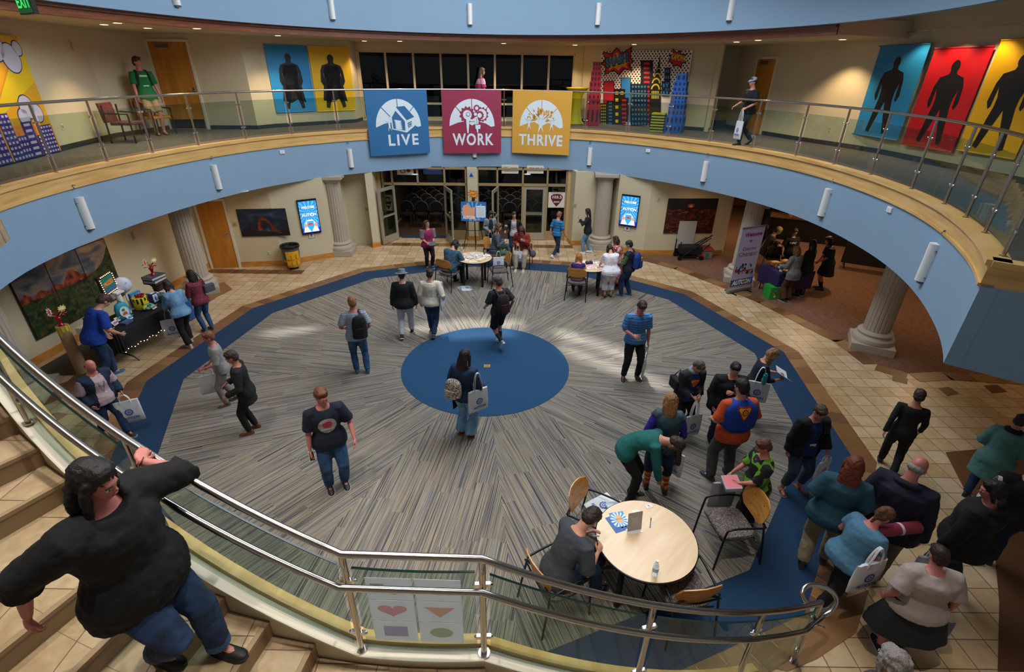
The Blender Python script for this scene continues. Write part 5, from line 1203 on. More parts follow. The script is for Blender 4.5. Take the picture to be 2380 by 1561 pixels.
# ---- gallery hero banners (plain standing figures as stand-ins)
def hero(seed, cape=False, wide=1.0):
    def fn(g, w, h):
        m = mat('#0c0c10', 0.45, bump=0.3, bscale=8); cx = w * .5; k = min(w * 1.0, h * .55) * wide
        def PP(pts): g.poly([(cx + x * k, h * .06 + y * h * .82) for x, y in pts], m, 1)
        g.disc(cx, h * .06 + h * .82 * .93, k * .095, m, 2, ry=h * .062)
        PP([(-.06, .9), (.06, .9), (.09, .84), (.27, .8), (.33, .7), (.36, .5), (.3, .42), (.26, .45), (.25, .66), (.2, .55), (.2, .45), (.24, .3), (.3, .0), (.2, -.02), (.1, .2), (.0, .42), (-.1, .2), (-.2, -.02), (-.3, .0), (-.24, .3), (-.2, .45), (-.2, .55), (-.25, .66), (-.26, .45), (-.3, .42), (-.36, .5), (-.33, .7), (-.27, .8), (-.09, .84)])
        if cape: PP([(-.2, .8), (.2, .8), (.36, .1), (.1, .16), (-.1, .1), (-.36, .14)])
    return fn
def hbanner(lab, P, Q, c4, col, fn):
    o, u, v, w, h = board_frame(P, Q, *c4, off=0.03); t = thing('hanging_banner', lab, 'banner', tuple(o), 0, 'hero silhouette banners in the gallery')
    g = Gfx((0, 0, 0), u, v, 0.002); g.board(w, h, mat(col, 0.45, var=0.06, scale=3, bump=0.3, bscale=5), 0.006); fn(g, w, h); g.build('cloth', parent=t)
    U = np.array(u)
    for z in (0.0, h): b = MB(); b.tube([np.array([0, 0, z]), U * w + np.array([0, 0, z])], 0.014, 8); b.build('rod', mat(col, 0.5), t)
UB = (UW1[6], UW1[7])
hbanner('blue banner with black caped figure, left of the yellow one, left gallery', *UB, ((610, 103), (710, 107), (735, 257), (643, 262)), '#1f8ac8', hero(1, True))
hbanner('yellow banner with black caped figure next to the window band', *UB, ((713, 108), (806, 109), (828, 256), (738, 258)), '#e8b80c', hero(2, True, 1.15))
RB = (crease, at(2380, 429, Z2)); R1 = (at(2051, 359, Z2), at(2380, 429, Z2))
hbanner('blue banner with black standing figure on the right gallery wall', *RB, ((2042, 107), (2166, 103), (2089, 325), (1983, 311)), '#1f7fb8', hero(3))
hbanner('red banner with black standing figure on the right gallery wall', *RB, ((2177, 113), (2316, 107), (2216, 352), (2097, 335)), '#b80f1c', hero(4))
hbanner('yellow banner with black standing figure cut by the right picture edge', *RB, ((2331, 95), (2480, 84), (2372, 374), (2227, 347)), '#d9a806', hero(5))
# picture rails with small clamp lamps
def picrail(lab, P, Q, a, c, n):
    A, B = onwall(*a, P, Q), onwall(*c, P, Q); A[2] = B[2] = (A[2] + B[2]) / 2; nrm = np.cross((B - A) / np.linalg.norm(B - A), (0, 0, 1.)); A += nrm * 0.06; B += nrm * 0.06
    t = thing('picture_rail', lab, 'rail', tuple(A)); D = B - A; b = MB(); b.tube([(0, 0, 0), tuple(D)], 0.008, 8); b.build('rail', STEEL, t)
    for i in range(n):
        p = D * (i + .5) / n; b = MB(); b.tube([tuple(p + [0, 0, .02]), tuple(p - np.array([0, 0, .06]))], 0.008, 6); b.tube([tuple(p), tuple(p - nrm * .06)], 0.006, 6); b.build('clip', STEEL, t)
        if i % 2 and n != 6: l = add_light('SPOT', 'clamp_light', tuple(p - nrm * .3 * -1 + np.array([0, 0, -.02])), 55, (1.0, .74, .45), .03, cone=120); l.parent = t
picrail('thin steel picture rail above the left hero banners', *UB, (612, 82), (800, 86), 7); picrail('thin steel picture rail above the right gallery banners', *RB, (2050, 82), (2380, 52), 8); picrail('thin steel picture rail above the city backdrop', UW2[1], UW2[2], (1362, 97), (1620, 98), 6)
# ---- city backdrop
SBP, SBQ = UW2[1], UW2[2]
o, u, v, w, h = board_frame(SBP, SBQ, (1389, 99), (1606, 101), (1590, 300), (1396, 292), off=0.05)
t = thing('city_backdrop', 'polka dot cloth backdrop with SMASH and KAPOW bursts over a comic city', 'backdrop', tuple(o)); g = Gfx((0, 0, 0), u, v, 0.003); DOT = mat('#17171c', 0.7)
h = min(h + o[2] - Z2 - 0.02, 2.2); g.O[2] = Z2 + 0.02 - o[2]; g.board(w, h, mat('#ecdcd2', 0.8), 0.01)
for i in range(28):
    for j in range(20):
        x, y = w * (i + .5 + .5 * (j % 2)) / 28, h * (.42 + .58 * (j + .5) / 20)
        if x < w - .02: g.disc(x, y, w * .0085, DOT, 1, n=8)
def px2(x, y): w3 = onwall(x, y, SBP, SBQ); return float((w3 - o) @ u) , float(w3[2] - Z2 - 0.02)
def ZC(x, y): return px2(1340 + x * .2563, 60 + y * .2563)
def zp(pts, m, l): g.poly([ZC(*p) for p in pts], m, l)
RED, YEL, BLU, BLK = mat('#c31a2a', 0.6), mat('#d8c21c', 0.6), mat('#2b7fc0', 0.6), mat('#0e0e13', 0.6); ORG = mat('#e09a24', 0.6)
zp([(242, 232), (318, 250), (370, 195), (420, 245), (512, 183), (498, 285), (528, 325), (490, 350), (515, 412), (440, 395), (395, 450), (340, 408), (255, 452), (270, 370), (225, 350), (265, 300)], BLK, 2)
zp([(252, 243), (322, 262), (372, 208), (422, 257), (500, 200), (488, 290), (515, 325), (478, 348), (503, 402), (435, 385), (392, 437), (342, 397), (268, 440), (282, 368), (240, 348), (276, 302)], RED, 3)
zp([(290, 285), (330, 285), (372, 240), (415, 280), (460, 250), (460, 300), (480, 330), (455, 350), (475, 385), (425, 365), (388, 405), (345, 375), (300, 410), (305, 360), (270, 345), (300, 315)], ORG, 4)
x0, y0 = ZC(370, 352); x1, y1 = ZC(255, 300); g.text('SMASH!', *ZC(378, 350), .27, BLK, 5, bold=0.07, width=.86, rot=14); g.text('SMASH!', *ZC(378, 346), .25, BLU, 6, bold=0.03, width=.80, rot=14)
zp([(875, 200), (915, 240), (950, 220), (955, 255), (1010, 258), (975, 300), (1005, 330), (965, 345), (955, 385), (915, 360), (880, 375), (870, 335), (833, 330), (855, 290), (838, 265), (878, 255)], BLK, 2)
zp([(882, 215), (915, 250), (945, 235), (950, 265), (995, 265), (965, 300), (990, 325), (955, 338), (950, 370), (915, 350), (885, 362), (876, 328), (848, 325), (866, 290), (852, 272), (885, 265)], RED, 3); g.text("KAPOW!", *ZC(925, 312), .15, YEL, 5, bold=0.04, width=.46, rot=-10)
def bld(x0, y0, x1, y1, m, wm=None, nx=0, ny=0, l=4, pad=6):
    zp([(x0, y1), (x1, y1), (x1, y0), (x0, y0)], BLK, l); zp([(x0 + pad, y1), (x1 - pad, y1), (x1 - pad, y0 + pad), (x0 + pad, y0 + pad)], m, l + 1)
    if wm:
        for i in range(nx):
            for j in range(ny):
                a_, b_ = x0 + pad + (x1 - x0 - 2 * pad) * (i + .22) / nx, x0 + pad + (x1 - x0 - 2 * pad) * (i + .78) / nx; c_, d_ = y0 + pad + (y1 - y0) * (j + .25) / ny, y0 + pad + (y1 - y0) * (j + .7) / ny
                zp([(a_, d_), (b_, d_), (b_, c_), (a_, c_)], wm, l + 2)
bld(250, 500, 350, 880, RED); bld(408, 468, 500, 880, BLU); bld(588, 312, 700, 900, BLK, RED, 1, 14, 4, 10); bld(345, 572, 450, 890, BLK, YEL, 2, 5, 7); bld(500, 525, 650, 900, BLK, BLU, 5, 9, 10); bld(400, 650, 482, 885, BLK, RED, 1, 6, 10); bld(222, 700, 285, 890, BLK, YEL, 3, 7, 12); bld(285, 680, 350, 892, BLK, BLU, 1, 7, 12)
zp([(765, 260), (745, 360), (720, 420), (690, 520), (670, 620), (665, 920), (770, 930), (772, 560), (765, 440), (765, 350)], BLK, 7)
for (cx_, cy_, r_) in ((752, 410, 22), (740, 465, 30), (728, 520, 38), (722, 575, 40)):
    a_ = ZC(cx_, cy_); rad = abs(ZC(cx_ + r_, cy_)[0] - a_[0]); g.disc(a_[0], a_[1], rad, YEL, 8, 0, 180, 16, ry=rad * 1.1); g.disc(a_[0], a_[1], rad * .7, BLK, 9, 0, 180, 16, ry=rad * .8)
for k in range(5): zp([(690 + k * 14, 660), (698 + k * 14, 660), (698 + k * 14, 590), (690 + k * 14, 590)], YEL, 9)
bld(805, 380, 858, 600, BLK, BLU, 2, 4, 7); bld(780, 500, 850, 640, BLK, BLU, 2, 2, 8)
g.build('printed_cloth', parent=t)
def skyscraper(lab, px, py, tiers, col, wcol, rot, group='painted cardboard skyscrapers'):
    x, y = at(px, py, Z2); t = thing('cardboard_skyscraper', lab, 'decoration', (x, y, Z2 + 0.004), R(rot), group)
    z = 0; m = mat(col, 0.6, var=0.05)
    for (w2, hh, nx, ny) in tiers:
        b = MB(); b.box(-w2, -w2 * .8, z, w2, w2 * .8, z + hh); s = b.build('tier', m, t); b = MB()
        for i in range(nx):
            for j in range(ny):
                x0 = -w2 + 2 * w2 * (i + .28) / nx; x1 = -w2 + 2 * w2 * (i + .72) / nx; z0 = z + hh * (j + .22) / ny; z1 = z + hh * (j + .78) / ny
                b.box(x0, -w2 * .8 - .004, z0, x1, -w2 * .8 + .002, z1); b.box(-w2 - .004, x0 * .8, z0, -w2 + .002, x1 * .8, z1); b.box(w2 - .002, x0 * .8, z0, w2 + .004, x1 * .8, z1)
        b.build('windows', mat(wcol, 0.6), s); z += hh
    return t
skyscraper('stepped red cardboard skyscraper left of the city backdrop', 1376, 292, [(.22, .62, 3, 1), (.20, .34, 3, 2), (.175, .36, 3, 2), (.15, .30, 3, 2), (.12, .26, 3, 2)], '#b3182c', '#3a0c14', -12)
skyscraper('tall blue cardboard skyscraper right of the city backdrop', 1566, 308, [(.25, .48, 4, 2), (.22, .32, 4, 2), (.2, .32, 4, 3), (.18, .27, 3, 2), (.14, .2, 2, 1)], '#1f5fb8', '#0f2448', -30)
x, y = at(1527, 305, Z2); t = thing('cardboard_skyscraper', 'short yellow and black striped cardboard block beside the blue skyscraper', 'decoration', (x, y, Z2 + .004), R(-25), 'painted cardboard skyscrapers')
b = MB(); b.box(-.2, -.16, 0, .2, .16, .52); b.build('block', mat('#d6c71e', 0.6), t); b = MB()
for k in range(6): b.box(-.203, -.163, .04 + k * .08, .203, .163, .075 + k * .08)
b.build('stripes', BLK, t)
x, y = at(1337, 287, Z2); t = thing('cocktail_table', 'tall cocktail table under a stretched yellow cloth behind the gallery railing', 'table', (x, y, Z2 + .004))
b = MB(); b.lathe([(.30, 0), (.22, .08), (.16, .35), (.15, .6), (.2, .9), (.34, 1.06), (.38, 1.09)], 32); b.build('stretch_cloth', mat('#dcc413', 0.6, bump=.3, bscale=5), t, smooth=True); b = MB(); b.lathe([(.385, 1.085), (.39, 1.10), (.385, 1.12)], 32); b.build('table_top', mat('#e2ca18', 0.5), t)
# cloud and sunburst mural on the left gallery wall
MP, MQ = UW1[1], UW1[3]; tl = onwall(0, 95, UW1[2], UW1[3]); brr = onwall(138, 352, UW1[2], UW1[3])
U_ = np.array([UW1[3][0] - UW1[2][0], UW1[3][1] - UW1[2][1], 0.]); U_ /= np.linalg.norm(U_); w = 3.0; h = 2.05
t = thing('comic_sky_mural', 'yellow and orange sunburst mural with clouds and purple towers at the left edge', 'mural', tuple(brr - U_ * w + np.array([0.05, 0, Z2 + .03 - brr[2]])))
g = Gfx((0, 0, 0), U_, (0, 0, 1), 0.002); g.board(w, h, mat('#e0a51e', 0.6), .01)
def cr_(x, y): return (min(max(x, 0), w), min(max(y, 0), h))
for i in range(12):
    a_ = i * math.pi / 6 - .3; g.poly([cr_(w * .45, h * .3), cr_(w * .45 + 3 * math.cos(a_), h * .3 + 3 * math.sin(a_)), cr_(w * .45 + 3 * math.cos(a_ + .26), h * .3 + 3 * math.sin(a_ + .26))], mat(['#e8862a', '#e4c41c'][i % 2], .6), 1)
for k, (cx_, cy_, r_) in enumerate([(w * .74, h * .92, .26), (w * .86, h * .82, .24), (w * .95, h * .9, .12), (w * .62, h * .95, .1), (w * .82, h * .42, .2), (w * .9, h * .36, .16), (w * .76, h * .34, .15)]): g.poly([cr_(cx_ + (r_ + .02) * math.cos(q), cy_ + (r_ + .02) * math.sin(q)) for q in np.linspace(0, 6.1, 22)], mat('#332a6e', .6), 2); g.poly([cr_(cx_ + r_ * math.cos(q), cy_ + r_ * math.sin(q)) for q in np.linspace(0, 6.1, 22)], mat('#c9c6d8', .6), 3)
PUR = mat('#372a86', .6); PW_ = mat('#c4c2d8', .6)
for (x0, x1, y1, n_, k_) in ((1.2, 1.5, .62, 3, 6), (1.55, 1.85, .8, 3, 9), (1.85, 2.1, .4, 3, 4), (2.1, 2.4, .62, 1, 6), (2.42, 2.62, .36, 1, 5), (2.6, 2.95, .52, 4, 7), (.8, 1.2, .5, 4, 5)):
    g.rect(x0, 0, x1, y1, PUR, 4)
    for i in range(n_):
        for j in range(k_): g.rect(x0 + (x1 - x0) * (i + .2) / n_, y1 * (j + .25) / k_, x0 + (x1 - x0) * (i + .8) / n_, y1 * (j + .7) / k_, PW_, 5)
g.build('printed_sheet', parent=t)
# exit sign
xe = onwall(60, 10, (-9.2, 9.0), (-9.4, 10.4)); t = thing('exit_sign', 'green lit EXIT sign hanging at the top left corner', 'sign', (-7.9, 8.9, 5.62), R(-30)); px_, py_ = at(60, 8, 5.75); t.location = (px_, py_, 5.66)
b = MB(); b.box(-.16, -.02, 0, .16, .02, .2); b.build('housing', mat('#1d2420', .5), t); g = Gfx((-.15, -.022, .01), (1, 0, 0), (0, 0, 1), .001); g.rect(0, 0, .3, .18, mat('#16602c', .5, emit=.4), 0); g.text('EXIT', .15, .045, .1, mat('#3ad060', .5, emit=1.2), 1, bold=.02); g.build('face', parent=t)
b = MB(); b.tube([(0, 0, .2), (0, 0, ZC2 - 5.66)], .01, 8); b.build('stem', BLACKM, t)
# armchairs on the left gallery
def lounge(lab, px, py, rot, woodc, backc):
    x, y = at(px, py, Z2); t = thing('gallery_armchair', lab, 'chair', (x, y, Z2 + .005), R(rot) - math.pi / 2, 'armchairs on the left gallery')
    b = MB(); b.box(-.25, -.22, .38, .25, .24, .45); b.build('seat', backc, t, bevel=.02); b = MB(); b.box(-.25, -.30, .46, .25, -.25, .88, M=Matrix.Rotation(R(6), 4, 'X')); b.build('backrest', backc, t, bevel=.015)
    for s in (-1, 1):
        b = MB(); b.tube([(s * .29, .25, 0), (s * .29, .25, .62), (s * .29, -.25, .64)], .02, 8); b.build('front_leg_and_arm', woodc, t); b = MB(); b.tube([(s * .27, -.3, 0), (s * .27, -.27, .8)], .02, 8); b.build('rear_leg', woodc, t)
lounge('wine red patterned armchair against the left gallery wall', 308, 330, 5, mat('#2c1b16', .4), blotch('winechair', ['#4c1f22', '#6a2c2c', '#3a2420'], 18)); lounge('honey wood armchair with black arms at the feet of the green shirted person', 372, 312, -15, mat('#17151a', .4), mat('#c07a35', .5))

# ================================================================== MERCHANDISE TABLE ON THE LEFT
BCL = mat('#0b0b0e', 0.85, bump=.4, bscale=7, name='black_tablecloth')
a0 = np.array(at(262, 812, 0.0)); a1 = np.array(at(400, 735, 0.0))
# long folding table parallel to the left wall
mp0 = np.array(at(274, 770, 0.72)); mp1 = np.array(at(402, 706, 0.72))
mt = (mp0 + mp1) / 2; ma = math.atan2(*(mp1 - mp0)[::-1]); ML = float(np.linalg.norm(mp1 - mp0)) + 0.2
TX_, TY_ = mt[0] - 0.34 * math.sin(ma) * 1.0, mt[1] + 0.34 * math.cos(ma)
t = thing('folding_table', 'long folding table under the merchandise with curved black metal legs', 'table', (TX_, TY_, 0), ma)
b = MB(); b.box(-ML / 2, -.36, .70, ML / 2, .36, .725); b.build('table_top', mat('#6b665e', .6), t)
for s in (-1, 1):
    b = MB(); b.tube(smooth_path([(s * (ML / 2 - .25), -.4, 0.0), (s * (ML / 2 - .22), -.3, .12), (s * (ML / 2 - .2), 0, .16), (s * (ML / 2 - .22), .3, .12), (s * (ML / 2 - .25), .34, 0)], 2), .014, 8); b.tube([(s * (ML / 2 - .2), 0, .16), (s * (ML / 2 - .2), 0, .7)], .014, 8); b.build('leg', BLACKM, t)
c = MB(); rings = []
n = 64
for zz, k, wv in ((.735, 1.0, 0), (.728, 1.012, 0), (.5, 1.02, .012), (.30, 1.03, .02)):
    rg = []
    for i in range(n):
        q = 2 * math.pi * i / n; cx_, sy_ = math.cos(q), math.sin(q); x = (ML / 2) * (1 if cx_ > 0 else -1) * min(1, abs(cx_) ** .18 * 1.0); y = .37 * (1 if sy_ > 0 else -1) * min(1, abs(sy_) ** .18)
        w_ = wv * math.sin(q * 17); rg.append((x * k + w_ * cx_, y * k + w_ * sy_ * 2, zz))
    rings.append(rg)
c.loft(rings[::-1]); o = c.build('tablecloth', BCL, smooth=True); o.location = (TX_, TY_, 0.0); o.rotation_euler = (0, 0, ma); tag(o, 'black cloth draped over the merchandise table', 'tablecloth')
TT = 0.737
def loc(u_, v_): return (TX_ + u_ * math.cos(ma) - v_ * math.sin(ma), TY_ + u_ * math.sin(ma) + v_ * math.cos(ma))
# light string along the hem
t = thing('light_string', 'string of small warm lights looped along the hem of the black cloth', 'lights', (TX_, TY_, 0), ma)
b = MB(); P = [(-ML / 2 + .05 + (ML - .1) * i / 60, -.405, .30 + .05 * abs(math.sin(i * math.pi / 10))) for i in range(61)]; b.tube(P, .002, 4); b.build('wire', BLACKM, t)
for i in range(0, 61, 3): b = MB(); b.ell(P[i], (.009,) * 3, None, 6, 4); b.build('bulb', mat('#ffe2ae', .4, emit=4.0), t)
def tbox(name, lab, cat, u_, v_, w, d, h, rot, cols, grp=None, z=TT, lid=None):
    x, y = loc(u_, v_); t = thing(name, lab, cat, (x, y, z), ma + R(rot), grp)
    b = MB(); b.box(-w / 2, -d / 2, 0, w / 2, d / 2, h); b.build('carton', mat(cols[0], .5), t)
    g = Gfx((-w / 2, -d / 2 - .001, 0), (1, 0, 0), (0, 0, 1), .0012); rnd = random.Random(int(abs(u_) * 1000 + 7))
    g.rect(w * .08, h * .08, w * .92, h * .92, mat(cols[1], .5), 1); g.burst(w * .5, h * .5, w * .3, h * .3, 7, mat(cols[2], .5), 2, seed=rnd.randint(0, 99)); g.build('front_print', parent=t)
    g = Gfx((-w / 2, -d / 2, h + .001), (1, 0, 0), (0, 1, 0), .0012); g.rect(w * .15, d * .2, w * .85, d * .8, mat(cols[3] if len(cols) > 3 else cols[1], .5), 1); g.build('top_print', parent=t)
    return t
G = 'boxed figures on the merchandise table'
tbox('figure_box', 'boxed figure with teal window at the near left end of the merchandise table', 'box', -.98, -.22, .13, .1, .16, 8, ['#dfe3ea', '#2c8c8c', '#14585c', '#3a4a8c'], G)
tbox('figure_box', 'boxed figure with teal window, second from the near left end', 'box', -.83, -.2, .13, .1, .16, -6, ['#dfe3ea', '#2c8c9c', '#145a6c', '#3a4a8c'], G)
tbox('figure_box', 'boxed figure with purple top behind the two teal ones', 'box', -.72, -.08, .13, .1, .16, 12, ['#e6e0ea', '#8e86b0', '#4b4380', '#6b5fa6'], G)
tbox('game_box', 'white and yellow game box standing on the near left of the merchandise table', 'box', -.95, .02, .22, .14, .2, 5, ['#e8e0d4', '#e8c82c', '#c8832c', '#eae3d8'])
tbox('game_box', 'yellow and black dripping pattern carton under the stacked purple games', 'box', -.62, .06, .2, .16, .18, -8, ['#e4c81c', '#e9cf22', '#141414', '#1a1a1a'])
tbox('game_box', 'flat purple and white striped game lying on the yellow carton', 'box', -.64, .1, .3, .22, .04, 6, ['#6b4a6e', '#d8cdd8', '#8e6a90', '#b59ab5'], z=TT + .181)
tbox('game_box', 'second flat maroon and white game on top of the purple one', 'box', -.66, .1, .28, .2, .035, -8, ['#5e2f44', '#d9cfd6', '#7a4a60', '#c9bccb'], z=TT + .222)
tbox('book', 'blue hardback book lying flat in the middle front of the merchandise table', 'book', -.35, -.22, .2, .14, .04, 10, ['#3b4a78', '#52639a', '#2e3a62', '#4a5c94'])
CG = 'small price cards on the black cloth'
for k, (u_, v_, c_, lab) in enumerate([(-.72, -.3, '#e7b68c', 'peach price card at the near left end'), (-.45, -.1, '#e6d4dc', 'pink edged price card left of the blue book'), (-.3, .0, '#ead8da', 'pink edged price card behind the blue book'), (-.18, -.16, '#bcdff0', 'pale blue price card on the blue book corner'), (.35, -.2, '#e4e0ea', 'lilac price card before the yellow ball toy'), (.9, -.15, '#e9ecee', 'white price card at the far right end')]):
    x, y = loc(u_, v_); t = thing('price_card', lab, 'card', (x, y, TT), ma + R(10), CG); M = Matrix.Rotation(R(-35), 4, 'X'); b = MB(); b.box(-.06, 0, 0, .06, .003, .09, M=M); b.build('card_front', mat(c_, .6), t); M = Matrix.Rotation(R(38), 4, 'X'); b = MB(); b.box(-.06, .03, 0, .06, .033, .075, M=M); b.build('card_back', mat(c_, .6), t)
    M = Matrix.Rotation(R(-35), 4, 'X'); b = MB()
    for r_ in range(3): b.box(-.04, -.001, .02 + .02 * r_, .04, 0, .027 + .02 * r_, M=M)
    b.build('written_lines', mat('#7a4a6a', .6), t)
# prizes marquee on its white column
x, y = loc(-.02, .16); t = thing('pedestal', 'white column shaped display pedestal in the middle of the merchandise table', 'stand', (x, y, TT), ma)
b = MB(); b.box(-.085, -.085, 0, .085, .085, .05); b.build('base', WHITEP, t, bevel=.006); b = MB(); b.lathe([(.06, .05), (.055, .1), (.052, .42), (.06, .46)], 24, mod=lambda a: 1 - .06 * max(0, math.sin(a * 10))); b.build('shaft', WHITEP, t); b = MB(); b.box(-.085, -.085, .46, .085, .085, .5); b.build('capital', WHITEP, t, bevel=.006)
x, y = loc(-.1, .2); t = thing('prizes_sign', 'square marquee sign reading PRIZES with a border of bulbs on the white pedestal', 'sign', (x, y, TT + .505), ma + R(14)); M = Matrix.Rotation(R(-4), 4, 'Y')
b = MB(); b.box(-.2, -.03, 0, .2, .03, .40, M=M); fr = b.build('frame', mat('#1c100d', .5), t); g = Gfx(T(M, -.2, -.031, 0), T(M, 1, 0, 0), T(M, 0, 0, 1), .0015); g.rect(.055, .055, .345, .345, mat('#16836f', .5), 0); g.rect(.055, .055, .345, .13, mat('#2f6f9c', .5), 1)
g.text('PRIZES', .2, .17, .085, mat('#c23a1c', .5), 2, bold=.07, width=.27, rot=6); g.text('PRIZES', .2, .173, .08, mat('#f0b43a', .5), 3, bold=.03, width=.255, rot=6); g.build('face', parent=t)
for i in range(9):
    for (bx, bz) in ((.025 + .35 * i / 8, .025), (.025 + .35 * i / 8, .375), (.025, .025 + .35 * i / 8), (.375, .025 + .35 * i / 8)):
        if i in (0,) and bx != .025: pass
        if (i in (0, 8)) and bx in (.025, .375) and bz in (.025, .375) and (bx, bz) != (.025 + .35 * i / 8, .025) : continue
        b = MB(); b.ell(T(M, bx - .2, -.036, bz), (.009,) * 3, None, 8, 5); b.build('bulb', mat('#ffd9a6', .4, emit=3.5), fr)
# backpack, ball toy, bowl, globe, books, cups
x, y = loc(-.16, .02); t = thing('toy_backpack', 'teal and white printed backpack leaning on the white pedestal', 'backpack', (x, y, TT), ma + R(-14))
b = MB(); b.loft([[(.13 * k * (1 if c > 0 else -1) * abs(c) ** .7, .07 * k2 * s, z_) for c, s in [(math.cos(2 * math.pi * i / 20), math.sin(2 * math.pi * i / 20)) for i in range(20)]] for z_, k, k2 in ((0, .85, .8), (.03, 1, 1), (.2, 1, 1), (.29, .8, .85), (.33, .4, .5))]); b.build('pack', mat('#2a9cb8', .6), t, smooth=True)
g = Gfx((-.1, -.075, .03), (1, 0, 0), (0, 0, 1), .002); g.disc(.1, .12, .085, mat('#e6e8e8', .6), 0, ry=.11); g.poly([(.05, .05), (.15, .06), (.13, .12), (.07, .11)], mat('#d85c2c', .6), 1); g.disc(.09, .16, .03, mat('#3a8a6a', .6), 1); g.build('printed_front', parent=t); b = MB(); b.tube([(-.03, 0, .33), (0, 0, .37), (.03, 0, .33)], .006, 6); b.build('handle', BLACKM, t)
x, y = loc(.2, .24); t = thing('globe_balloon', 'round white printed balloon ball behind the PRIZES sign', 'balloon', (x, y, TT + .38), ma)
b = MB(); b.ell((0, 0, .16), (.16, .16, .16), None, 24, 16); b.build('ball', blotch('globe', ['#d9dce8', '#cdd2e4', '#7d86b8'], 9), t, smooth=True); b = MB(); b.lathe([(.07, -.38), (.02, -.36), (.02, -.02), (.04, 0.0)], 16); b.build('stand', WHITEP, t)
x, y = loc(.3, .06); t = thing('gift_tub', 'yellow and black dripping pattern tub heaped with red spheres', 'tub', (x, y, TT), ma)
b = MB(); b.lathe([(.12, 0), (.13, .02), (.14, .24), (.135, .25)], 28); b.build('tub', mat('#e5cb1f', .5), t, smooth=True); g = MB()
for i in range(12): a_ = i * math.pi / 6; g.box(-.016, -.141, .25 - .06 - .04 * (i % 3), .016, -.128, .25, M=Matrix.Rotation(a_, 4, 'Z'))
g.build('drip_pattern', mat('#15130f', .5), t)
for i in range(9): b = MB(); a_ = i * 2.4; b.ell((.08 * math.cos(a_) * (i % 3) / 2, .08 * math.sin(a_) * (i % 3) / 2, .27 + .02 * (i % 2)), (.032,) * 3, None, 10, 6); b.build('sphere', mat('#8c1420', .3), t, smooth=True)
x, y = loc(.28, -.12); t = thing('plush_ball', 'yellow and teal rounded plush toy in front of the tub', 'toy', (x, y, TT), ma)
b = MB(); b.ell((0, 0, .06), (.13, .08, .062), None, 18, 10); b.build('body', blotch('plush', ['#2c9c9c', '#e8d42c', '#e0c81c'], 12), t, smooth=True); b = MB(); b.ell((-.05, -.06, .11), (.012,) * 3); b.ell((.0, -.065, .11), (.012,) * 3); b.build('eye', BLACKM, t)
for k, (u_, v_, cc, lab) in enumerate([(.52, .2, ['#3c56a0', '#cfd6ea', '#3c56a0'], 'blue and white boxed set behind the tub'), (.62, .08, ['#2a3a70', '#e4e8f0', '#5a74b8'], 'blue boxed figure right of the tub'), (.72, .14, ['#e6e8ee', '#4c5a8c', '#c9a04a'], 'white boxed figure beside the grey cup'), (.86, .04, ['#e2e4ec', '#e0c6a0', '#a04a3a'], 'white boxed figure with tan window at the right end')]):
    tbox('figure_box', lab, 'box', u_, v_, .13, .11, .2 if k < 2 else .16, 5 - 4 * k, cc, G)
tbox('game_box', 'colourful comic print box behind the yellow tub', 'box', .38, .26, .24, .08, .3, 2, ['#2f7fb8', '#58a8d8', '#e0562c'])
for k, (u_, v_) in enumerate([(.66, -.1), (.75, -.04)]):
    x, y = loc(u_, v_); t = thing('tumbler', ['dark grey tumbler nearest the cloth edge at the right', 'dark grey tumbler just behind its twin at the right'][k], 'cup', (x, y, TT), 0, 'dark tumblers on the merchandise table'); b = MB(); b.lathe([(.03, 0), (.045, .16), (.04, .16), (.028, .01)], 18); b.build('cup', mat('#3a444c', .3), t, smooth=True); b = MB(); b.lathe([(.046, .155), (.047, .165), (.04, .167)], 18); b.build('rim', mat('#59636b', .3), t)
# stack of grey books on a brown pedestal with the red tinsel centrepiece
x, y = loc(.98, .3); t = thing('carved_pedestal', 'brown carved column pedestal at the far end of the merchandise table', 'stand', (x, y, 0), ma)
b = MB(); b.lathe([(.14, 0), (.14, .05), (.09, .12), (.08, .7), (.1, .95), (.15, 1.02)], 24); b.build('column', mat('#4a3524', .6), t, smooth=True); b = MB(); b.box(-.16, -.16, 1.02, .16, .16, 1.05); b.build('slab', mat('#3a2a1e', .6), t)
for k in range(2): x, y = loc(.98, .3); t = thing('book', ['lower large grey blue book on the brown pedestal', 'upper large grey blue book on the brown pedestal'][k], 'book', (x, y, 1.051 + k * .072), ma + R(8 - 9 * k)); b = MB(); b.box(-.18, -.14, 0, .18, .14, .012); b.box(-.18, -.14, .058, .18, .14, .07); b.box(-.18, .13, 0, .18, .14, .07); b.build('cover', mat('#3f4d5a', .5), t); b = MB(); b.box(-.17, -.13, .012, .17, .13, .058); b.build('pages', mat('#cfc8ba', .7), t)
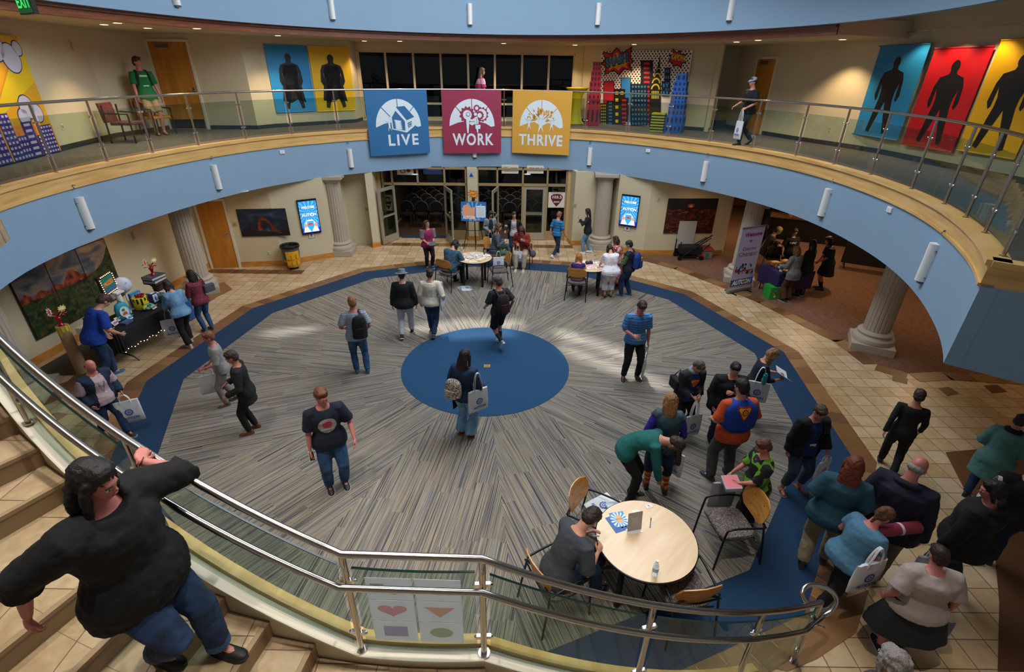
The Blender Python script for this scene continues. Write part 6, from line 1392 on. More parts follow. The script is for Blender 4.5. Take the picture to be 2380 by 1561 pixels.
def tinsel(lab, u_, v_, z, col='#a3141f', small=False):
    x, y = loc(u_, v_); t = thing('tinsel_centrepiece', lab, 'centrepiece', (x, y, z), ma)
    b = MB(); b.lathe([(.05, 0), (.045, .02), (.02, .05), (.03, .1), (.045, .16), (.03, .18)], 16); b.build('weight', mat(col, .25, .3), t, smooth=True); rnd = random.Random(5); b = MB()
    for i in range(26): a_, e_ = rnd.uniform(0, 6.3), rnd.uniform(.2, 1.0); l_ = rnd.uniform(.1, .19); b.tube([(0, 0, .15), (l_ * .6 * math.cos(a_) * math.cos(e_), l_ * .6 * math.sin(a_) * math.cos(e_), .15 + l_ * math.sin(e_)), (l_ * math.cos(a_) * math.cos(e_), l_ * math.sin(a_) * math.cos(e_), .15 + l_ * .9 * math.sin(e_))], [.003, .003, .008], 5)
    b.build('tinsel', mat(col, .25, .4), t)
    for k, (dx, dz, c1, c2) in enumerate([(-.1, .26, '#e8e2dc', '#c8502c'), (.12, .24, '#e8d42c', '#dfe4ee')]):
        b = MB(); b.tube([(0, 0, .16), (dx, 0, dz)], .003, 5); p = b.build('pick', WHITEP, t); g = Gfx((dx, -.003, dz), (1, 0, 0), (0, 0, 1), .002); g.burst(0, .05, .09 if k else .045, .07 if k else .1, 9, mat(c1, .5), 0, seed=k); g.burst(0, .05, .06 if k else .03, .045 if k else .075, 8, mat(c2, .5), 1, seed=k + 3); g.build('burst_cutout', None, p)
tinsel('red tinsel centrepiece with comic burst picks on the stack of grey books', .98, .3, 1.195)
x, y = loc(-1.12, .28); t = thing('display_column', 'tall brown paper wrapped column at the near left end holding the yellow tub', 'stand', (x, y, 0), ma); b = MB(); b.lathe([(.11, 0), (.1, .02), (.095, 1.0)], 24); b.build('column', mat('#a88a66', .7), t, smooth=True); g = MB()
for i in range(10): g.box(-.02, -.097, 1.0 - .1 - .05 * (i % 3), .02, -.09, 1.0, M=Matrix.Rotation(i * math.pi / 5, 4, 'Z'))
g.build('yellow_drips', mat('#e4cb22', .5), t)
tinsel('red tinsel centrepiece with comic burst picks on the tall brown column', -1.12, .28, 1.001)
x, y = loc(1.18, .15); t = thing('storage_bin', 'dark blue storage bin behind the two people at the merchandise table', 'bin', (x, y, 0), ma); b = MB(); b.box(-.22, -.18, 0, .22, .18, .5); b.build('bin', mat('#27508a', .5), t, bevel=.02); b = MB(); b.box(-.24, -.2, .5, .24, .2, .54); b.build('lid', mat('#1d3d6c', .5), t)

# ================================================================== BIN ON WHEELS
x, y = at(683, 622, 0); t = thing('waste_bin', 'round grey waste bin on casters with a yellow caddy apron', 'bin', (x, y, 0), R(-25))
b = MB(); b.lathe([(.2, .1), (.21, .12), (.245, .62), (.25, .62), (.265, .64), (.265, .68), (.245, .69), (.235, .69), (.235, .60), (.2, .14)], 36); b.build('barrel', mat('#47525f', .55), t, smooth=True)
b = MB(); b.lathe([(.268, .635), (.275, .66), (.262, .70), (.24, .70), (.22, .60), (.2, .5)], 36, mod=lambda a: 1 + .012 * math.sin(a * 13)); b.build('bin_liner', mat('#0d0e10', .35), t, smooth=True)
b = MB(); b.lathe([(.225, .24), (.228, .26), (.223, .28)], 36); b.build('yellow_band', mat('#c9a41a', .5), t)
b = MB(); b.lathe([(.19, .075), (.2, .09), (.19, .1)], 30); b.build('dolly', BLACKM, t)
for i in range(5): a_ = i * 1.2566; b = MB(); b.tube([(.15 * math.cos(a_) - .012, .15 * math.sin(a_), .035), (.15 * math.cos(a_) + .012, .15 * math.sin(a_), .035)], .035, 12); b.build('caster', BLACKM, t)
YB = mat('#d49a0c', .7, bump=.4, bscale=9); b = MB(); rg = []
for z_, k in ((.10, 1.0), (.3, 1.03), (.5, 1.02), (.56, 1.0)):
    rg.append([((.262 * k + (.0 if i < 9 else -.012)) * math.cos(R(q)), (.262 * k + (.0 if i < 9 else -.012)) * math.sin(R(q)), z_) for i, q in enumerate(list(np.linspace(-75, 10, 9)) + list(np.linspace(10, -75, 9)))])
b.loft(rg); ap = b.build('caddy_apron', YB, t)
for q in (-58, -32, -6):
    for z_ in (.16, .34): b = MB(); M = Matrix.Rotation(R(q) + math.pi / 2, 4, 'Z'); b.box(-.05, -.29, z_, .05, -.262, z_ + .13, M=M); b.build('pocket', YB, ap)

# ================================================================== RIGHT SIDE: WAGON, BOX, BOARD
x, y = at(1601, 600, 0); t = thing('folding_wagon', 'black folded utility wagon leaning open below the canyon photograph', 'wagon', (x, y, 0), R(4))
b = MB(); b.box(-.35, -.18, .18, .32, .2, .42); b.build('folded_body', mat('#131316', .9, bump=.4, bscale=12), t, bevel=.03)
for p in ([(-.42, -.2, .06), (-.42, -.2, .6)], [(-.42, .2, .06), (-.42, .2, .58)], [(-.3, -.21, .15), (.5, -.21, .72)], [(-.2, .2, .15), (.55, .2, .62)], [(-.42, -.2, .12), (.35, -.2, .12)], [(.2, -.22, .2), (.5, -.22, .55)]): b = MB(); b.tube(p, .017, 8); b.build('frame_tube', BLACKM, t)
b = MB(); b.tube([(.0, 0, .3), (.62, 0, .75)], .02, 8); b.build('pull_handle', BLACKM, t)
for sx in (-.38, .32):
    for sy in (-.2, .2): b = MB(); b.tube([(sx, sy - .02, .07), (sx, sy + .02, .07)], .07, 16); b.build('wheel', BLACKM, t)
x, y = at(1590, 594, 0); t = thing('folded_board', 'tall white folding display board standing behind the black wagon', 'board', (x - .05, y + .02, 0), R(4)); b = MB(); b.box(-.28, -.01, .25, 0, .01, 1.12); b.box(.003, -.012, .25, .28, .008, 1.12); b.build('panel', mat('#b6b2ae', .6), t); b = MB(); b.box(-.28, -.04, 0, .28, .04, .25); b.build('support_crate', BLACKM, t)
x, y = at(1632, 598, 0); t = thing('storage_box', 'clear plastic storage box with red lid and toys beside the wagon', 'box', (x, y, 0), R(3)); b = MB(); b.box(-.24, -.17, .01, .24, .17, .28); b.build('clear_tub', mat('#8a8078', .25, spec=.6), t, bevel=.02); b = MB(); b.loft([[(.27 * sx, .2 * sy, .28) for sx, sy in ((-1, -1), (1, -1), (1, 1), (-1, 1))], [(.22 * sx, .15 * sy, .36) for sx, sy in ((-1, -1), (1, -1), (1, 1), (-1, 1))]]); b.build('lid', mat('#8c1c22', .5), t); b = MB(); b.tube([(-.1, -.172, .12), (-.1, -.19, .12)], .08, 18); b.build('orange_ring', mat('#d84a2c', .5), t); b = MB(); b.box(.02, -.176, .05, .12, -.17, .2); b.build('teal_toy', mat('#2c7a64', .5), t)

# ================================================================== ROLL-UP BANNER AND BOOTH
bx0, bx1 = np.array(at(1690, 682, 0)), np.array(at(1741, 672, 0)); d = bx1 - bx0; W = .86; d = d / np.linalg.norm(d); cx_, cy_ = (bx0 + bx1) / 2
W = float(np.linalg.norm(bx1 - bx0)); t = thing('rollup_banner', 'tall roll-up banner reading Welcome to Game Changer and AUTCON', 'banner', (bx0[0], bx0[1], 0), math.atan2(d[1], d[0])); H = 1.78
b = MB(); b.box(-.02, -.05, .02, W + .02, .05, .10); b.build('cassette', mat('#8b8f96', .4, .6), t, bevel=.01)
for k in (.12, W - .12): b = MB(); b.box(k - .02, -.2, 0, k + .02, .2, .02); b.build('foot', BLACKM, t)
g = Gfx((0, -.02, .09), (1, 0, 0), (0, .0, 1), .002); h = H - .09; g.board(W, h, mat('#b7b1cf', .5), .004); g.rect(0, 0, W, h * .03, mat('#c9c4cf', .5), 1); g.rect(0, h * .045, W, h * .06, mat('#d88a4c', .5), 1); g.rect(0, h * .06, W, h * .17, mat('#1c5cae', .5), 1)
PU = mat('#6c2470', .5); g.text('Welcome', W * .55, h * .86, h * .06, mat('#8c1f66', .5), 1, bold=.04, width=W * .75); g.text('to', W * .5, h * .77, h * .045, mat('#8c1f66', .5), 1, bold=.04)
g.text('Game', W * .5, h * .64, h * .055, PU, 1, width=W * .6); g.text('Changer', W * .5, h * .56, h * .055, PU, 1, width=W * .85); g.rect(W * .1, h * .545, W * .9, h * .55, PU, 1)
rnd = random.Random(9)
for i in range(22): g.disc(W * rnd.uniform(.12, .88), h * rnd.uniform(.24, .42), W * rnd.uniform(.02, .06), mat(rnd.choice(['#b0283a', '#2b2540', '#3a8a4c', '#c97a2c', '#3a5ca8', '#1e1a24']), .5), 2 + i % 3, n=10)
g.rect(W * .1, h * .3, W * .9, h * .315, mat('#7a3a3a', .5), 6); g.text('AUTCON', W * .5, h * .083, h * .07, mat('#eef0f4', .5), 3, bold=.05, shear=.2, width=W * .86); g.disc(W * .64, h * .115, h * .03, mat('#c98a3c', .5), 4); g.build('printed_fabric', parent=t)
b = MB(); b.box(-.01, -.03, H - .01, W + .01, .0, H + .02); b.build('top_bar', mat('#8b8f96', .4, .6), t); b = MB(); b.tube([(W / 2, .02, .1), (W / 2, .0, H)], .01, 8); b.build('pole', mat('#8b8f96', .4, .6), t)
BX, BY = at(1822, 688, 0); BR_ = R(12); t = thing('booth_table', 'square booth table standing under the purple cloth', 'table', (BX + .05, BY + .28, 0), BR_); b = MB(); b.box(-.5, -.36, .68, .5, .36, .70); b.build('table_top', mat('#5a5148', .6), t)
for sx in (-.45, .45):
    for sy in (-.3, .3): b = MB(); b.cyl(sx, sy, 0, .68, .015, 8); b.build('leg', BLACKM, t)
c = MB(); c.box(-.53, -.39, .22, .53, .39, .712); o = c.build('tablecloth', mat('#231046', .85, bump=.4, bscale=7), bevel=.012); o.location = (BX + .05, BY + .28, 0); o.rotation_euler = (0, 0, BR_); tag(o, 'purple cloth hanging over the booth table', 'tablecloth')
def bl(u_, v_): return (BX + .05 + u_ * math.cos(BR_) - v_ * math.sin(BR_), BY + .28 + u_ * math.sin(BR_) + v_ * math.cos(BR_))
rnd = random.Random(21); cols = ['#e8b04a', '#d8d2c8', '#c23a2c', '#e0dcd4', '#3a6ab0', '#e8a0b0', '#f0e8e0', '#d88a3c']
for i in range(22):
    u_, v_ = rnd.uniform(-.42, .4), rnd.uniform(-.3, .28); x, y = bl(u_, v_); w, dd, hh = rnd.uniform(.06, .12), rnd.uniform(.05, .09), rnd.uniform(.01, .05)
    t = thing('booth_giveaway', 'small bright giveaway packet in the crowded pile on the purple cloth', 'packet', (x, y, .713 + .012 * (i // 8)), rnd.uniform(0, 3), 'giveaways on the purple booth cloth'); b = MB(); b.box(-w / 2, -dd / 2, 0, w / 2, dd / 2, hh); b.build('packet', mat(rnd.choice(cols), .5), t); b = MB(); b.box(-w * .3, -dd * .3, hh, w * .3, dd * .3, hh + .002); b.build('label_patch', mat(rnd.choice(cols), .5), t)
x, y = bl(-.25, -.1); t = thing('bowl', 'blue and white bowl on the near corner of the booth table', 'bowl', (x, y, .735), 0); b = MB(); b.lathe([(.04, 0), (.09, .05), (.1, .08), (.09, .08), (.04, .02)], 22); b.build('bowl', mat('#4a9cc8', .4), t, smooth=True); b = MB(); b.ell((0, 0, .06), (.07, .07, .03)); b.build('contents', mat('#e4e8ec', .6), t)
for k, (u_, v_) in enumerate([(-.3, .15), (.05, .2)]): x, y = bl(u_, v_); t = thing('snack_basket', ['orange snack basket at the left of the booth table', 'orange snack basket at the back of the booth table'][k], 'basket', (x, y, .74), .3 * k); b = MB(); b.loft([[(.11 * q * sx, .08 * q * sy, z_) for sx, sy in ((-1, -1), (1, -1), (1, 1), (-1, 1))] for q, z_ in ((.8, 0), (1, .09))]); b.build('basket', mat('#c97c2c', .6), t); b = MB(); b.ell((0, 0, .09), (.09, .06, .03)); b.build('snacks', mat('#e6c060', .7), t)
x, y = at(1799, 690, 0); t = thing('gift_box', 'bright green box printed with coloured ornaments in front of the booth', 'box', (x, y, 0), R(8)); b = MB(); b.box(-.26, -.16, 0, .26, .16, .34); b.build('carton', mat('#2a9a34', .5), t)
g = Gfx((-.26, -.162, 0), (1, 0, 0), (0, 0, 1), .0015)
for i in range(8): a_ = i * math.pi / 4; px_, pz_ = .26 + .17 * math.cos(a_), .17 + .11 * math.sin(a_); g.disc(px_, pz_, .03, mat(['#d8522c', '#e0e8f0', '#c4302c', '#3a62b8'][i % 4], .5), 1, ry=.036); g.disc(px_, pz_, .014, mat('#e8b04a', .5), 2)
g.disc(.26, .17, .035, mat('#c4402c', .5), 1); g.build('ornament_print', parent=t)
x, y = at(1782, 672, 0); tote('white tote bag slumped on the floor left of the green box', x, y, .50, -70, w=.3, h=.34, handle=.13, side=-8, thick=.12); tote('black and white tote bag squeezed behind the green box', *at(1812, 664, 0), .52, -80, w=.3, h=.3, handle=.14, logo=False, col='#1a1c22', thick=.12)
# booth chairs and far furniture
def fchair(lab, x, y, rot, seatc, grp='folding chairs near the booth'):
    t = thing('folding_chair', lab, 'chair', (x, y, 0), R(rot), grp); b = MB(); b.box(-.2, -.2, .43, .2, .2, .455); b.build('seat', seatc, t, bevel=.01); b = MB(); b.box(-.2, -.22, .62, .2, -.2, .85); b.build('backrest', seatc, t, bevel=.008)
    for s in (-1, 1): b = MB(); b.tube([(s * .2, .25, 0), (s * .2, -.21, .85)], .011, 8); b.tube([(s * .19, -.28, 0), (s * .19, .15, .43)], .011, 8); b.build('leg', mat('#7f7a72', .4, .7), t)
fchair('folding chair with tan seat beside the roll-up banner', *at(1782, 672, 0), 30, mat('#b07a3c', .5)); fchair('dark folding chair behind the booth with a bag on it', *at(1785, 632, 0), -10, mat('#2b2320', .6))
def crate(name, lab, cat, px, py, w, dd, hh, rot, col, z=0.0, flaps=True):
    x, y = at(px, py, z); t = thing(name, lab, cat, (x, y, z), R(rot)); b = MB(); b.box(-w / 2, -dd / 2, 0, w / 2, dd / 2, hh); b.build('carton', mat(col, .8), t)
    if flaps:
        for s in (-1, 1): M = Matrix.Translation((s * w / 2, 0, hh)) @ Matrix.Rotation(R(-s * 28), 4, 'Y'); b = MB(); b.box(0 if s > 0 else -w * .45, -dd / 2, 0, w * .45 if s > 0 else 0, dd / 2, .006, M=M); b.build('flap', mat('#b0683a', .8), t)
x, y = at(1838, 560, 0); t = thing('dark_counter', 'long black skirted table behind the booth holding an open carton', 'table', (x + .4, y + .3, 0), R(-22)); b = MB(); b.box(-1.6, -.38, 0.02, 1.6, .38, .74); b.build('skirt', mat('#0e0d10', .9, bump=.4, bscale=6), t); b = MB(); b.box(-1.63, -.41, .74, 1.63, .41, .77); b.build('table_top', mat('#4a2f20', .5), t)
cx0, cy0 = x + .4, y + .3; ca = R(-22)
t = thing('carton', 'open brown cardboard carton with flaps up on the black table', 'box', (cx0 - .15, cy0 + .05, .772), R(-12)); b = MB(); b.box(-.3, -.22, 0, .3, .22, .3); b.build('carton_body', mat('#8a5228', .8), t)
for s in (-1, 1): M = Matrix.Translation((s * .3, 0, .3)) @ Matrix.Rotation(R(-s * 25), 4, 'Y'); b = MB(); b.box(0 if s > 0 else -.26, -.22, 0, .26 if s > 0 else 0, .22, .008, M=M); b.build('flap', mat('#c9763a', .8), t)
x, y = at(2050, 640, 0); t = thing('rolling_table', 'black nesting table on wheels at the back of the brown carpet', 'table', (x, y + .4, 0), R(-28)); b = MB(); b.box(-.9, -.03, .12, .9, .03, .78); b.build('folded_top', mat('#14110f', .7), t)
for s in (-.8, .8): b = MB(); b.tube([(s, -.3, .05), (s, 0, .12), (s, .3, .05)], .02, 8); b.build('foot', BLACKM, t)
for k in range(7):
    x, y = at(1905 + 34 * (k % 7), 555 + 14 * k, 0)
    if k < 5: fchair('folding chair in the dim row beyond the booth', x + .9, y + 1.1, -150, mat('#3a2a20', .6), 'folding chairs in the dim room beyond the booth')

# ================================================================== ROWS OF CHAIRS BEHIND THE LOBBY GLASS
LC = [None]
def lobby_chair(x, y):
    if LC[0] is None:
        t = thing('stacking_chair', 'x', 'chair', (0, 0, 0)); b = MB(); b.loft([[(.22 * math.cos(q), .21 * math.sin(q), z_) for q in np.linspace(0, 2 * math.pi, 16, endpoint=False)] for z_ in (.42, .47)]); b.build('seat', mat('#11151f', .7), t)
        b = MB(); pts = [(.24 * math.cos(q), .24 * math.sin(q)) for q in np.linspace(-.35, math.pi + .35, 18)]; vs = [(x_, .20, .62 + z_) for x_, z_ in pts] + [(x_, .235, .62 + z_) for x_, z_ in pts]; n = len(pts); b.add(vs, [tuple(range(n)), tuple(range(2 * n - 1, n - 1, -1))] + [(i, i + n, (i + 1) % n + n, (i + 1) % n) for i in range(n)]); b.build('backrest', mat('#141a28', .7), t)
        b = MB(); b.tube([(.25 * math.cos(q), .218, .62 + .25 * math.sin(q)) for q in np.linspace(-.35, math.pi + .35, 14)], .012, 6); b.build('back_rim', mat('#7c8494', .4, .3), t)
        for s in (-1, 1): b = MB(); b.tube([(s * .22, -.2, 0), (s * .22, -.2, .43), (s * .22, .2, .45)], .011, 6); b.tube([(s * .22, .24, 0), (s * .22, .21, .6)], .011, 6); b.build('leg', mat('#6a6a6c', .3, .8), t)
        LC[0] = t
    else: t = copy_tree(LC[0])
    t.location = (x, y, 0.007); t['label'] = 'dark round backed stacking chair in the rows behind the lobby glass'; t['category'] = 'chair'; t['group'] = 'rows of dark chairs behind the lobby glass'
for r_ in range(5):
    for k in range(10): lobby_chair(-4.0 + .55 * k + .27 * (r_ % 2), 18.5 + .62 * r_)
# lobby posters on the glass
def gposter(lab, x0, x1, y0, y1, fn, col='#d9d2c6'):
    a_, z1 = gx(x0, y0); c_, z0 = gx(x1, y1); p = gpt(a_); dd = (np.array(G1) - G0) / GL; t = thing('glass_poster', lab, 'poster', (p[0] + dd[1] * .012, p[1] - dd[0] * .012 - .01, z0)); g = Gfx((0, 0, 0), (dd[0], dd[1], 0), (0, 0, 1), .0015); w, h = c_ - a_, z1 - z0; g.board(w, h, mat(col, .5), .003); fn(g, w, h); g.build('printed_sheet', parent=t)
def pick(g, w, h):
    m = mat('#5c1420', .5); g.poly([(w * .5, h * .06), (w * .3, h * .3), (w * .15, h * .6), (w * .16, h * .78), (w * .3, h * .87), (w * .5, h * .89), (w * .7, h * .87), (w * .84, h * .78), (w * .85, h * .6), (w * .7, h * .3)], m, 1)
    g.text('103.5', w * .5, h * .6, h * .17, mat('#e2ddd6', .5), 2, bold=.03, width=w * .55); g.text('THE', w * .5, h * .45, h * .07, mat('#17120f', .5), 2, bold=.03); g.text('ARROW', w * .5, h * .32, h * .1, mat('#e2ddd6', .5), 2, bold=.03, width=w * .36); g.rect(w * .15, h * .93, w * .85, h * .955, mat('#6a625c', .5), 1)
gposter('white poster with maroon pick shape reading 103.5 at the left of the glass', 874, 916, 452, 489, pick); gposter('white poster with maroon pick shape reading 103.5 at the right of the glass', 1275, 1312, 446, 482, pick)
def p1(g, w, h): g.disc(w * .35, h * .45, w * .17, mat('#7a2c20', .5), 1, ry=h * .25); g.disc(w * .35, h * .45, w * .11, mat('#d8c8b0', .5), 2, ry=h * .16); g.disc(w * .7, h * .5, w * .12, mat('#7a2c20', .5), 1, ry=h * .2)
def p2(g, w, h): g.rect(0, 0, w, h, mat('#12305e', .5), 1); g.text('FOUNDATION', w * .55, h * .5, h * .16, mat('#a8506a', .5), 2, bold=.02, width=w * .7)
def p3(g, w, h): g.text('UVU', w * .24, h * .45, h * .3, mat('#3a3c30', .5), 1, bold=.03, width=w * .36); g.rect(w * .5, h * .6, w * .93, h * .68, mat('#6a6a5a', .5), 1); g.rect(w * .12, h * .2, w * .9, h * .26, mat('#a08a7a', .5), 1)
def p4(g, w, h): g.text('FM100.3', w * .5, h * .5, h * .24, mat('#4a2c5a', .5), 1, bold=.04, shear=.2, width=w * .8)
gposter('cream poster with two dark red rings at the top of the left glass', 922, 962, 386, 406, p1); gposter('blue sponsor poster at the top of the left glass', 983, 1028, 386, 405, p2, '#12305e'); gposter('cream poster reading UVU at the top of the right glass', 1166, 1205, 382, 403, p3); gposter('cream poster reading FM100.3 at the top of the right glass', 1225, 1263, 384, 403, p4)
a_, z_ = gx(1096, 404); p = gpt(a_); t = thing('assistive_sign', 'small sign with a blue triangle on the pier between the lobby doors', 'sign', (p[0], p[1] - .128, z_ - .1)); g = Gfx((-.1, 0, 0), (1, 0, 0), (0, 0, 1), .002); g.board(.2, .2, mat('#b9bcbc', .5), .005); g.poly([(.03, .03), (.17, .03), (.1, .165)], mat('#1f4f94', .5), 1); g.build('plate', parent=t)

# ================================================================== PEOPLE
SK = {'l': '#c98f76', 'm': '#b9795a', 'd': '#8a5540', 'r': '#c0766a'}
def skin(k): return mat(SK[k], 0.5, var=.08, scale=9, name='skin')
def cloth(c, b=.35):
    return c if not isinstance(c, str) else mat(c, .88, var=.14, scale=11, bump=b, bscale=18, name='cloth')
DEN = ramp_mat('denim', [(0.3, '#1d3858'), (0.5, '#2b4f78'), (0.7, '#3a6390')], (1, 1, .5), 9, .9, 5.0)
DEND = ramp_mat('dark_denim', [(0.3, '#0f2038'), (0.5, '#1a3050'), (0.7, '#24406a')], (1, 1, .5), 9, .9, 5.0)
DENL = ramp_mat('light_denim', [(0.3, '#4a7296'), (0.5, '#6a94b8'), (0.7, '#86aecb')], (1, 1, .5), 9, .9, 5.0)
TEX = {}
def ctex(sz):
    if sz not in TEX:
        x = bpy.data.textures.new('folds', 'CLOUDS'); x.noise_scale = sz; x.noise_depth = 2; TEX[sz] = x
    return TEX[sz]
def fuse(mb, name, m, parent, vox=.012, disp=0.0, sm=4, size=.11, cut=None, extra=None):
    """close all the overlapping volumes of mb into one continuous skin"""
    tmp = mb.build('tmp', m)
    r = tmp.modifiers.new('r', 'REMESH'); r.mode = 'VOXEL'; r.voxel_size = vox; r.use_smooth_shade = True
    s = tmp.modifiers.new('s', 'SMOOTH'); s.factor = .5; s.iterations = sm
    if disp: d = tmp.modifiers.new('d', 'DISPLACE'); d.texture = ctex(size); d.strength = disp; d.mid_level = .5
    bpy.context.view_layer.update(); dg = bpy.context.evaluated_depsgraph_get()
    me = bpy.data.meshes.new_from_object(tmp.evaluated_get(dg)); old = tmp.data; bpy.data.objects.remove(tmp); bpy.data.meshes.remove(old)
    if cut or extra:
        bm = bmesh.new(); bm.from_mesh(me)
        if cut: bmesh.ops.delete(bm, geom=[f for f in bm.faces if cut(f.calc_center_median(), f.normal)], context='FACES')
        if extra:
            n0 = len(bm.verts); vs = [bm.verts.new(p) for p in extra.v]; bm.verts.ensure_lookup_table()
            for f in extra.f:
                try: q = bm.faces.new([vs[i] for i in f]); q.smooth = True
                except ValueError: pass
        bm.to_mesh(me); bm.free()
    me.name = name; me.materials.clear(); me.materials.append(m); o = bpy.data.objects.new(name, me); link(o, parent); return o
def rot(ax, d):
    c, s = math.cos(R(d)), math.sin(R(d))
    return np.array({'x': ((1, 0, 0), (0, c, -s), (0, s, c)), 'y': ((c, 0, s), (0, 1, 0), (-s, 0, c)), 'z': ((c, -s, 0), (s, c, 0), (0, 0, 1))}[ax], float)
def ik(A, B, l1, l2, hint):
    A, B = np.array(A, float), np.array(B, float); d = B - A; D = np.linalg.norm(d); mx = (l1 + l2) * .995
    if D > mx: B = A + d / D * mx; d = B - A; D = mx
    u = d / D; h = np.array(hint, float); h = h - u * (h @ u); h /= np.linalg.norm(h) + 1e-9
    a = (l1 * l1 - l2 * l2 + D * D) / (2 * D); k = math.sqrt(max(0, l1 * l1 - a * a)); return A + u * a + h * k, B
TOR = [(-.11, .135, .095, 0), (-.05, .165, .115, -.005), (.02, .172, .118, -.005), (.10, .155, .106, 0), (.18, .142, .100, 0), (.28, .152, .108, .004), (.37, .165, .114, .006), (.44, .170, .108, .002), (.495, .150, .088, -.004), (.535, .095, .070, -.008), (.57, .062, .060, -.004), (.66, .054, .056, .008)]
def person(lab, px, py, face, head=None, h=1.7, z=0.0, g=1.0, fem=False, hip=(0, 0, .915), lean=4, side=0, twist=0, look=(0, 8), legs=((-.1, 0, .085), (.1, 0, .085)), feet=(0, 0), heel=(0, 0),
           arms=((-.25, .03, .85), (.25, .03, .85)), elb=None, sk='l', top=('#333', .45, .86), jacket=None, pants=('#223', 1.0), skirt=None, shoe=('#222', '#ddd'), hair=('short', '#2b1d14'), cap=None,
           ex=None, xy=None, curl=30, knee=None, glasses=False, socks=None, vox=.0125, hands_dir=(None, None), hoff=0, sandals=False, bust=.0):
    if head and lean <= 16:
        # stand the figure under its head: feet on the plumb line through the head
        v = (PW / 2 + FPX * _r[2] / _fw[2], PH / 2 - FPX * _u[2] / _fw[2]); px = .3 * px + .7 * (v[0] + (head[0] - v[0]) * (v[1] - py) / (v[1] - head[1]))
    x, y = xy if xy else at(px, py, z)
    if head:
        d = dirv(*head); zt_ = CAM_Z + d[2] * math.hypot(x, y) / math.hypot(d[0], d[1]); h = min(1.95, max(1.42, (zt_ - z) / ((.02 + hip[2] + .845 * math.cos(R(lean) * .8)) / 1.76)))
    s = h / 1.75; t = thing('person', lab, 'person', (x, y, z), R(face) - math.pi / 2); sg = math.sqrt(g)
    HP = np.array(hip, float)
    zs = np.linspace(0, .8, 41); Fr = []; O = [HP.copy()]
    for q in zs:
        u = min(1, max(0, q / .40)); u = u * u * (3 - 2 * u); Fr.append(rot('z', twist * u) @ rot('y', side * u) @ rot('x', -lean * (.25 + .75 * u)))
    for i in range(1, 41): O.append(O[-1] + Fr[i] @ np.array([0, 0, zs[1]]))
    def fr(q): return Fr[int(min(40, max(0, round(q / .02))))]
    def Sp(a, b, q):
        if q <= 0: return HP + Fr[0] @ np.array([a, b, q])
        i = min(40, q / .02); k = int(i); o = O[k] + (O[min(40, k + 1)] - O[k]) * (i - k); return o + fr(q) @ np.array([a, b, 0])
    def ring_(q, w, d, yo, n=20): return [Sp(w * math.cos(2 * math.pi * i / n), yo + d * math.sin(2 * math.pi * i / n), q) * s for i in range(n)]
    def tw(q, w, d, yo, inf=0.0):
        belly = max(0, 1 - abs(q - .14) / .25); k = 1 + (g - 1) * (1.0 if q < .46 else .4 if q < .52 else .1)
        if fem: w *= (1.06 if q < .08 else .93 if q < .25 else .94)
        dd = d * (1 + (k - 1) * 1.2); bu = bust * max(0, 1 - abs(q - .34) / .1)
        return q, w * k + inf, dd + inf + bu * .5, yo + (g - 1) * .10 * belly + bu * .5
    b = MB(); b.loft([ring_(*tw(*r)) for r in TOR])
    sx = (.158 if fem else .178) * (1 + (g - 1) * .35); J = {'S': [], 'E': [], 'W': [], 'K': [], 'A': [], 'H': []}; fing = MB(); armpts = []
    for i, sd in enumerate((-1, 1)):
        sh = Sp(sd * sx, 0, .475); W = np.array(arms[i], float); hint = (elb[i] if elb and elb[i] is not None else (sd * .5, -.8, -.35))
        E, W = ik(sh, W, .285, .255, hint); dr = (W - E) / np.linalg.norm(W - E)
        if hands_dir[i] is not None: dr = np.array(hands_dir[i], float); dr /= np.linalg.norm(dr)
        armpts.append((sh, E, W)); J['S'].append(sh * s); J['E'].append(E * s); J['W'].append(W * s)
        k = sg; b.tube([Sp(sd * sx * .6, 0, .475) * s, sh * s, (sh * .5 + E * .5) * s, E * s, (E * .65 + W * .35) * s, W * s], [.055 * k * s, .056 * k * s, .046 * k * s, .037 * k * s, .037 * k * s, .024 * s], 12)
        pn = np.array([-sd * .8, .1, -.1]) + (np.array([0, -.5, -.8]) if abs(dr[2]) < .6 else 0); pn = pn - dr * (pn @ dr); pn /= np.linalg.norm(pn); wd = np.cross(dr, pn)
        if wd @ np.array([0, .8, .6]) < 0: wd = -wd
        Mh = np.column_stack([wd, pn, dr]); b.ell((W + dr * .05) * s, (.039 * s, .017 * s, .055 * s), M=Mh)
        J['H'].append((W + dr * .10 + pn * .015) * s)
        cu = curl[i] if hasattr(curl, '__len__') else curl
        for f, (o_, L_) in enumerate(((.028, .068), (.0095, .076), (-.0095, .072), (-.027, .056))):
            p = W + dr * .085 + wd * o_; a_ = cu * .5 + f * 3; P = [W + dr * .06 + wd * o_ * .8, p]; c_ = p
            for q_ in (.42, .32, .26): a_ += cu * (.75 if q_ < .42 else .3); c_ = c_ + (dr * math.cos(R(a_)) + pn * math.sin(R(a_))) * L_ * q_; P.append(c_)
            fing.tube([q * s for q in P], [.0095 * s, .0092 * s, .0085 * s, .0078 * s, .006 * s], 7)
        p0 = W + dr * .025 + wd * .022; fing.tube([q * s for q in (p0, p0 + dr * .025 + wd * .022 + pn * .008, p0 + dr * .05 + wd * .028 + pn * .02, p0 + dr * .072 + wd * .026 + pn * .028)], [.012 * s, .011 * s, .0095 * s, .007 * s], 7)
    legp = []
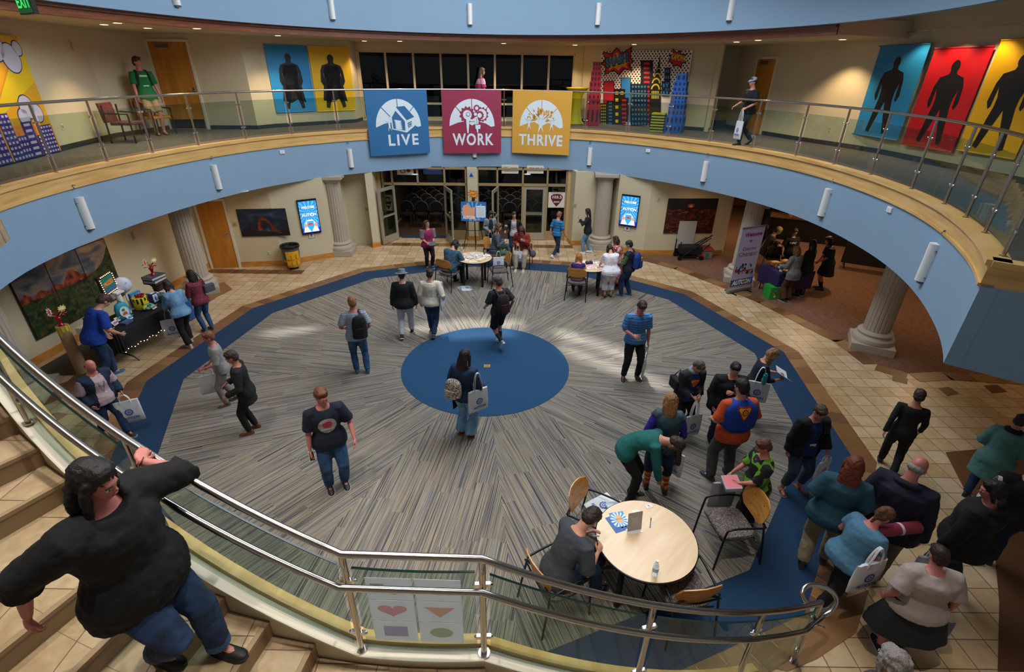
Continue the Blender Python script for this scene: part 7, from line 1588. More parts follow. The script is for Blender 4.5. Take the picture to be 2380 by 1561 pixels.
    for i, sd in enumerate((-1, 1)):
        hj = HP + Fr[0] @ np.array([sd * .088 * (1 + (g - 1) * .4), 0, -.04]); A = np.array(legs[i], float); kh = knee[i] if knee and knee[i] is not None else (sd * .12, 1, .1)
        K, A = ik(hj, A, .415, .415, kh); legp.append((hj, K, A)); J['K'].append(K * s); J['A'].append(A * s); k = sg
        b.tube([(hj + [0, 0, .03]) * s, hj * s, (hj * .5 + K * .5) * s, K * s, (K * .65 + A * .35) * s, A * s], [.07 * k * s, .086 * k * s, .074 * k * s, .053 * k * s, .053 * k * s, .036 * s], 12)
        fa = feet[i]; fd = rot('z', fa) @ rot('x', -heel[i]) @ np.array([0, 1.0, 0]); b.tube([(A + [0, 0, -.02]) * s, (A + fd * .07 + [0, 0, -.045]) * s, (A + fd * .15 + [0, 0, -.06]) * s], [.036 * s, .034 * s, .022 * s], 10)
    # head
    HF = fr(.64) @ rot('z', look[0]) @ rot('x', -look[1]); N = Sp(0, 0, .63) + HF @ np.array([0, .006, 0]); Hd = lambda a, c, e: (N + HF @ np.array([a, c, e])) * s
    def he(mb, c, r, m=None, n=16, k=10): mb.ell(Hd(*c), tuple(q * s for q in r), m, n, k, M=HF)
    he(b, (0, -.008, .118), (.074, .092, .094)); he(b, (0, .03, .075), (.060, .064, .082)); he(b, (0, .046, .026), (.044, .044, .036)); he(b, (0, .098, .072), (.012, .018, .020)); he(b, (0, .082, .108), (.046, .018, .012)); he(b, (0, .086, .04), (.024, .014, .010))
    for sd in (-1, 1): he(b, (sd * .076, -.004, .078), (.010, .020, .030))
    b.tube([Sp(0, 0, .55) * s, Hd(0, -.02, .06)], .05 * s * (1 + (g - 1) * .3), 12)
    bo = fuse(b, 'body', skin(sk), t, vox * s if vox < .012 else vox, sm=3, extra=fing)
    # face
    if 1:
        e = MB()
        for sd in (-1, 1):
            e = MB(); he(e, (sd * .028, .083, .088), (.013, .010, .008), WHITEP, 10, 6); he(e, (sd * .028, .0905, .088), (.006, .004, .006), mat('#20140e', .3), 8, 5); e.build('eye', parent=t)
            e = MB(); e.tube([Hd(sd * .014, .098, .107), Hd(sd * .03, .097, .112), Hd(sd * .046, .086, .106)], .0035 * s, 6); e.build('eyebrow', mat(hair[1] if hair[0] != 'none' else '#3a2a20', .8), t)
        e = MB(); he(e, (0, .098, .041), (.020, .006, .006), None, 10, 6); e.build('lips', mat('#9a5048', .5), t)
    if glasses:
        e = MB()
        for sd in (-1, 1): e.tube([Hd(sd * .03 + .022 * math.cos(q), .102, .088 + .017 * math.sin(q)) for q in np.linspace(0, 6.28, 14)[:-1]], .0022 * s, 5, closed=True); e.tube([Hd(sd * .052, .1, .09), Hd(sd * .078, .0, .09)], .002 * s, 5)
        e.tube([Hd(-.009, .103, .09), Hd(.009, .103, .09)], .002 * s, 5); e.build('glasses', mat('#141414' if glasses is True else glasses, .3), t)
    # hair
    hs, hc = hair[0], hair[1]; hm = ramp_mat('hair' + hc, [(.35, tuple(q * .6 for q in lin(hc))), (.65, tuple(min(1, q * 1.35) for q in lin(hc)))], (40, 40, 5), 3, .6, 4.0, bump=.5)
    if hs != 'none':
        e = MB(); hv = .011
        if hs == 'bald': he(e, (0, -.042, .075), (.083, .064, .048)); 
        else:
            he(e, (0, -.018, .136), (.086, .101, .093)); he(e, (0, -.05, .088), (.083, .068, .088)); he(e, (0, .04, .180), (.066, .048, .036))
            L_ = {'short': 0, 'bob': .16, 'long': .36, 'mid': .25, 'curly': .02, 'pony': 0}[hs]
            if hs == 'curly':
                rr_ = random.Random(3)
                for q in range(26): a_, f_ = rr_.uniform(0, 6.3), rr_.uniform(-.3, 1.2); he(e, (.075 * math.cos(a_) * math.cos(f_), -.025 + .08 * math.sin(a_) * math.cos(f_), .135 + .075 * math.sin(f_)), (.03, .03, .028))
            if L_:
                bk = HF @ np.array([0, -1, 0]); bk[2] = min(0, bk[2]); bk /= np.linalg.norm(bk) + 1e-6; rt_ = HF @ np.array([1, 0, 0]); c0 = Hd(0, -.045, .10) / s; rg = []
                for q in range(7):
                    f_ = q / 6; c_ = c0 + np.array([0, 0, -1.0]) * L_ * f_ + bk * (.025 + .05 * f_); rg.append([(c_ + rt_ * (.085 + .028 * math.sin(math.pi * f_)) * (1 - .35 * f_ ** 3) * math.cos(a_) + bk * (.05 - .012 * f_) * math.sin(a_)) * s for a_ in np.linspace(0, 2 * math.pi, 16, endpoint=False)])
                e.loft(rg)
                for sd in (-1, 1): e.tube([Hd(sd * .066, .02, .15), Hd(sd * .085, .015, .08), (Hd(sd * .09, .0, .0) / s + np.array([0, 0, -L_ * .5])) * s], [.026 * s, .028 * s, .018 * s], 8)
            if hs == 'pony': e.tube([Hd(0, -.1, .14), Hd(0, -.14, .10), (Hd(0, -.13, .0) / s + np.array([0, 0, -.12])) * s], [.03 * s, .034 * s, .015 * s], 10)
        fuse(e, 'hair', hm, t, hv, disp=.022, sm=1, size=.022)
    if cap:
        kind, cc = cap; e = MB(); cm = cloth(cc, .2)
        if kind == 'cap': he(e, (0, -.012, .150), (.089, .104, .074)); e.loft([[Hd(.062 * math.cos(a_), .07 + k_ * .01 + .095 * max(0, math.sin(a_)) * 1.0, .150 - .01 * k_ - .02 * max(0, math.sin(a_))) for a_ in np.linspace(0, math.pi, 10)] for k_ in (0, 1)])
        elif kind == 'beanie': he(e, (0, -.018, .140), (.092, .108, .092)); 
        else:
            e.loft([[Hd(r_ * math.cos(a_), -.01 + r_ * 1.15 * math.sin(a_), zz) for a_ in np.linspace(0, 2 * math.pi, 20, endpoint=False)] for r_, zz in ((.15, .135), (.155, .142), (.1, .15), (.092, .16), (.085, .235), (.06, .245))])
        o_ = fuse(e, 'hat', cm, t, .009, sm=2) if kind != 'hat' else e.build('hat', cm, t, smooth=True)
    # clothes
    def torso_cloth(hem, inf, up=.525):
        q = [r for r in TOR if hem - .915 < r[0] < up]; hz = hem - .915; lo = [r for r in TOR if r[0] <= hz] or [TOR[0]]
        a_ = lo[-1]; first = (hz, max(a_[1], .15), max(a_[2], .112), a_[3]); rg = [first] + q + [(up, .10, .075, -.008)]
        return [ring_(*tw(r[0], max(r[1], .18) if r[0] < .04 else r[1], r[2] + (.012 if r[0] < .04 else 0), r[3], inf + ((.014 + (pants[2] if pants and len(pants) > 2 else 0)) if r[0] < .11 else 0.0))) for j, r in enumerate(rg)]
    def top_cloth(col, sl, hem, inf, name, cut=None, disp=.016, col2=None):
        c = MB(); c.loft(torso_cloth(hem, inf))
        for i, (sh, E, W) in enumerate(armpts):
            sd = (-1, 1)[i]; P = [Sp(sd * sx * .5, 0, .47), sh + [0, 0, .004]]; Rr = [.06 * sg + inf, .062 * sg + inf]
            if sl > .5: P += [(sh + E) / 2, E, E + (W - E) * min(1, (sl - .5) * 2)]; Rr += [.052 * sg + inf, .044 * sg + inf, .034 * sg + inf]
            elif sl > 0: P += [sh + (E - sh) * sl * 2]; Rr += [.056 * sg + inf * 1.3]
            else: P = P[:1]; Rr = Rr[:1]
            if len(P) > 1: c.tube([p * s for p in P], [r_ * s for r_ in Rr], 14)
        return fuse(c, name, cloth(col), t, .0135, disp=disp, sm=3, cut=cut, size=.09)
    out = {'t': t, 's': s, 'Sp': Sp, 'fr': fr, 'J': J, 'Hd': Hd, 'tw': tw, 'g': g}
    if top: out['shirt'] = top_cloth(top[0], top[1], top[2], .008 + (top[3] if len(top) > 3 else 0), 'shirt')
    if jacket:
        wv = .06 if len(jacket) < 4 or jacket[3] is None else jacket[3]
        def cut(c_, n_):
            p = np.array(c_) / s; rel = p - HP; return wv > 0 and n_.y > .25 and abs(p[0] - HP[0]) < wv * (1.2 - .5 * min(1, max(0, rel[2] / .5))) and rel[2] > -.3 and rel[1] > -.05 + 0
        out['jacket'] = top_cloth(jacket[0], jacket[1], jacket[2], .024 + (jacket[4] if len(jacket) > 4 else 0), 'jacket', cut=cut if wv else None, disp=.022)
    if pants:
        c = MB(); inf = .012 + (pants[2] if len(pants) > 2 else 0); rg = [ring_(*tw(r[0], r[1], r[2], r[3], inf)) for r in TOR[:4]]; c.loft(rg); L_ = pants[1]; fl_ = pants[3] if len(pants) > 3 else 0
        for (hj, K, A) in legp:
            P = [hj + [0, 0, .03], hj]; Rr = [.085 * sg + inf, .09 * sg + inf]
            if L_ > .5: P += [(hj + K) / 2, K, K + (A - K) * ((L_ - .5) * 1.0), K + (A - K) * ((L_ - .5) * 2) * .97]; Rr += [.078 * sg + inf, .058 * sg + inf, .054 * sg + inf + fl_ * .5, .044 * sg + inf + fl_]
            else: P += [hj + (K - hj) * L_ * 1.0, hj + (K - hj) * L_ * 2]; Rr += [.082 * sg + inf, .072 * sg + inf * 1.8]
            c.tube([p * s for p in P], [r_ * s for r_ in Rr], 14)
        out['pants'] = fuse(c, 'trousers' if L_ > .6 else 'shorts', cloth(pants[0]), t, .0135, disp=.018, sm=3, size=.08)
    if skirt:
        col, L_, fl_ = skirt; c = MB(); rg = []
        for q in np.linspace(0, 1, 7): rg.append([(HP + np.array([(.18 * (1 + (g - 1)) + fl_ * q) * math.cos(a_) * (1 + .03 * q * math.sin(9 * a_)), (.14 + fl_ * .8 * q) * math.sin(a_) * (1 + .03 * q * math.sin(9 * a_)), .1 - L_ * q])) * s for a_ in np.linspace(0, 2 * math.pi, 40, endpoint=False)])
        c.loft(rg[::-1]); out['skirt'] = c.build('skirt', cloth(col), t, smooth=True)
    if socks:
        for (hj, K, A) in legp: c = MB(); c.tube([p * s for p in (K + (A - K) * .45, K + (A - K) * .7, A)], [.056 * sg * s, .049 * s, .042 * s], 14); c.build('sock', socks, t, smooth=True)
    # shoes
    for i, (hj, K, A) in enumerate(legp):
        F = rot('z', feet[i]) @ rot('x', -heel[i]); A2 = A; rg = []; sl = []
        def fp(a, b_, c_): return (A2 + F @ np.array([a, b_, c_])) * s
        for (yy, w, ht) in ((-.075, .022, .03), (-.06, .034, .07), (-.02, .039, .085), (.03, .042, .075), (.08, .046, .052), (.13, .046, .042), (.165, .036, .034), (.185, .016, .022)):
            rg.append([fp(w * math.cos(a_), yy, -.068 + ht * (max(0, math.sin(a_)) ** .8) - .002) for a_ in np.linspace(0, 2 * math.pi, 14, endpoint=False)])
            sl.append([fp((w + .003) * math.cos(a_), yy * 1.02, -.075 + .011 * (1 if math.sin(a_) > 0 else -1)) for a_ in np.linspace(0, 2 * math.pi, 14, endpoint=False)])
        if not sandals:
            c = MB(); c.loft(rg); c.ell(fp(0, -.01, 0.0), (.042 * s, .05 * s, .035 * s)); so = c.build('shoe', mat(shoe[0], .6), t, smooth=True); c = MB(); c.loft(sl); c.build('sole', mat(shoe[1], .6), so, smooth=False)
        else:
            c = MB(); c.loft(sl); so = c.build('sandal', mat(shoe[0], .6), t); c = MB(); c.tube([fp(-.045, .05, -.06), fp(-.02, .06, -.02), fp(.02, .06, -.02), fp(.045, .05, -.06)], .008 * s, 6); c.build('strap', mat(shoe[1], .5), so)
    c_, s_ = math.cos(R(face) - math.pi / 2), math.sin(R(face) - math.pi / 2)
    out['W'] = lambda p: (x + p[0] * c_ - p[1] * s_, y + p[0] * s_ + p[1] * c_, z + p[2])
    out['face'] = face
    if ex: ex(out)
    return out
WALK = ((-.09, .22, .085), (.09, -.24, .13)); WALKR = ((-.09, -.24, .13), (.09, .22, .085)); SWING = ((-.25, -.13, .87), (.25, .2, .9)); SWINGR = ((-.25, .2, .9), (.25, -.13, .87))
def chest_print(o, fn, w=.2, h=.2, zc=.33, back=False, on='shirt', off=.004):
    """print on the shirt front or back, wrapped onto the cloth"""
    F = o['fr'](zc); s = o['s']; sd = -1 if back else 1; O_ = (o['Sp'](0, 0, zc) + F @ np.array([0, sd * .2, 0])) * s; U = F @ np.array([-sd, 0, 0]) * 1.0; V = F @ np.array([0, 0, 1.0])
    g = Gfx(O_ - U * w * s / 2 - V * h * s / 2, U, V, .0008); fn(g, w * s, h * s); lay = {}
    for q, m_ in zip(g.f, g.m): lay.setdefault(int(round(((np.array(g.v[q[0]]) - g.O) @ g.N) / .0008)), []).append((q, g.mats[m_]))
    par = o['t']; first = None
    for l in sorted(lay):                       # one sheet of ink over the other
        c = MB()
        for q, m_ in lay[l]: c.add([g.v[k] for k in q], [tuple(range(len(q)))], m_)
        b = c.build('printed_emblem' if first is None else 'emblem_ink', None, par); par = first = first or b
        q = b.modifiers.new('s', 'SUBSURF'); q.subdivision_type = 'SIMPLE'; q.levels = q.render_levels = 3
        m = b.modifiers.new('w', 'SHRINKWRAP'); m.target = o[on]; m.wrap_method = 'PROJECT'; m.use_negative_direction = True; m.use_positive_direction = True; m.use_project_y = True; m.wrap_mode = 'ABOVE_SURFACE'; m.offset = off + .0013 * l
    return first
def lanyard(o, col='#1e3f8a', badge=True):
    s = o['s']; Sp = o['Sp']; tw = o['tw']; d1 = tw(.37, .165, .114, .006)[2] + .03; d2 = tw(.2, .142, .1, 0); dy = d2[2] + d2[3] + .022; b = MB(); b.tube([Sp(-.055, -.045, .545) * s, Sp(-.062, .04, .53) * s, Sp(-.045, d1, .4) * s, Sp(0, max(dy, d1 - .01), .17) * s, Sp(.045, d1, .4) * s, Sp(.062, .04, .53) * s, Sp(.055, -.045, .545) * s], .004 * s, 6); l = b.build('lanyard', mat(col, .7), o['t'])
    if badge: F = o['fr'](.12); p = Sp(0, max(dy, d1 - .01) + .004, .12); M_ = Matrix(((F[0][0], F[0][1], F[0][2], p[0] * s), (F[1][0], F[1][1], F[1][2], p[1] * s), (F[2][0], F[2][1], F[2][2], p[2] * s), (0, 0, 0, 1))); b = MB(); b.box(-.045, -.002, -.06, .045, .002, .035, M=M_); b.build('badge', mat('#e2dcd6', .5), l)
def in_hand(o, i, lab, w=.32, h=.36, handle=.2, **k):
    p = o['W'](o['J']['H'][i]); return tote(lab, p[0], p[1], p[2] + .01, k.pop('turn', o['face']), w=w, h=h, handle=handle, **k)
def held(o, i, name, lab, cat, dims, col, yaw=0, pit=-35, dz=.0, fn=None, dy=.0, dx=0.0):
    p = o['W'](np.array(o['J']['H'][i]) + np.array([dx, dy, 0])); t = thing(name, lab, cat, (p[0], p[1], p[2] + dz), R(o['face'] + yaw) - math.pi / 2); M = Matrix.Rotation(R(pit), 4, 'X'); a, b_, c = dims; b = MB(); b.box(-a / 2, -b_ / 2, -c / 2, a / 2, b_ / 2, c / 2, M=M); b.build('body', mat(col, .4), t, bevel=min(a, b_, c) * .2); b = MB(); b.box(-a * .42, -b_ * .42, -c / 2 - .001, a * .42, b_ * .42, c / 2 + .001, M=M); b.build('face', mat(fn or '#2a2c30', .3), t); return t
def backpack(o, lab, col, w=.3, h=.42, d=.16, pocket=None, sling=False, zc=.27, xo=0.0, straps=True, name='backpack'):
    s = o['s']; Sp = o['Sp']; F = o['fr'](.3); base = Sp(xo, -.02, zc); bd = o['tw'](.3, .155, .11, .004)[2] + .03; c0 = (base - F @ np.array([0, bd + d / 2 * .8, 0])) * s; c = MB()
    p = o['W']((0, 0, 0)); t = thing(name, lab, 'backpack', p, R(o['face']) - math.pi / 2)
    F2 = F; rg = [[c0 + F2 @ np.array([w / 2 * k * (1 if q > 0 else -1) * abs(q) ** .6, d / 2 * k2 * r_, zz * h]) for q, r_ in [(math.cos(a), math.sin(a)) for a in np.linspace(0, 2 * math.pi, 22, endpoint=False)]] for zz, k, k2 in ((-.5, .8, .7), (-.45, .97, 1), (-.1, 1, 1.1), (.25, .95, .95), (.42, .75, .7), (.5, .35, .35))]; c.loft(rg)
    m_ = cloth(col); fuse(c, 'pack_body', m_, t, .012, disp=.015, sm=2); c = MB(); rg = [[c0 + F2 @ np.array([w * .36 * q, -d / 2 * 1.0 + .03 * min(0, r_) - .02, zz * h]) for q, r_ in [(math.cos(a), math.sin(a)) for a in np.linspace(0, 2 * math.pi, 16, endpoint=False)]] for zz in (-.4, -.1, .02)]; c.loft(rg); c.build('front_pocket', cloth(pocket or col), t, smooth=True)
    fd = o['tw'](.37, .165, .114, .006)[2] + .032
    for sd in ((-1, 1) if not sling else (sling,)):
        if not straps: break
        c = MB(); c.tube([c0 + F2 @ np.array([sd * w * .25, d * .35, h * .4]), Sp(sd * .105, -.05, .56) * s, Sp(sd * .11, .05, .55) * s, Sp(sd * .125, fd, .40) * s, Sp(sd * .15, fd * .6, .22) * s, c0 + F2 @ np.array([sd * w * .42, d * .3, -h * .35])], .02 * s, 8, flat=.35); c.build('strap', mat('#15161a', .7), t)
    return t
def emblem(g, w, h):
    g.L = 0; g.poly([(0, h * .82), (w * .12, h), (w * .88, h), (w, h * .82), (w * .62, 0), (w * .38, 0)], mat('#b5121c', .7), 0); g.poly([(w * .1, h * .8), (w * .17, h * .9), (w * .83, h * .9), (w * .9, h * .8), (w * .57, h * .1), (w * .43, h * .1)], mat('#e8c21c', .7), 2); g.gear(w * .5, h * .58, w * .24, mat('#b5121c', .7), mat('#e8c21c', .7), 4, 10, .6); g.gear(w * .5, h * .58, w * .09, mat('#b5121c', .7), mat('#e8c21c', .7), 6, 8, .4)

# ---- on the gallery
P = person('person in green T-shirt and khaki shorts leaning on the left gallery wall', 378, 312, -40, (312, 130), z=Z2 + .004, lean=-6, top=('#14703c', .42, .80, .012), pants=('#a08a68', .46), shoe=('#22264a', '#3a3f66'), sandals=True, hair=('short', '#3a2216'), look=(30, 4), sk='r', arms=((-.27, .08, .84), (.26, .12, .86)), legs=((-.1, .12, .085), (.1, .22, .085)))
chest_print(P, lambda g, w, h: (g.rect(w * .1, h * .8, w * .9, h * .92, mat('#c9d8cc', .7), 0), g.rect(w * .2, h * .1, w * .8, h * .18, mat('#c9d8cc', .7), 0)), .2, .3, .30); backpack(P, 'black backpack worn by the person in the green T-shirt', '#15161a')
P = person('person in pink top walking past the upper windows behind the WORK banner', 1092, 291, 20, h=1.66, z=Z2 + .004, xy=(-1.15, 18.25), g=1.15, fem=True, top=(stripes('#c2306e', '#e0a8c0', .3, .5), .45, .82, .01), pants=('#2a2a33', 1.0), hair=('mid', '#5a4640'), legs=WALK, arms=SWING)
P = person('person in dark shirt and pale blue cap walking on the right gallery', 1735, 337, 190, (1752, 178), z=Z2 + .004, g=1.1, top=('#15171c', .45, .84, .01), pants=(DEND, 1.0), hair=('short', '#2b1d14'), cap=('cap', '#8fb4d8'), legs=((-.09, .16, .085), (.09, -.3, .15)), heel=(0, 30), arms=((-.2, .22, 1.0), (.24, .3, 1.02)), shoe=('#17181c', '#2a2a2a'))
in_hand(P, 0, 'white tote bag carried by the person on the right gallery', w=.3, h=.42, handle=.26)
# ---- far side of the floor
P = person('person in magenta and grey shirt looking up beside the left lobby doors', 998, 622, -65, (992, 515), g=1.2, fem=True, top=('#8a2350', .48, .80, .012), pants=('#0e0e10', 1.0), look=(28, -18), hair=('long', '#4a2c1c'), arms=((-.12, .24, 1.02), (.12, .26, 1.04)), glasses=True)
c = MB(); J = P['J']; 
for i in (0, 1): c = MB(); E_, S_ = np.array(J['E'][i]), np.array(J['S'][i]); c.tube([S_ + [0, 0, .03], S_ * .5 + E_ * .5, E_ * .85 + S_ * .15], [.088, .078, .072], 14); c.build('grey_sleeve', cloth('#77757d'), P['t'], smooth=True)
held(P, 1, 'book', 'navy book held by the person in the magenta shirt', 'book', (.2, .15, .03), '#1b2c4e', dx=-.1)
CH = lambda i: [o for o in bpy.data.objects if o.name.startswith('armchair')][i]
def seated(lab, ch, **k):
    a_ = math.degrees(ch.rotation_euler.z) + 90; k.setdefault('hip', (0, .0, .575)); k.setdefault('legs', ((-.12, .44, .085), (.12, .46, .085))); k.setdefault('knee', ((-.1, .3, 1), (.1, .3, 1))); f = k.pop('turn', 0)
    return person(lab, 0, 0, a_ + f, xy=(ch.location.x, ch.location.y), **k)
chs = {o['label']: o for o in bpy.data.objects if o.get('category') == 'chair'}
P = seated('seated person in blue denim patterned shirt bent over the far left table', chs['beech backed armchair under the person in the denim shirt'], lean=32, look=(0, 25), top=(blotch('denimshirt', ['#24445c', '#33586e', '#1c3448'], 20), .5, .84, .012), pants=('#121317', 1.0), g=1.15, hair=('bob', '#1e1310'), arms=((-.15, .52, .82), (.15, .5, .82)), h=1.65)
P = person('standing person in grey hoodie with long dark hair behind the far left table', 1146, 592, -75, (1136, 502), fem=True, top=('#23262e', .5, .86), jacket=('#7c8890', 1.0, .84, .09), pants=('#20242c', 1.0), hair=('long', '#1c1210'), look=(10, 22), arms=((-.12, .24, 1.08), (.12, .24, 1.06)), sk='m')
held(P, 0, 'phone', 'phone held by the person in the grey hoodie', 'phone', (.07, .14, .012), '#16181c'); in_hand(P, 1, 'pale blue tote bag hanging from the grey hoodie person', w=.3, h=.34, handle=.22, logo=False, col='#c3cfd8', turn=-80)
P = person('person in striped shirt and black cardigan standing by the right lobby pier', 1190, 596, -95, (1197, 500), g=1.1, top=(stripes('#d8d6d2', '#1c1c22', .045, .3, 'Z'), .5, .84), jacket=('#111216', 1.0, .72, .12), pants=(DEND, 1.0), hair=('short', '#3c2a20'), look=(20, 0), arms=((-.22, .05, .95), (.32, .28, 1.1)), fem=True); lanyard(P)
P = seated('seated person in grey jacket and green trousers with crossed legs', chs['beech backed armchair under the person with crossed legs'], turn=25, fem=True, top=('#4c545c', 1.0, .82, .012), pants=('#4c5f54', 1.0, .008), hair=('mid', '#54402f'), legs=((-.10, .50, .30), (.06, .46, .085)), arms=((-.05, .26, .86), (.12, .28, .88)), knee=((.1, .4, 1), (.1, .3, 1)), shoe=('#cfc8be', '#e8e4dc'), lean=10, h=1.68, look=(-20, 8))
P = seated('seated person in rust red jacket looking down at a phone', chs['beech backed armchair under the person in the red jacket'], fem=True, top=('#8a2f26', 1.0, .84, .014), pants=('#a89a84', 1.0, .006), hair=('bob', '#4a2416'), lean=20, look=(0, 30), arms=((-.1, .3, .92), (.14, .26, .8)), shoe=('#b9b0a4', '#e0dad0'), h=1.66, g=1.1)
held(P, 0, 'phone', 'phone in the hand of the person in the rust red jacket', 'phone', (.07, .14, .012), '#16181c'); in_hand(P, 1, 'white tote bag held upright on the lap of the rust red jacket person', w=.28, h=.3, handle=.2); p = P['W']((-.32, .02, .46)); 
t = thing('handbag', 'grey slouchy handbag hanging beside the rust red jacket person', 'bag', (p[0], p[1], .42)); b = MB(); b.ell((0, 0, 0), (.1, .06, .12)); fuse(b, 'bag_body', cloth('#5b5a60'), t, .012, disp=.02); b = MB(); b.tube([(-.07, 0, .08), (0, 0, .5), (.07, 0, .08)], .006, 6); b.build('strap', mat('#4a494e', .6), t)
t_ = [o for o in bpy.data.objects if o.name.startswith('tote_bag')]
x, y = chs['empty beech backed armchair at the near right of the far left table'].location[:2]; tote('white tote bag standing on the empty far left armchair', x - .02, y + .03, .48 + .48, -80, w=.3, h=.3, handle=.17)
P = person('walking person in bright blue shirt and white shoes by the right lobby door', 1289, 596, 40, (1298, 492), top=(stripes('#1d5f96', '#2c86b8', .08, .5), .5, .84, .01), pants=(DEND, 1.0), legs=WALK, heel=(0, 35), arms=SWING, shoe=('#d8dadc', '#eceef0'), hair=('short', '#8a5a48'), look=(0, 20))
P = person('person in dark top and light jeans holding up a phone by the right column', 1358, 588, 170, (1372, 484), fem=True, top=('#15171d', 1.0, .8, .012), pants=(DENL, 1.0), hair=('mid', '#14100f'), arms=((-.12, .32, 1.36), (.12, .3, 1.2)), elb=((-.5, 0, -1), (.5, 0, -1)), legs=((-.09, .1, .085), (.09, -.18, .11)), shoe=('#d8dadc', '#eceef0'))
held(P, 0, 'phone', 'white phone held up by the person near the right column', 'phone', (.08, .16, .012), '#d8dade', pit=40)
P = seated('seated child with very long ginger hair at the far right table', chs['beech backed armchair with its back to the viewer under the long haired child'], fem=True, h=1.45, top=('#3a1f66', .1, .84), pants=('#2c1c4c', 1.0), hair=('long', '#a8683a'), lean=14, look=(0, 20), arms=((-.2, .42, .84), (.18, .45, .84)))
P = person('person in white tie-dye shirt and cropped trousers bending over the far right table', 1412, 690, 100, (1412, 572), g=1.35, fem=True, hip=(0, -.05, .915), lean=28, top=(blotch('tiedye', ['#c9ccd8', '#dfe0e6', '#d8bfc8', '#aab6d0'], 5), .45, .80, .018), pants=(blotch('tiedye2', ['#c4c8d6', '#dcdde4', '#d2bcc8', '#a8b4cf'], 6), .82, .02, .02), hair=('long', '#2a1a12'), arms=((-.25, .45, .86), (.22, .42, .86)), sandals=True, shoe=('#17171b', '#17171b'), look=(0, 30))
P = person('person in red floral dress half hidden at the far right table', 1441, 668, 130, (1432, 592), g=1.15, fem=True, lean=16, top=(blotch('floral', ['#8f8a80', '#a3182c', '#c9c0b4', '#5c6a54'], 14), .3, .86), pants=None, skirt=(blotch('floral', ['#8f8a80', '#a3182c', '#c9c0b4', '#5c6a54'], 14), .75, .12), hair=('bob', '#3a1e14'), arms=((-.2, .34, .95), (.2, .3, .98)))
P = person('person in green cap and navy vest standing at the far right table', 1461, 688, 150, (1466, 558), g=1.1, top=('#49603a', 1.0, .86), jacket=('#141c30', .05, .84, .05), pants=(DEND, 1.0, .008), cap=('cap', '#1c3c26'), hair=('short', '#1d140f'), arms=((-.14, .3, 1.02), (.14, .3, 1.0)), look=(0, 20), shoe=('#24507a', '#9ac4d8'), legs=((-.1, .1, .085), (.1, -.1, .085)))
backpack(P, 'royal blue backpack on the person with the green cap', '#15357c')
# ---- on the carpet
P = person('person in grey striped T-shirt walking away on the left of the carpet', 828, 866, 108, (820, 690), legs=((-.09, .0, .085), (.13, -.05, .085)), heel=(0, 0), top=(stripes('#9ba6b4', '#7b8698', .035, .4), .42, .84, .008), pants=(DEN, 1.0, .004), hair=('short', '#8a5c38'), sk='r', arms=((-.22, .2, 1.02), (.24, .14, .98)), look=(10, 8), shoe=('#3a5458', '#c9c4bc'), side=2)
lanyard(P, '#8a5c78', False); backpack(P, 'black slouchy backpack slung on the right shoulder of the grey striped person', '#101114', w=.27, h=.44, sling=1, xo=.09)
P = person('person in black jacket, white trousers and grey hat walking away', 942, 780, 95, (934, 628), g=1.12, top=('#0e0f13', 1.0, .82, .02), pants=('#b9bcc2', 1.0, .008), hair=('short', '#2a221e'), cap=('hat', '#6c7478'), legs=((-.1, -.22, .13), (.1, .2, .085)), heel=(25, 0), arms=((-.29, .02, .86), (.28, .03, .86)), shoe=('#17171b', '#dcdcdc'))
P = person('person in cream sweater and blue jeans walking away', 1006, 778, 88, (998, 626), g=1.08, top=('#cfc6b4', 1.0, .86, .024), pants=(DEND, 1.0, .006), hair=('short', '#261914'), legs=((-.09, .22, .085), (.05, -.22, .13)), heel=(0, 25), arms=((-.28, .04, .88), (.26, .08, .96)), shoe=('#3a3a3c', '#5a5a5a'))
p = P['W'](np.array(P['J']['S'][1]) + np.array([.08, 0, .06])); tote('pale tote bag hanging from the right shoulder of the cream sweater person', p[0], p[1], p[2], -5, w=.3, h=.36, handle=.26, logo=False, col='#c6ccd0')
P = person('person in black shorts and dark shirt striding over the blue disc', 1172, 800, 118, (1152, 642), top=('#17181f', .45, .84, .012), pants=('#0e0f12', .46, .004), hair=('short', '#3a3030'), cap=('cap', '#4c4a50'), legs=((-.08, -.36, .27), (.07, .04, .085)), heel=(55, 0), hip=(0, -.04, .905), arms=((-.25, .2, .98), (.25, -.1, .95)), shoe=('#8a98a0', '#dfe2e4'), look=(25, 12), sk='m', socks=mat('#17181c', .8))
backpack(P, 'dark maroon backpack on the person in black shorts', '#2b1620', w=.28, h=.4)
P = person('person with long dark hair, denim jacket and wide blue jeans near the disc', 1085, 1012, 62, (1075, 815), fem=True, g=1.12, top=('#1d3048', .5, .84), jacket=(DEND, 1.0, .86, .0, .012), pants=(DENL, 1.0, .012, .035), hair=('long', '#241612'), arms=((-.2, .2, 1.02), (.2, .24, 1.0)), look=(-4, 4), sandals=True, shoe=('#6a3a2e', '#4a2a20'))
p = P['W'](np.array(P['J']['S'][1]) + np.array([.11, -.04, .05])); tote('white tote bag with blue gear and AUTCON on the denim jacket shoulder', p[0], p[1], p[2], -55, w=.34, h=.38, handle=.3, thick=.07); backpack(P, 'small floral backpack on the back of the person in the denim jacket', blotch('florpack', ['#c9b8a8', '#5a3a3a', '#d8cfc2', '#7a7a5a', '#b06a70'], 30), w=.26, h=.3, zc=.22, xo=-.06, straps=True)
p = P['W'](np.array(P['J']['W'][0]) + np.array([-.02, -.12, .0])); tote('plain black bag hanging low behind the floral backpack', p[0], p[1], p[2], -30, w=.2, h=.34, handle=.1, logo=False, col='#0e0e12', thick=.03)
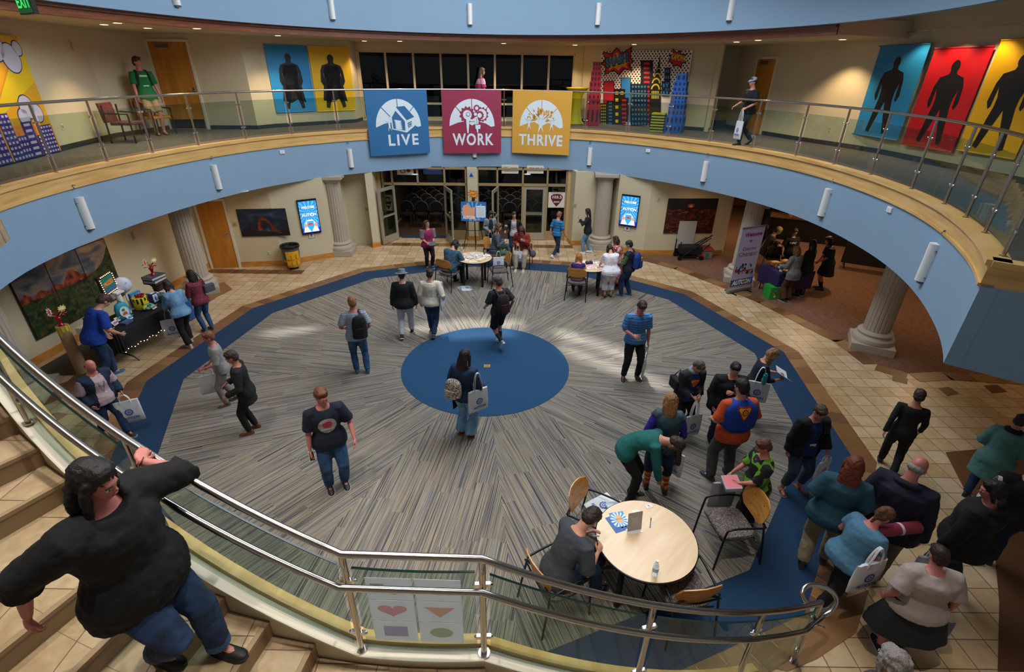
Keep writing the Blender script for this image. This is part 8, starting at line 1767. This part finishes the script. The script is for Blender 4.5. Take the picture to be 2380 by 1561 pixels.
P = person('person in light blue striped polo shirt looking at a phone', 1474, 878, -88, (1486, 690), g=1.05, top=(stripes('#4a84c0', '#1d3a66', .055, .16), .44, .84, .008), pants=('#0c0c0f', 1.0), hair=('short', '#3a2416'), sk='r', arms=((-.25, .03, .84), (.14, .27, 1.12)), look=(6, 32), shoe=('#26282c', '#dcdcdc'), legs=((-.14, .02, .085), (.14, .02, .085)), feet=(12, -12))
lanyard(P, '#1c4496'); held(P, 1, 'phone', 'dark phone in the hand of the striped polo person', 'phone', (.075, .15, .012), '#3a2420', dx=-.03); in_hand(P, 0, 'white tote bag dangling from the hand of the striped polo person', w=.32, h=.42, handle=.22, turn=-20)
P = person('grey haired person in charcoal jacket and blue emblem shirt looking down', 1592, 1000, -75, (1608, 822), g=1.12, top=('#173a8c', .5, .82), jacket=('#25272b', 1.0, .78, .13, .01), pants=('#131418', 1.0), hair=('short', '#5c5148'), look=(15, 38), lean=10, arms=((-.06, .3, 1.06), (.08, .3, 1.04)))
chest_print(P, emblem, .2, .19, .36); c = MB(); Sp = P['Sp']; c.tube([Sp(.075 * math.cos(a_), .075 * math.sin(a_), .56) * P['s'] for a_ in np.linspace(0, 6.28, 16)[:-1]], .03, 10, closed=True); c.build('scarf', cloth('#7c868e'), P['t'], smooth=True); in_hand(P, 1, 'white tote bag hanging from the hands of the grey haired person', w=.34, h=.4, handle=.3, turn=-70)
p = P['W']((.21, -.04, .95)); t = thing('shoulder_bag', 'black shoulder bag at the hip of the grey haired person', 'bag', p, R(-165)); b = MB(); b.box(-.05, -.12, -.1, .05, .12, .1); b.build('bag_body', cloth('#17181b'), t, bevel=.03); b = MB(); b.tube([(0, -.08, .08), (-.06, -.02, .22), (-.08, .06, .08)], .01, 6); b.build('strap', mat('#17181b', .7), t)
P = person('person with glasses in black jacket touching the chest', 1672, 1024, -92, (1706, 836), g=1.4, top=('#10131c', .5, .80, .01), jacket=('#0f1013', 1.0, .76, .13, .012), pants=(DEND, 1.0, .01), hair=('short', '#15110f'), look=(-8, 14), sk='l', glasses='#4a1c1c', arms=((.04, .28, 1.28), (.26, .14, .9)), elb=((-1, .1, -.7), None), curl=(60, 30), shoe=('#121214', '#1a1a1a'))
chest_print(P, lambda g, w, h: (g.disc(w * .5, h * .55, w * .45, mat('#8f927c', .7), 0, ry=h * .36), g.disc(w * .5, h * .55, w * .36, mat('#151922', .7), 2, ry=h * .27), g.disc(w * .5, h * .5, w * .2, mat('#8f927c', .7), 4, ry=h * .14)), .26, .18, .16)
P = person('person with long fair hair reading a white booklet near the navy border', 1737, 978, -8, (1768, 803), fem=True, lean=16, top=('#151a2c', .75, .86), pants=(DEN, 1.0), hair=('long', '#8a6440'), look=(0, 28), arms=((-.08, .42, 1.16), (.1, .42, 1.12)), sk='l')
p = P['W'](np.array((np.array(P['J']['H'][0]) + P['J']['H'][1]) / 2) + [0, -.02, .02]); t = thing('booklet', 'open booklet with white pages and navy cover in the fair haired reader\'s hands', 'booklet', p, R(-8) - math.pi / 2)
for s_ in (-1, 1): M = Matrix.Rotation(R(-30), 4, 'X') @ Matrix.Rotation(R(-s_ * 14), 4, 'Y'); b = MB(); b.box(min(0, s_ * .17), -.11, 0, max(0, s_ * .17), .11, .003, mat('#1c2c50', .5), M=M); b.box(min(0, s_ * .16), -.105, .003, max(0, s_ * .16), .105, .006, mat('#e2e6ea', .5), M=M); b.build('page', parent=t)
p = P['W'](np.array(P['J']['S'][1]) + np.array([.07, -.06, .05])); tote('white tote bag behind the shoulder of the fair haired reader', p[0], p[1], p[2], -110, w=.34, h=.36, handle=.28)
t = thing('water_bottle', 'teal water bottle clipped at the side of the fair haired reader', 'bottle', P['W']((.27, .05, 1.03))); b = MB(); b.cyl(0, 0, -.09, .07, .034, 16); b.build('bottle_body', mat('#1f8a80', .4), t, smooth=True); b = MB(); b.cyl(0, 0, .07, .1, .02, 12); b.build('cap', mat('#1f8a80', .4), t)
P = person('person in orange T-shirt wearing a royal blue cape with emblem, seen from behind', 1688, 1112, 98, (1728, 884), g=1.12, top=('#c24a20', .46, .80, .014), pants=('#3f4442', 1.0, .012), hair=('short', '#1d1310'), look=(14, 10), arms=((-.24, .2, 1.02), (.24, .22, 1.02)), legs=((-.16, .0, .085), (.14, .02, .085)), feet=(25, -10), shoe=('#2b2f33', '#8a8a86'))
s = P['s']; c = MB(); n = 30; rows = []; wrap = lambda a_, q, r_: (P['Sp'](r_ * (1.45 + 1.1 * max(0, .5 - abs(q - .33)) * (q < .5)) * math.cos(a_), r_ * 1.02 * math.sin(a_) - .012, q)) * s
aa = np.linspace(math.pi * .82, math.pi * 2.18, n); vs = []; fs = []
for j, (q, r_) in enumerate(((.565, .07), (.53, .105), (.49, .135), (.42, .15), (.34, .153), (.26, .155), (.18, .157), (.10, .159))):
    for i, a_ in enumerate(aa):
        u_ = abs(i / (n - 1) - .5) * 2; lim = .06 + .26 * u_ ** 1.2 + .01 * math.sin(i * 2.1); q2 = max(q, min(.5, lim)); vs.append(wrap(a_, q2, r_ + .004 * math.sin(i * 1.3 + j)))
for j in range(7):
    for i in range(n - 1): k = j * n + i; fs.append((k, k + n, k + n + 1, k + 1))
c.add(vs, fs); cp_ = c.build('cape', cloth('#1740a0'), P['t'], smooth=True, solid=.006); P['cape'] = cp_; chest_print(P, emblem, .21, .2, .40, back=True, on='cape', off=.008)
P = person('person in denim vest, purple sleeves and rainbow socks, seen from behind', 1540, 1130, 82, (1556, 918), g=1.22, fem=True, top=('#2a1f8c', 1.0, .86), jacket=(ramp_mat('vest_denim', [(.35, '#1c3440'), (.6, '#2c4c58'), (.8, '#44687a')], (1, 1, 1), 8), .03, .84, .0, .004), pants=(DEND, .74, .012), hair=('mid', '#9a6a3c'), socks=stripes('#c8442a', '#e09a3c', .06, .4), shoe=('#2c2622', '#3a322c'), arms=((-.26, .12, .98), (.26, .1, .9)), legs=((-.15, -.05, .085), (.13, -.12, .085)), look=(-10, 12))
in_hand(P, 1, 'white tote bag at the right side of the denim vest person', w=.3, h=.4, handle=.16, turn=40)
P = person('person in teal top bending down behind the foreground table', 1466, 1156, -20, h=1.66, fem=True, hip=(0, -.16, .88), lean=78, top=('#14605c', 1.0, .84, .008), pants=('#0d0d10', 1.0), hair=('long', '#33231c'), look=(0, 20), arms=((-.16, .32, .50), (.16, .36, .48)), elb=((-.5, -.2, .3), (.5, -.2, .3)))
P = person('person in black jacket, blue shirt, jeans and sandals at the navy border', 1846, 1132, -82, (1900, 930), g=1.15, top=('#14306a', .5, .82), jacket=('#111317', 1.0, .78, .12, .01), pants=(ramp_mat('worn_denim', [(.35, '#24384c'), (.6, '#38536e')], (1, 1, .5), 8), .9, .01), hair=('short', '#4a3222'), look=(-14, 26), sk='r', sandals=True, shoe=('#5a4438', '#3a2a22'), arms=((-.24, .2, .98), (.27, .02, .86)), legs=((-.15, .02, .085), (.17, .05, .085)), feet=(12, -15))
lanyard(P, '#1a3070'); in_hand(P, 0, 'white tote bag carried by the black jacket person in sandals', w=.28, h=.32, handle=.1, turn=-60)
P = person('person in black and lime top carrying bags behind the right chair', 1755, 1222, 175, (1782, 1016), g=1.15, top=(blotch('lime', ['#15161a', '#17181d', '#5f9a24', '#15161a', '#a81c4c'], 5), .5, .80, .012), pants=('#0b0b0d', 1.0, .012), hair=('short', '#5a3424'), arms=((-.14, .34, 1.02), (.14, .34, .98)), legs=((-.09, .12, .085), (.09, -.12, .085)), look=(0, 22), sk='r')
in_hand(P, 1, 'pale grey plastic bag carried in front of the lime top person', w=.32, h=.42, handle=.12, logo=False, col='#9c9aa4', turn=-90); held(P, 0, 'tin', 'round silver and red tin held by the lime top person', 'tin', (.24, .2, .06), '#9a9aa2', fn='#c02a3c', pit=-10)
P = person('person in navy T-shirt and jeans walking toward the viewer on the left', 778, 1130, -62, (745, 894), top=('#121a2c', .44, .82, .012), pants=(DEN, 1.0, .008), hair=('short', '#6a3c26'), sk='r', legs=((-.1, -.02, .085), (.12, -.02, .085)), arms=((-.3, .2, .94), (.27, .08, .86)), look=(15, 10), shoe=('#1a1a1c', '#c9c9c9'), g=1.1)
P['t'].location.x += 0; chest_print(P, lambda g, w, h: (g.disc(w * .5, h * .5, w * .45, mat('#a09a8a', .7), 0, ry=h * .45), g.disc(w * .5, h * .6, w * .24, mat('#b8304a', .7), 2, ry=h * .2), g.rect(w * .2, h * .25, w * .8, h * .36, mat('#c9cfd8', .7), 2)), .26, .26, .32); held(P, 1, 'phone', 'white phone in the lowered hand of the navy T-shirt person', 'phone', (.07, .14, .012), '#d8dade', pit=-70)
P = person('person in black long coat and brown shoes walking on the left of the carpet', 592, 1000, 200, (545, 812), top=('#141416', 1.0, .70, .016), pants=('#0e0e10', 1.0), hair=('short', '#3a2a20'), legs=((-.08, .1, .085), (.08, .0, .085)), arms=((-.22, .25, 1.0), (.2, .28, 1.02)), shoe=('#6a3420', '#3a2016'), look=(0, 14), sk='m')
P = person('person in grey top with white bag beside the black coated person', 498, 936, 215, (510, 778), top=('#8f8c8c', .6, .82, .01), pants=('#77716a', 1.0), hair=('short', '#7a4a38'), arms=((-.14, .3, 1.05), (.2, .2, .95)), legs=((-.08, .1, .085), (.08, -.12, .085)), shoe=('#4a4038', '#8a8278'), sk='r')
in_hand(P, 1, 'white tote bag swinging from the grey topped person on the left', w=.34, h=.36, handle=.14, logo=False, turn=-60)
# ---- merchandise table visitors and left edge
P = person('person in pale denim jacket shopping at the merchandise table', 438, 800, 150, (398, 652), fem=True, g=1.05, lean=16, top=(DENL, 1.0, .84, .02), pants=('#0f0f12', 1.0, .004, .02), hair=('bob', '#2a1c16'), look=(0, 28), arms=((-.14, .38, .98), (.2, .3, .92)), legs=((-.1, -.16, .085), (.1, .18, .085)), shoe=('#b9ab98', '#d8cfc2'))
in_hand(P, 0, 'white tote bag held low by the pale denim jacket person', w=.36, h=.42, handle=.24, turn=-60)
P = person('person in maroon floral blouse and jeans at the merchandise table', 484, 768, 155, (447, 632), fem=True, g=1.05, top=(blotch('maroonfloral', ['#6e2434', '#7c2c3c', '#6e2434', '#c9b0ac'], 22), 1.0, .84, .016), pants=(DEN, 1.0), hair=('mid', '#1c1210'), look=(0, 20), arms=((-.14, .32, 1.0), (.18, .3, 1.0)), shoe=('#4c5a62', '#8a949a'))
p = P['W']((.2, -.1, .98)); t = thing('crossbody_bag', 'grey crossbody bag on the hip of the maroon blouse person', 'bag', p, R(65)); b = MB(); b.box(-.12, -.05, -.09, .12, .05, .09); b.build('bag_body', cloth('#4a4c52'), t, bevel=.03); b = MB(); b.tube([(-.05, 0, .08), (-.1, .03, .25), (-.16, .06, .4)], .008, 6); b.build('strap', mat('#3c3e44', .6), t)
P = person('person in royal blue T-shirt bending at the near end of the merchandise table', 258, 880, 60, h=1.7, lean=38, top=('#123a9a', .45, .82, .016), pants=(DEND, 1.0, .006), hair=('short', '#4a342a'), arms=((-.25, .3, .72), (.22, .35, .9)), legs=((-.1, .12, .085), (.1, -.16, .085)), shoe=('#2c5078', '#7c94a8'), look=(0, 14), g=1.1)
P = person('bald person in navy jacket and pale pink shirt walking at the left', 262, 1010, -20, (200, 838), g=1.3, lean=12, top=('#b49ca2', .5, .82, .01), jacket=('#14233c', 1.0, .8, .12), pants=(DEND, 1.0, .008), hair=('bald', '#6a3a34'), sk='r', look=(0, 6), legs=WALK, heel=(0, 30), arms=((-.24, .22, .95), (.24, .1, .9))); lanyard(P, '#2c2c50')
in_hand(P, 0, 'white tote bag carried by the bald person in the navy jacket', w=.34, h=.4, handle=.12, turn=-60)
# ---- booth visitors
P = person('person in black NPC T-shirt standing behind the booth table', 1836, 640, -92, (1838, 532), fem=True, g=1.2, top=('#0c0c0f', .45, .8, .01), pants=('#0c0c0f', 1.0), hair=('mid', '#3a241a'), look=(0, 18), arms=((-.25, .12, .86), (.25, .14, .88)))
chest_print(P, lambda g, w, h: g.text('NPC', w * .5, h * .3, h * .42, mat('#d9d9d6', .7), 0, bold=.04, width=w * .85), .26, .16, .36)
P = person('person in grey tweed jacket and brown trousers at the booth', 1838, 700, 110, (1858, 572), fem=True, lean=10, top=(cells('tweed', ['#5c5e5c', '#77797a', '#4a4c4c'], 120), 1.0, .74, .02), pants=('#4a2c20', 1.0, .004, .02), hair=('mid', '#7a4c2c'), arms=((-.16, .34, 1.05), (.16, .32, 1.1)), look=(0, 15))
P = person('person in black with long dark hair between the booth visitors', 1872, 688, 125, (1889, 556), fem=True, top=('#0e0e11', 1.0, .8, .02), pants=('#101218', 1.0), hair=('long', '#0e0b0a'), arms=((-.14, .3, 1.1), (.24, .1, .86))); in_hand(P, 1, 'white tote bag on the arm of the person in black at the booth', w=.28, h=.32, handle=.24, turn=-90)
P = person('person in black dress leaning toward the booth at its right end', 1906, 672, 160, (1934, 548), fem=True, g=1.2, lean=18, top=('#0c0c0e', .45, .86, .008), pants=None, skirt=('#0c0c0e', .48, .12), hair=('mid', '#1a100d'), sk='m', arms=((-.08, .3, .92), (.08, .3, .9)), shoe=('#101012', '#101012'), socks=mat('#101012', .8))
ch = [o for o in bpy.data.objects if o.get('label') == 'dark folding chair behind the booth with a bag on it'][0]
P = person('seated person in beige beanie behind the roll-up banner', 0, 0, -30, xy=(ch.location.x - .1, ch.location.y + .3), h=1.68, hip=(0, 0, .57), legs=((-.12, .42, .085), (.12, .42, .085)), knee=((0, .3, 1), (0, .3, 1)), lean=18, top=('#3a3230', 1.0, .84, .015), pants=('#1b1c20', 1.0), cap=('beanie', '#a08c5a'), arms=((-.14, .3, .85), (.14, .3, .82)), look=(10, 24))
P = person('person in black standing half hidden behind the stone column at the booth', 1757, 580, -60, h=1.7, top=('#0d0d10', 1.0, .84), pants=('#0d0d10', 1.0), hair=('short', '#120d0b'))
in_hand(P, 1, 'beige tote bag held by the person behind the stone column', w=.28, h=.3, handle=.2, logo=False, col='#b8ab98')
# ---- foreground seated person
P = seated('seated person in grey T-shirt playing with a phone at the foreground table', chs['beech backed armchair under the seated person with a phone'], turn=2, h=1.74, top=('#3b3f47', .46, .82, .014), pants=(DEND, 1.0, .008), hair=('short', '#2c1c14'), sk='l', lean=36, look=(6, 30), arms=((-.08, .42, .84), (.16, .38, .80)), legs=((.02, .62, .34), (.12, .48, .085)), knee=((-.6, .2, 1), (.1, .3, 1)), feet=(-25, 0), shoe=('#3c3f42', '#8f9192'), vox=.01)
lanyard(P, '#1f3f80', False); held(P, 1, 'phone', 'cream cased phone in the seated person\'s hands', 'phone', (.08, .16, .014), '#c9c0a8', fn='#d8d0b8', dx=-.1, dz=.03, pit=-50, yaw=60)
# ---- right foreground crowd
P = person('person with long red hair in teal shirt and khaki trousers near the rail end', 1912, 1312, 62, (1984, 1062), fem=True, g=1.25, top=('#1d4858', .46, .8, .018), pants=('#8c8068', 1.0, .012), hair=('long', '#6a2c18'), sk='r', look=(-10, 0), legs=((-.12, -.08, .085), (.12, .12, .085)), arms=((-.2, .22, 1.08), (.24, .12, .92)), shoe=('#2b2b2d', '#4a4a4a'))
P = person('balding grey haired person in navy hoodie and khaki trousers', 2040, 1338, 42, (2118, 1066), g=1.35, top=('#10132a', 1.0, .8, .026), pants=('#5f5544', 1.0, .014), hair=('bald', '#8f8a84'), sk='r', glasses=True, look=(-18, 22), arms=((-.28, .1, .88), (.3, .06, .86)), shoe=('#161618', '#c9c9c9'), lean=10)
c = MB(); Sp = P['Sp']; s = P['s']; c.tube([Sp(.11 * math.cos(a_), -.02 + .09 * math.sin(a_), .53 - .02 * math.sin(a_)) * s for a_ in np.linspace(0, 6.28, 14)[:-1]], .035, 10, closed=True); c.build('hood', cloth('#10132a'), P['t'], smooth=True)
P = person('person in light blue top with a tote and a pink roll near the rail end', 1916, 1398, 12, (2040, 1194), fem=True, g=1.2, lean=24, top=('#4c7894', .3, .82, .014), pants=('#0c0c0f', .95, .004), hair=('pony', '#5c3a22'), look=(0, 30), sk='r', arms=((-.18, .3, 1.0), (.16, .34, 1.02)), legs=((-.08, .14, .085), (.08, -.2, .085)), shoe=('#c9cbd0', '#e0e2e4'))
p = P['W'](np.array(P['J']['S'][1]) + np.array([.10, -.10, .04])); tote('white tote bag with blue print under the arm of the light blue top person', p[0], p[1], p[2], -75, w=.38, h=.4, handle=.22)
p = P['W']((.04, .42, 1.12)); t = thing('rolled_mat', 'pink rolled poster tube held by the light blue top person', 'roll', p, R(8)); b = MB(); b.tube([(-.26, 0, 0), (.26, 0, 0)], .062, 22); b.build('roll', mat('#7c2438', .5, var=.15), t, smooth=True); b = MB(); b.tube([(.02, 0, 0), (.05, 0, 0)], .064, 22); b.build('paper_band', mat('#c9b8bc', .5), t)
P = person('person in black hoodie with curly black hair seen from behind at the right', 2218, 1372, 118, (2318, 1118), g=1.5, top=('#0c0b0d', 1.0, .8, .024), pants=('#1c242c', 1.0, .012), hair=('curly', '#0c0a0a'), sk='r', look=(40, 6), arms=((-.34, .1, .86), (.32, .05, .86)), legs=((-.12, .05, .085), (.14, -.1, .085)), shoe=('#17181a', '#2a2a2a'))
in_hand(P, 0, 'clear plastic bag with blue print in the black hoodie person\'s left hand', w=.26, h=.3, handle=.12, col='#b4b8c0', turn=-100, text='AUTCON')
c = MB(); Sp = P['Sp']; s = P['s']; c.tube([Sp(.12 * math.cos(a_), -.03 + .10 * math.sin(a_), .53) * s for a_ in np.linspace(0, 6.28, 14)[:-1]], .038, 10, closed=True); c.build('hood', cloth('#0c0b0d'), P['t'], smooth=True)
P = person('person in pale shirt and dark grey skirt walking away at the bottom right', 2092, 1512, 80, (2196, 1284), g=1.55, lean=8, top=('#a89a94', .46, .86, .022), pants=None, skirt=('#1e2226', .52, .16), hair=('short', '#2c1a14'), sk='r', look=(0, 12), arms=((-.32, .06, .92), (.34, .02, .88)), legs=((-.12, .0, .085), (.14, .1, .085)), shoe=('#17181c', '#dcdcdc'))
in_hand(P, 1, 'grey plastic bag in the right hand of the pale shirted person', w=.3, h=.34, handle=.1, logo=False, col='#6a7078')
P = person('grey haired person at the very bottom right edge, mostly out of view', 2030, 1700, 95, h=1.66, g=1.15, top=('#4a3c3c', .6, .84), pants=('#24262a', 1.0), hair=('curly', '#8f8884'), xy=at(2082, 1566, 1.5))
P = person('person in dark clothes walking away on the tiles at the right', 2062, 1092, 55, (2104, 985), h=1.6, top=('#16171a', 1.0, .84), pants=('#121316', 1.0), hair=('short', '#3a241c'), legs=WALK, arms=SWING, sk='m')
P = person('person in pale teal coat with dark scarf at the right edge', 2262, 1160, 35, (2352, 1002), fem=True, g=1.15, lean=14, top=('#4c7c78', 1.0, .56, .02), pants=(DEND, 1.0), hair=('short', '#2c1a14'), sk='r', look=(-10, 24), arms=((-.2, .25, 1.0), (.2, .25, 1.0))); c = MB(); Sp = P['Sp']; s = P['s']; c.tube([Sp(.085 * math.cos(a_), .085 * math.sin(a_), .55) * s for a_ in np.linspace(0, 6.28, 14)[:-1]], .035, 10, closed=True); c.build('scarf', cloth('#101418'), P['t'], smooth=True)
P = person('person in black jacket carrying a white tote on the shoulder at the right edge', 2330, 1300, 62, (2404, 1062), g=1.3, top=('#0b0c10', 1.0, .8, .024), pants=('#101c38', 1.0, .01), hair=('short', '#14100e'), arms=((-.24, .2, 1.0), (.28, .05, .88)), look=(-20, 12)); p = P['W'](np.array(P['J']['S'][0]) + np.array([-.1, -.1, .06])); tote('white tote bag slung on the left shoulder at the right picture edge', p[0], p[1], p[2], 150, w=.4, h=.36, handle=.2, logo=False)

# ---- the person coming down the stairs in the foreground
STAIR_XY, STAIR_Z = (-2.37, 2.0), 1.563
STAIR_LEGS = ((-.13, .30, .085), (.06, .06, .25)); STAIR_ARMS = ((-.34, -.02, 1.42), (.36, -.14, .98))
P = person('person in black jacket and rolled jeans walking down the stairs holding the rail', 0, 0, -12, xy=STAIR_XY, z=STAIR_Z, h=1.87, g=1.22, lean=2, hip=(0, .10, .90), top=('#08080a', .5, .86), jacket=('#060608', .68, .78, 0, .02), pants=(DEND, .94, .012), hair=('mid', '#17100d'), sk='r', look=(10, 16), legs=STAIR_LEGS, heel=(0, 8), arms=STAIR_ARMS, elb=((-.25, 1, -.75), None), curl=(75, 35), hands_dir=((-.95, -.25, .1), None), shoe=('#0c0c0e', '#141416'), vox=.009)
for i in (0, 1):
    A, K = np.array(P['J']['A'][i]), np.array(P['J']['K'][i]); c = MB(); d = (K - A) / np.linalg.norm(K - A); c.tube([A + d * .03, A + d * .09], [.083, .08], 16); c.build('rolled_cuff', mat('#35557c', .85, bump=.3), P['t'], smooth=True)
c = MB(); W_, E_ = np.array(P['J']['W'][0]), np.array(P['J']['E'][0]); d = (E_ - W_) / np.linalg.norm(E_ - W_); c.tube([W_ + d * .02, W_ + d * .026], .031, 16); c.build('bracelet', mat('#3a2a24', .6), P['t'])
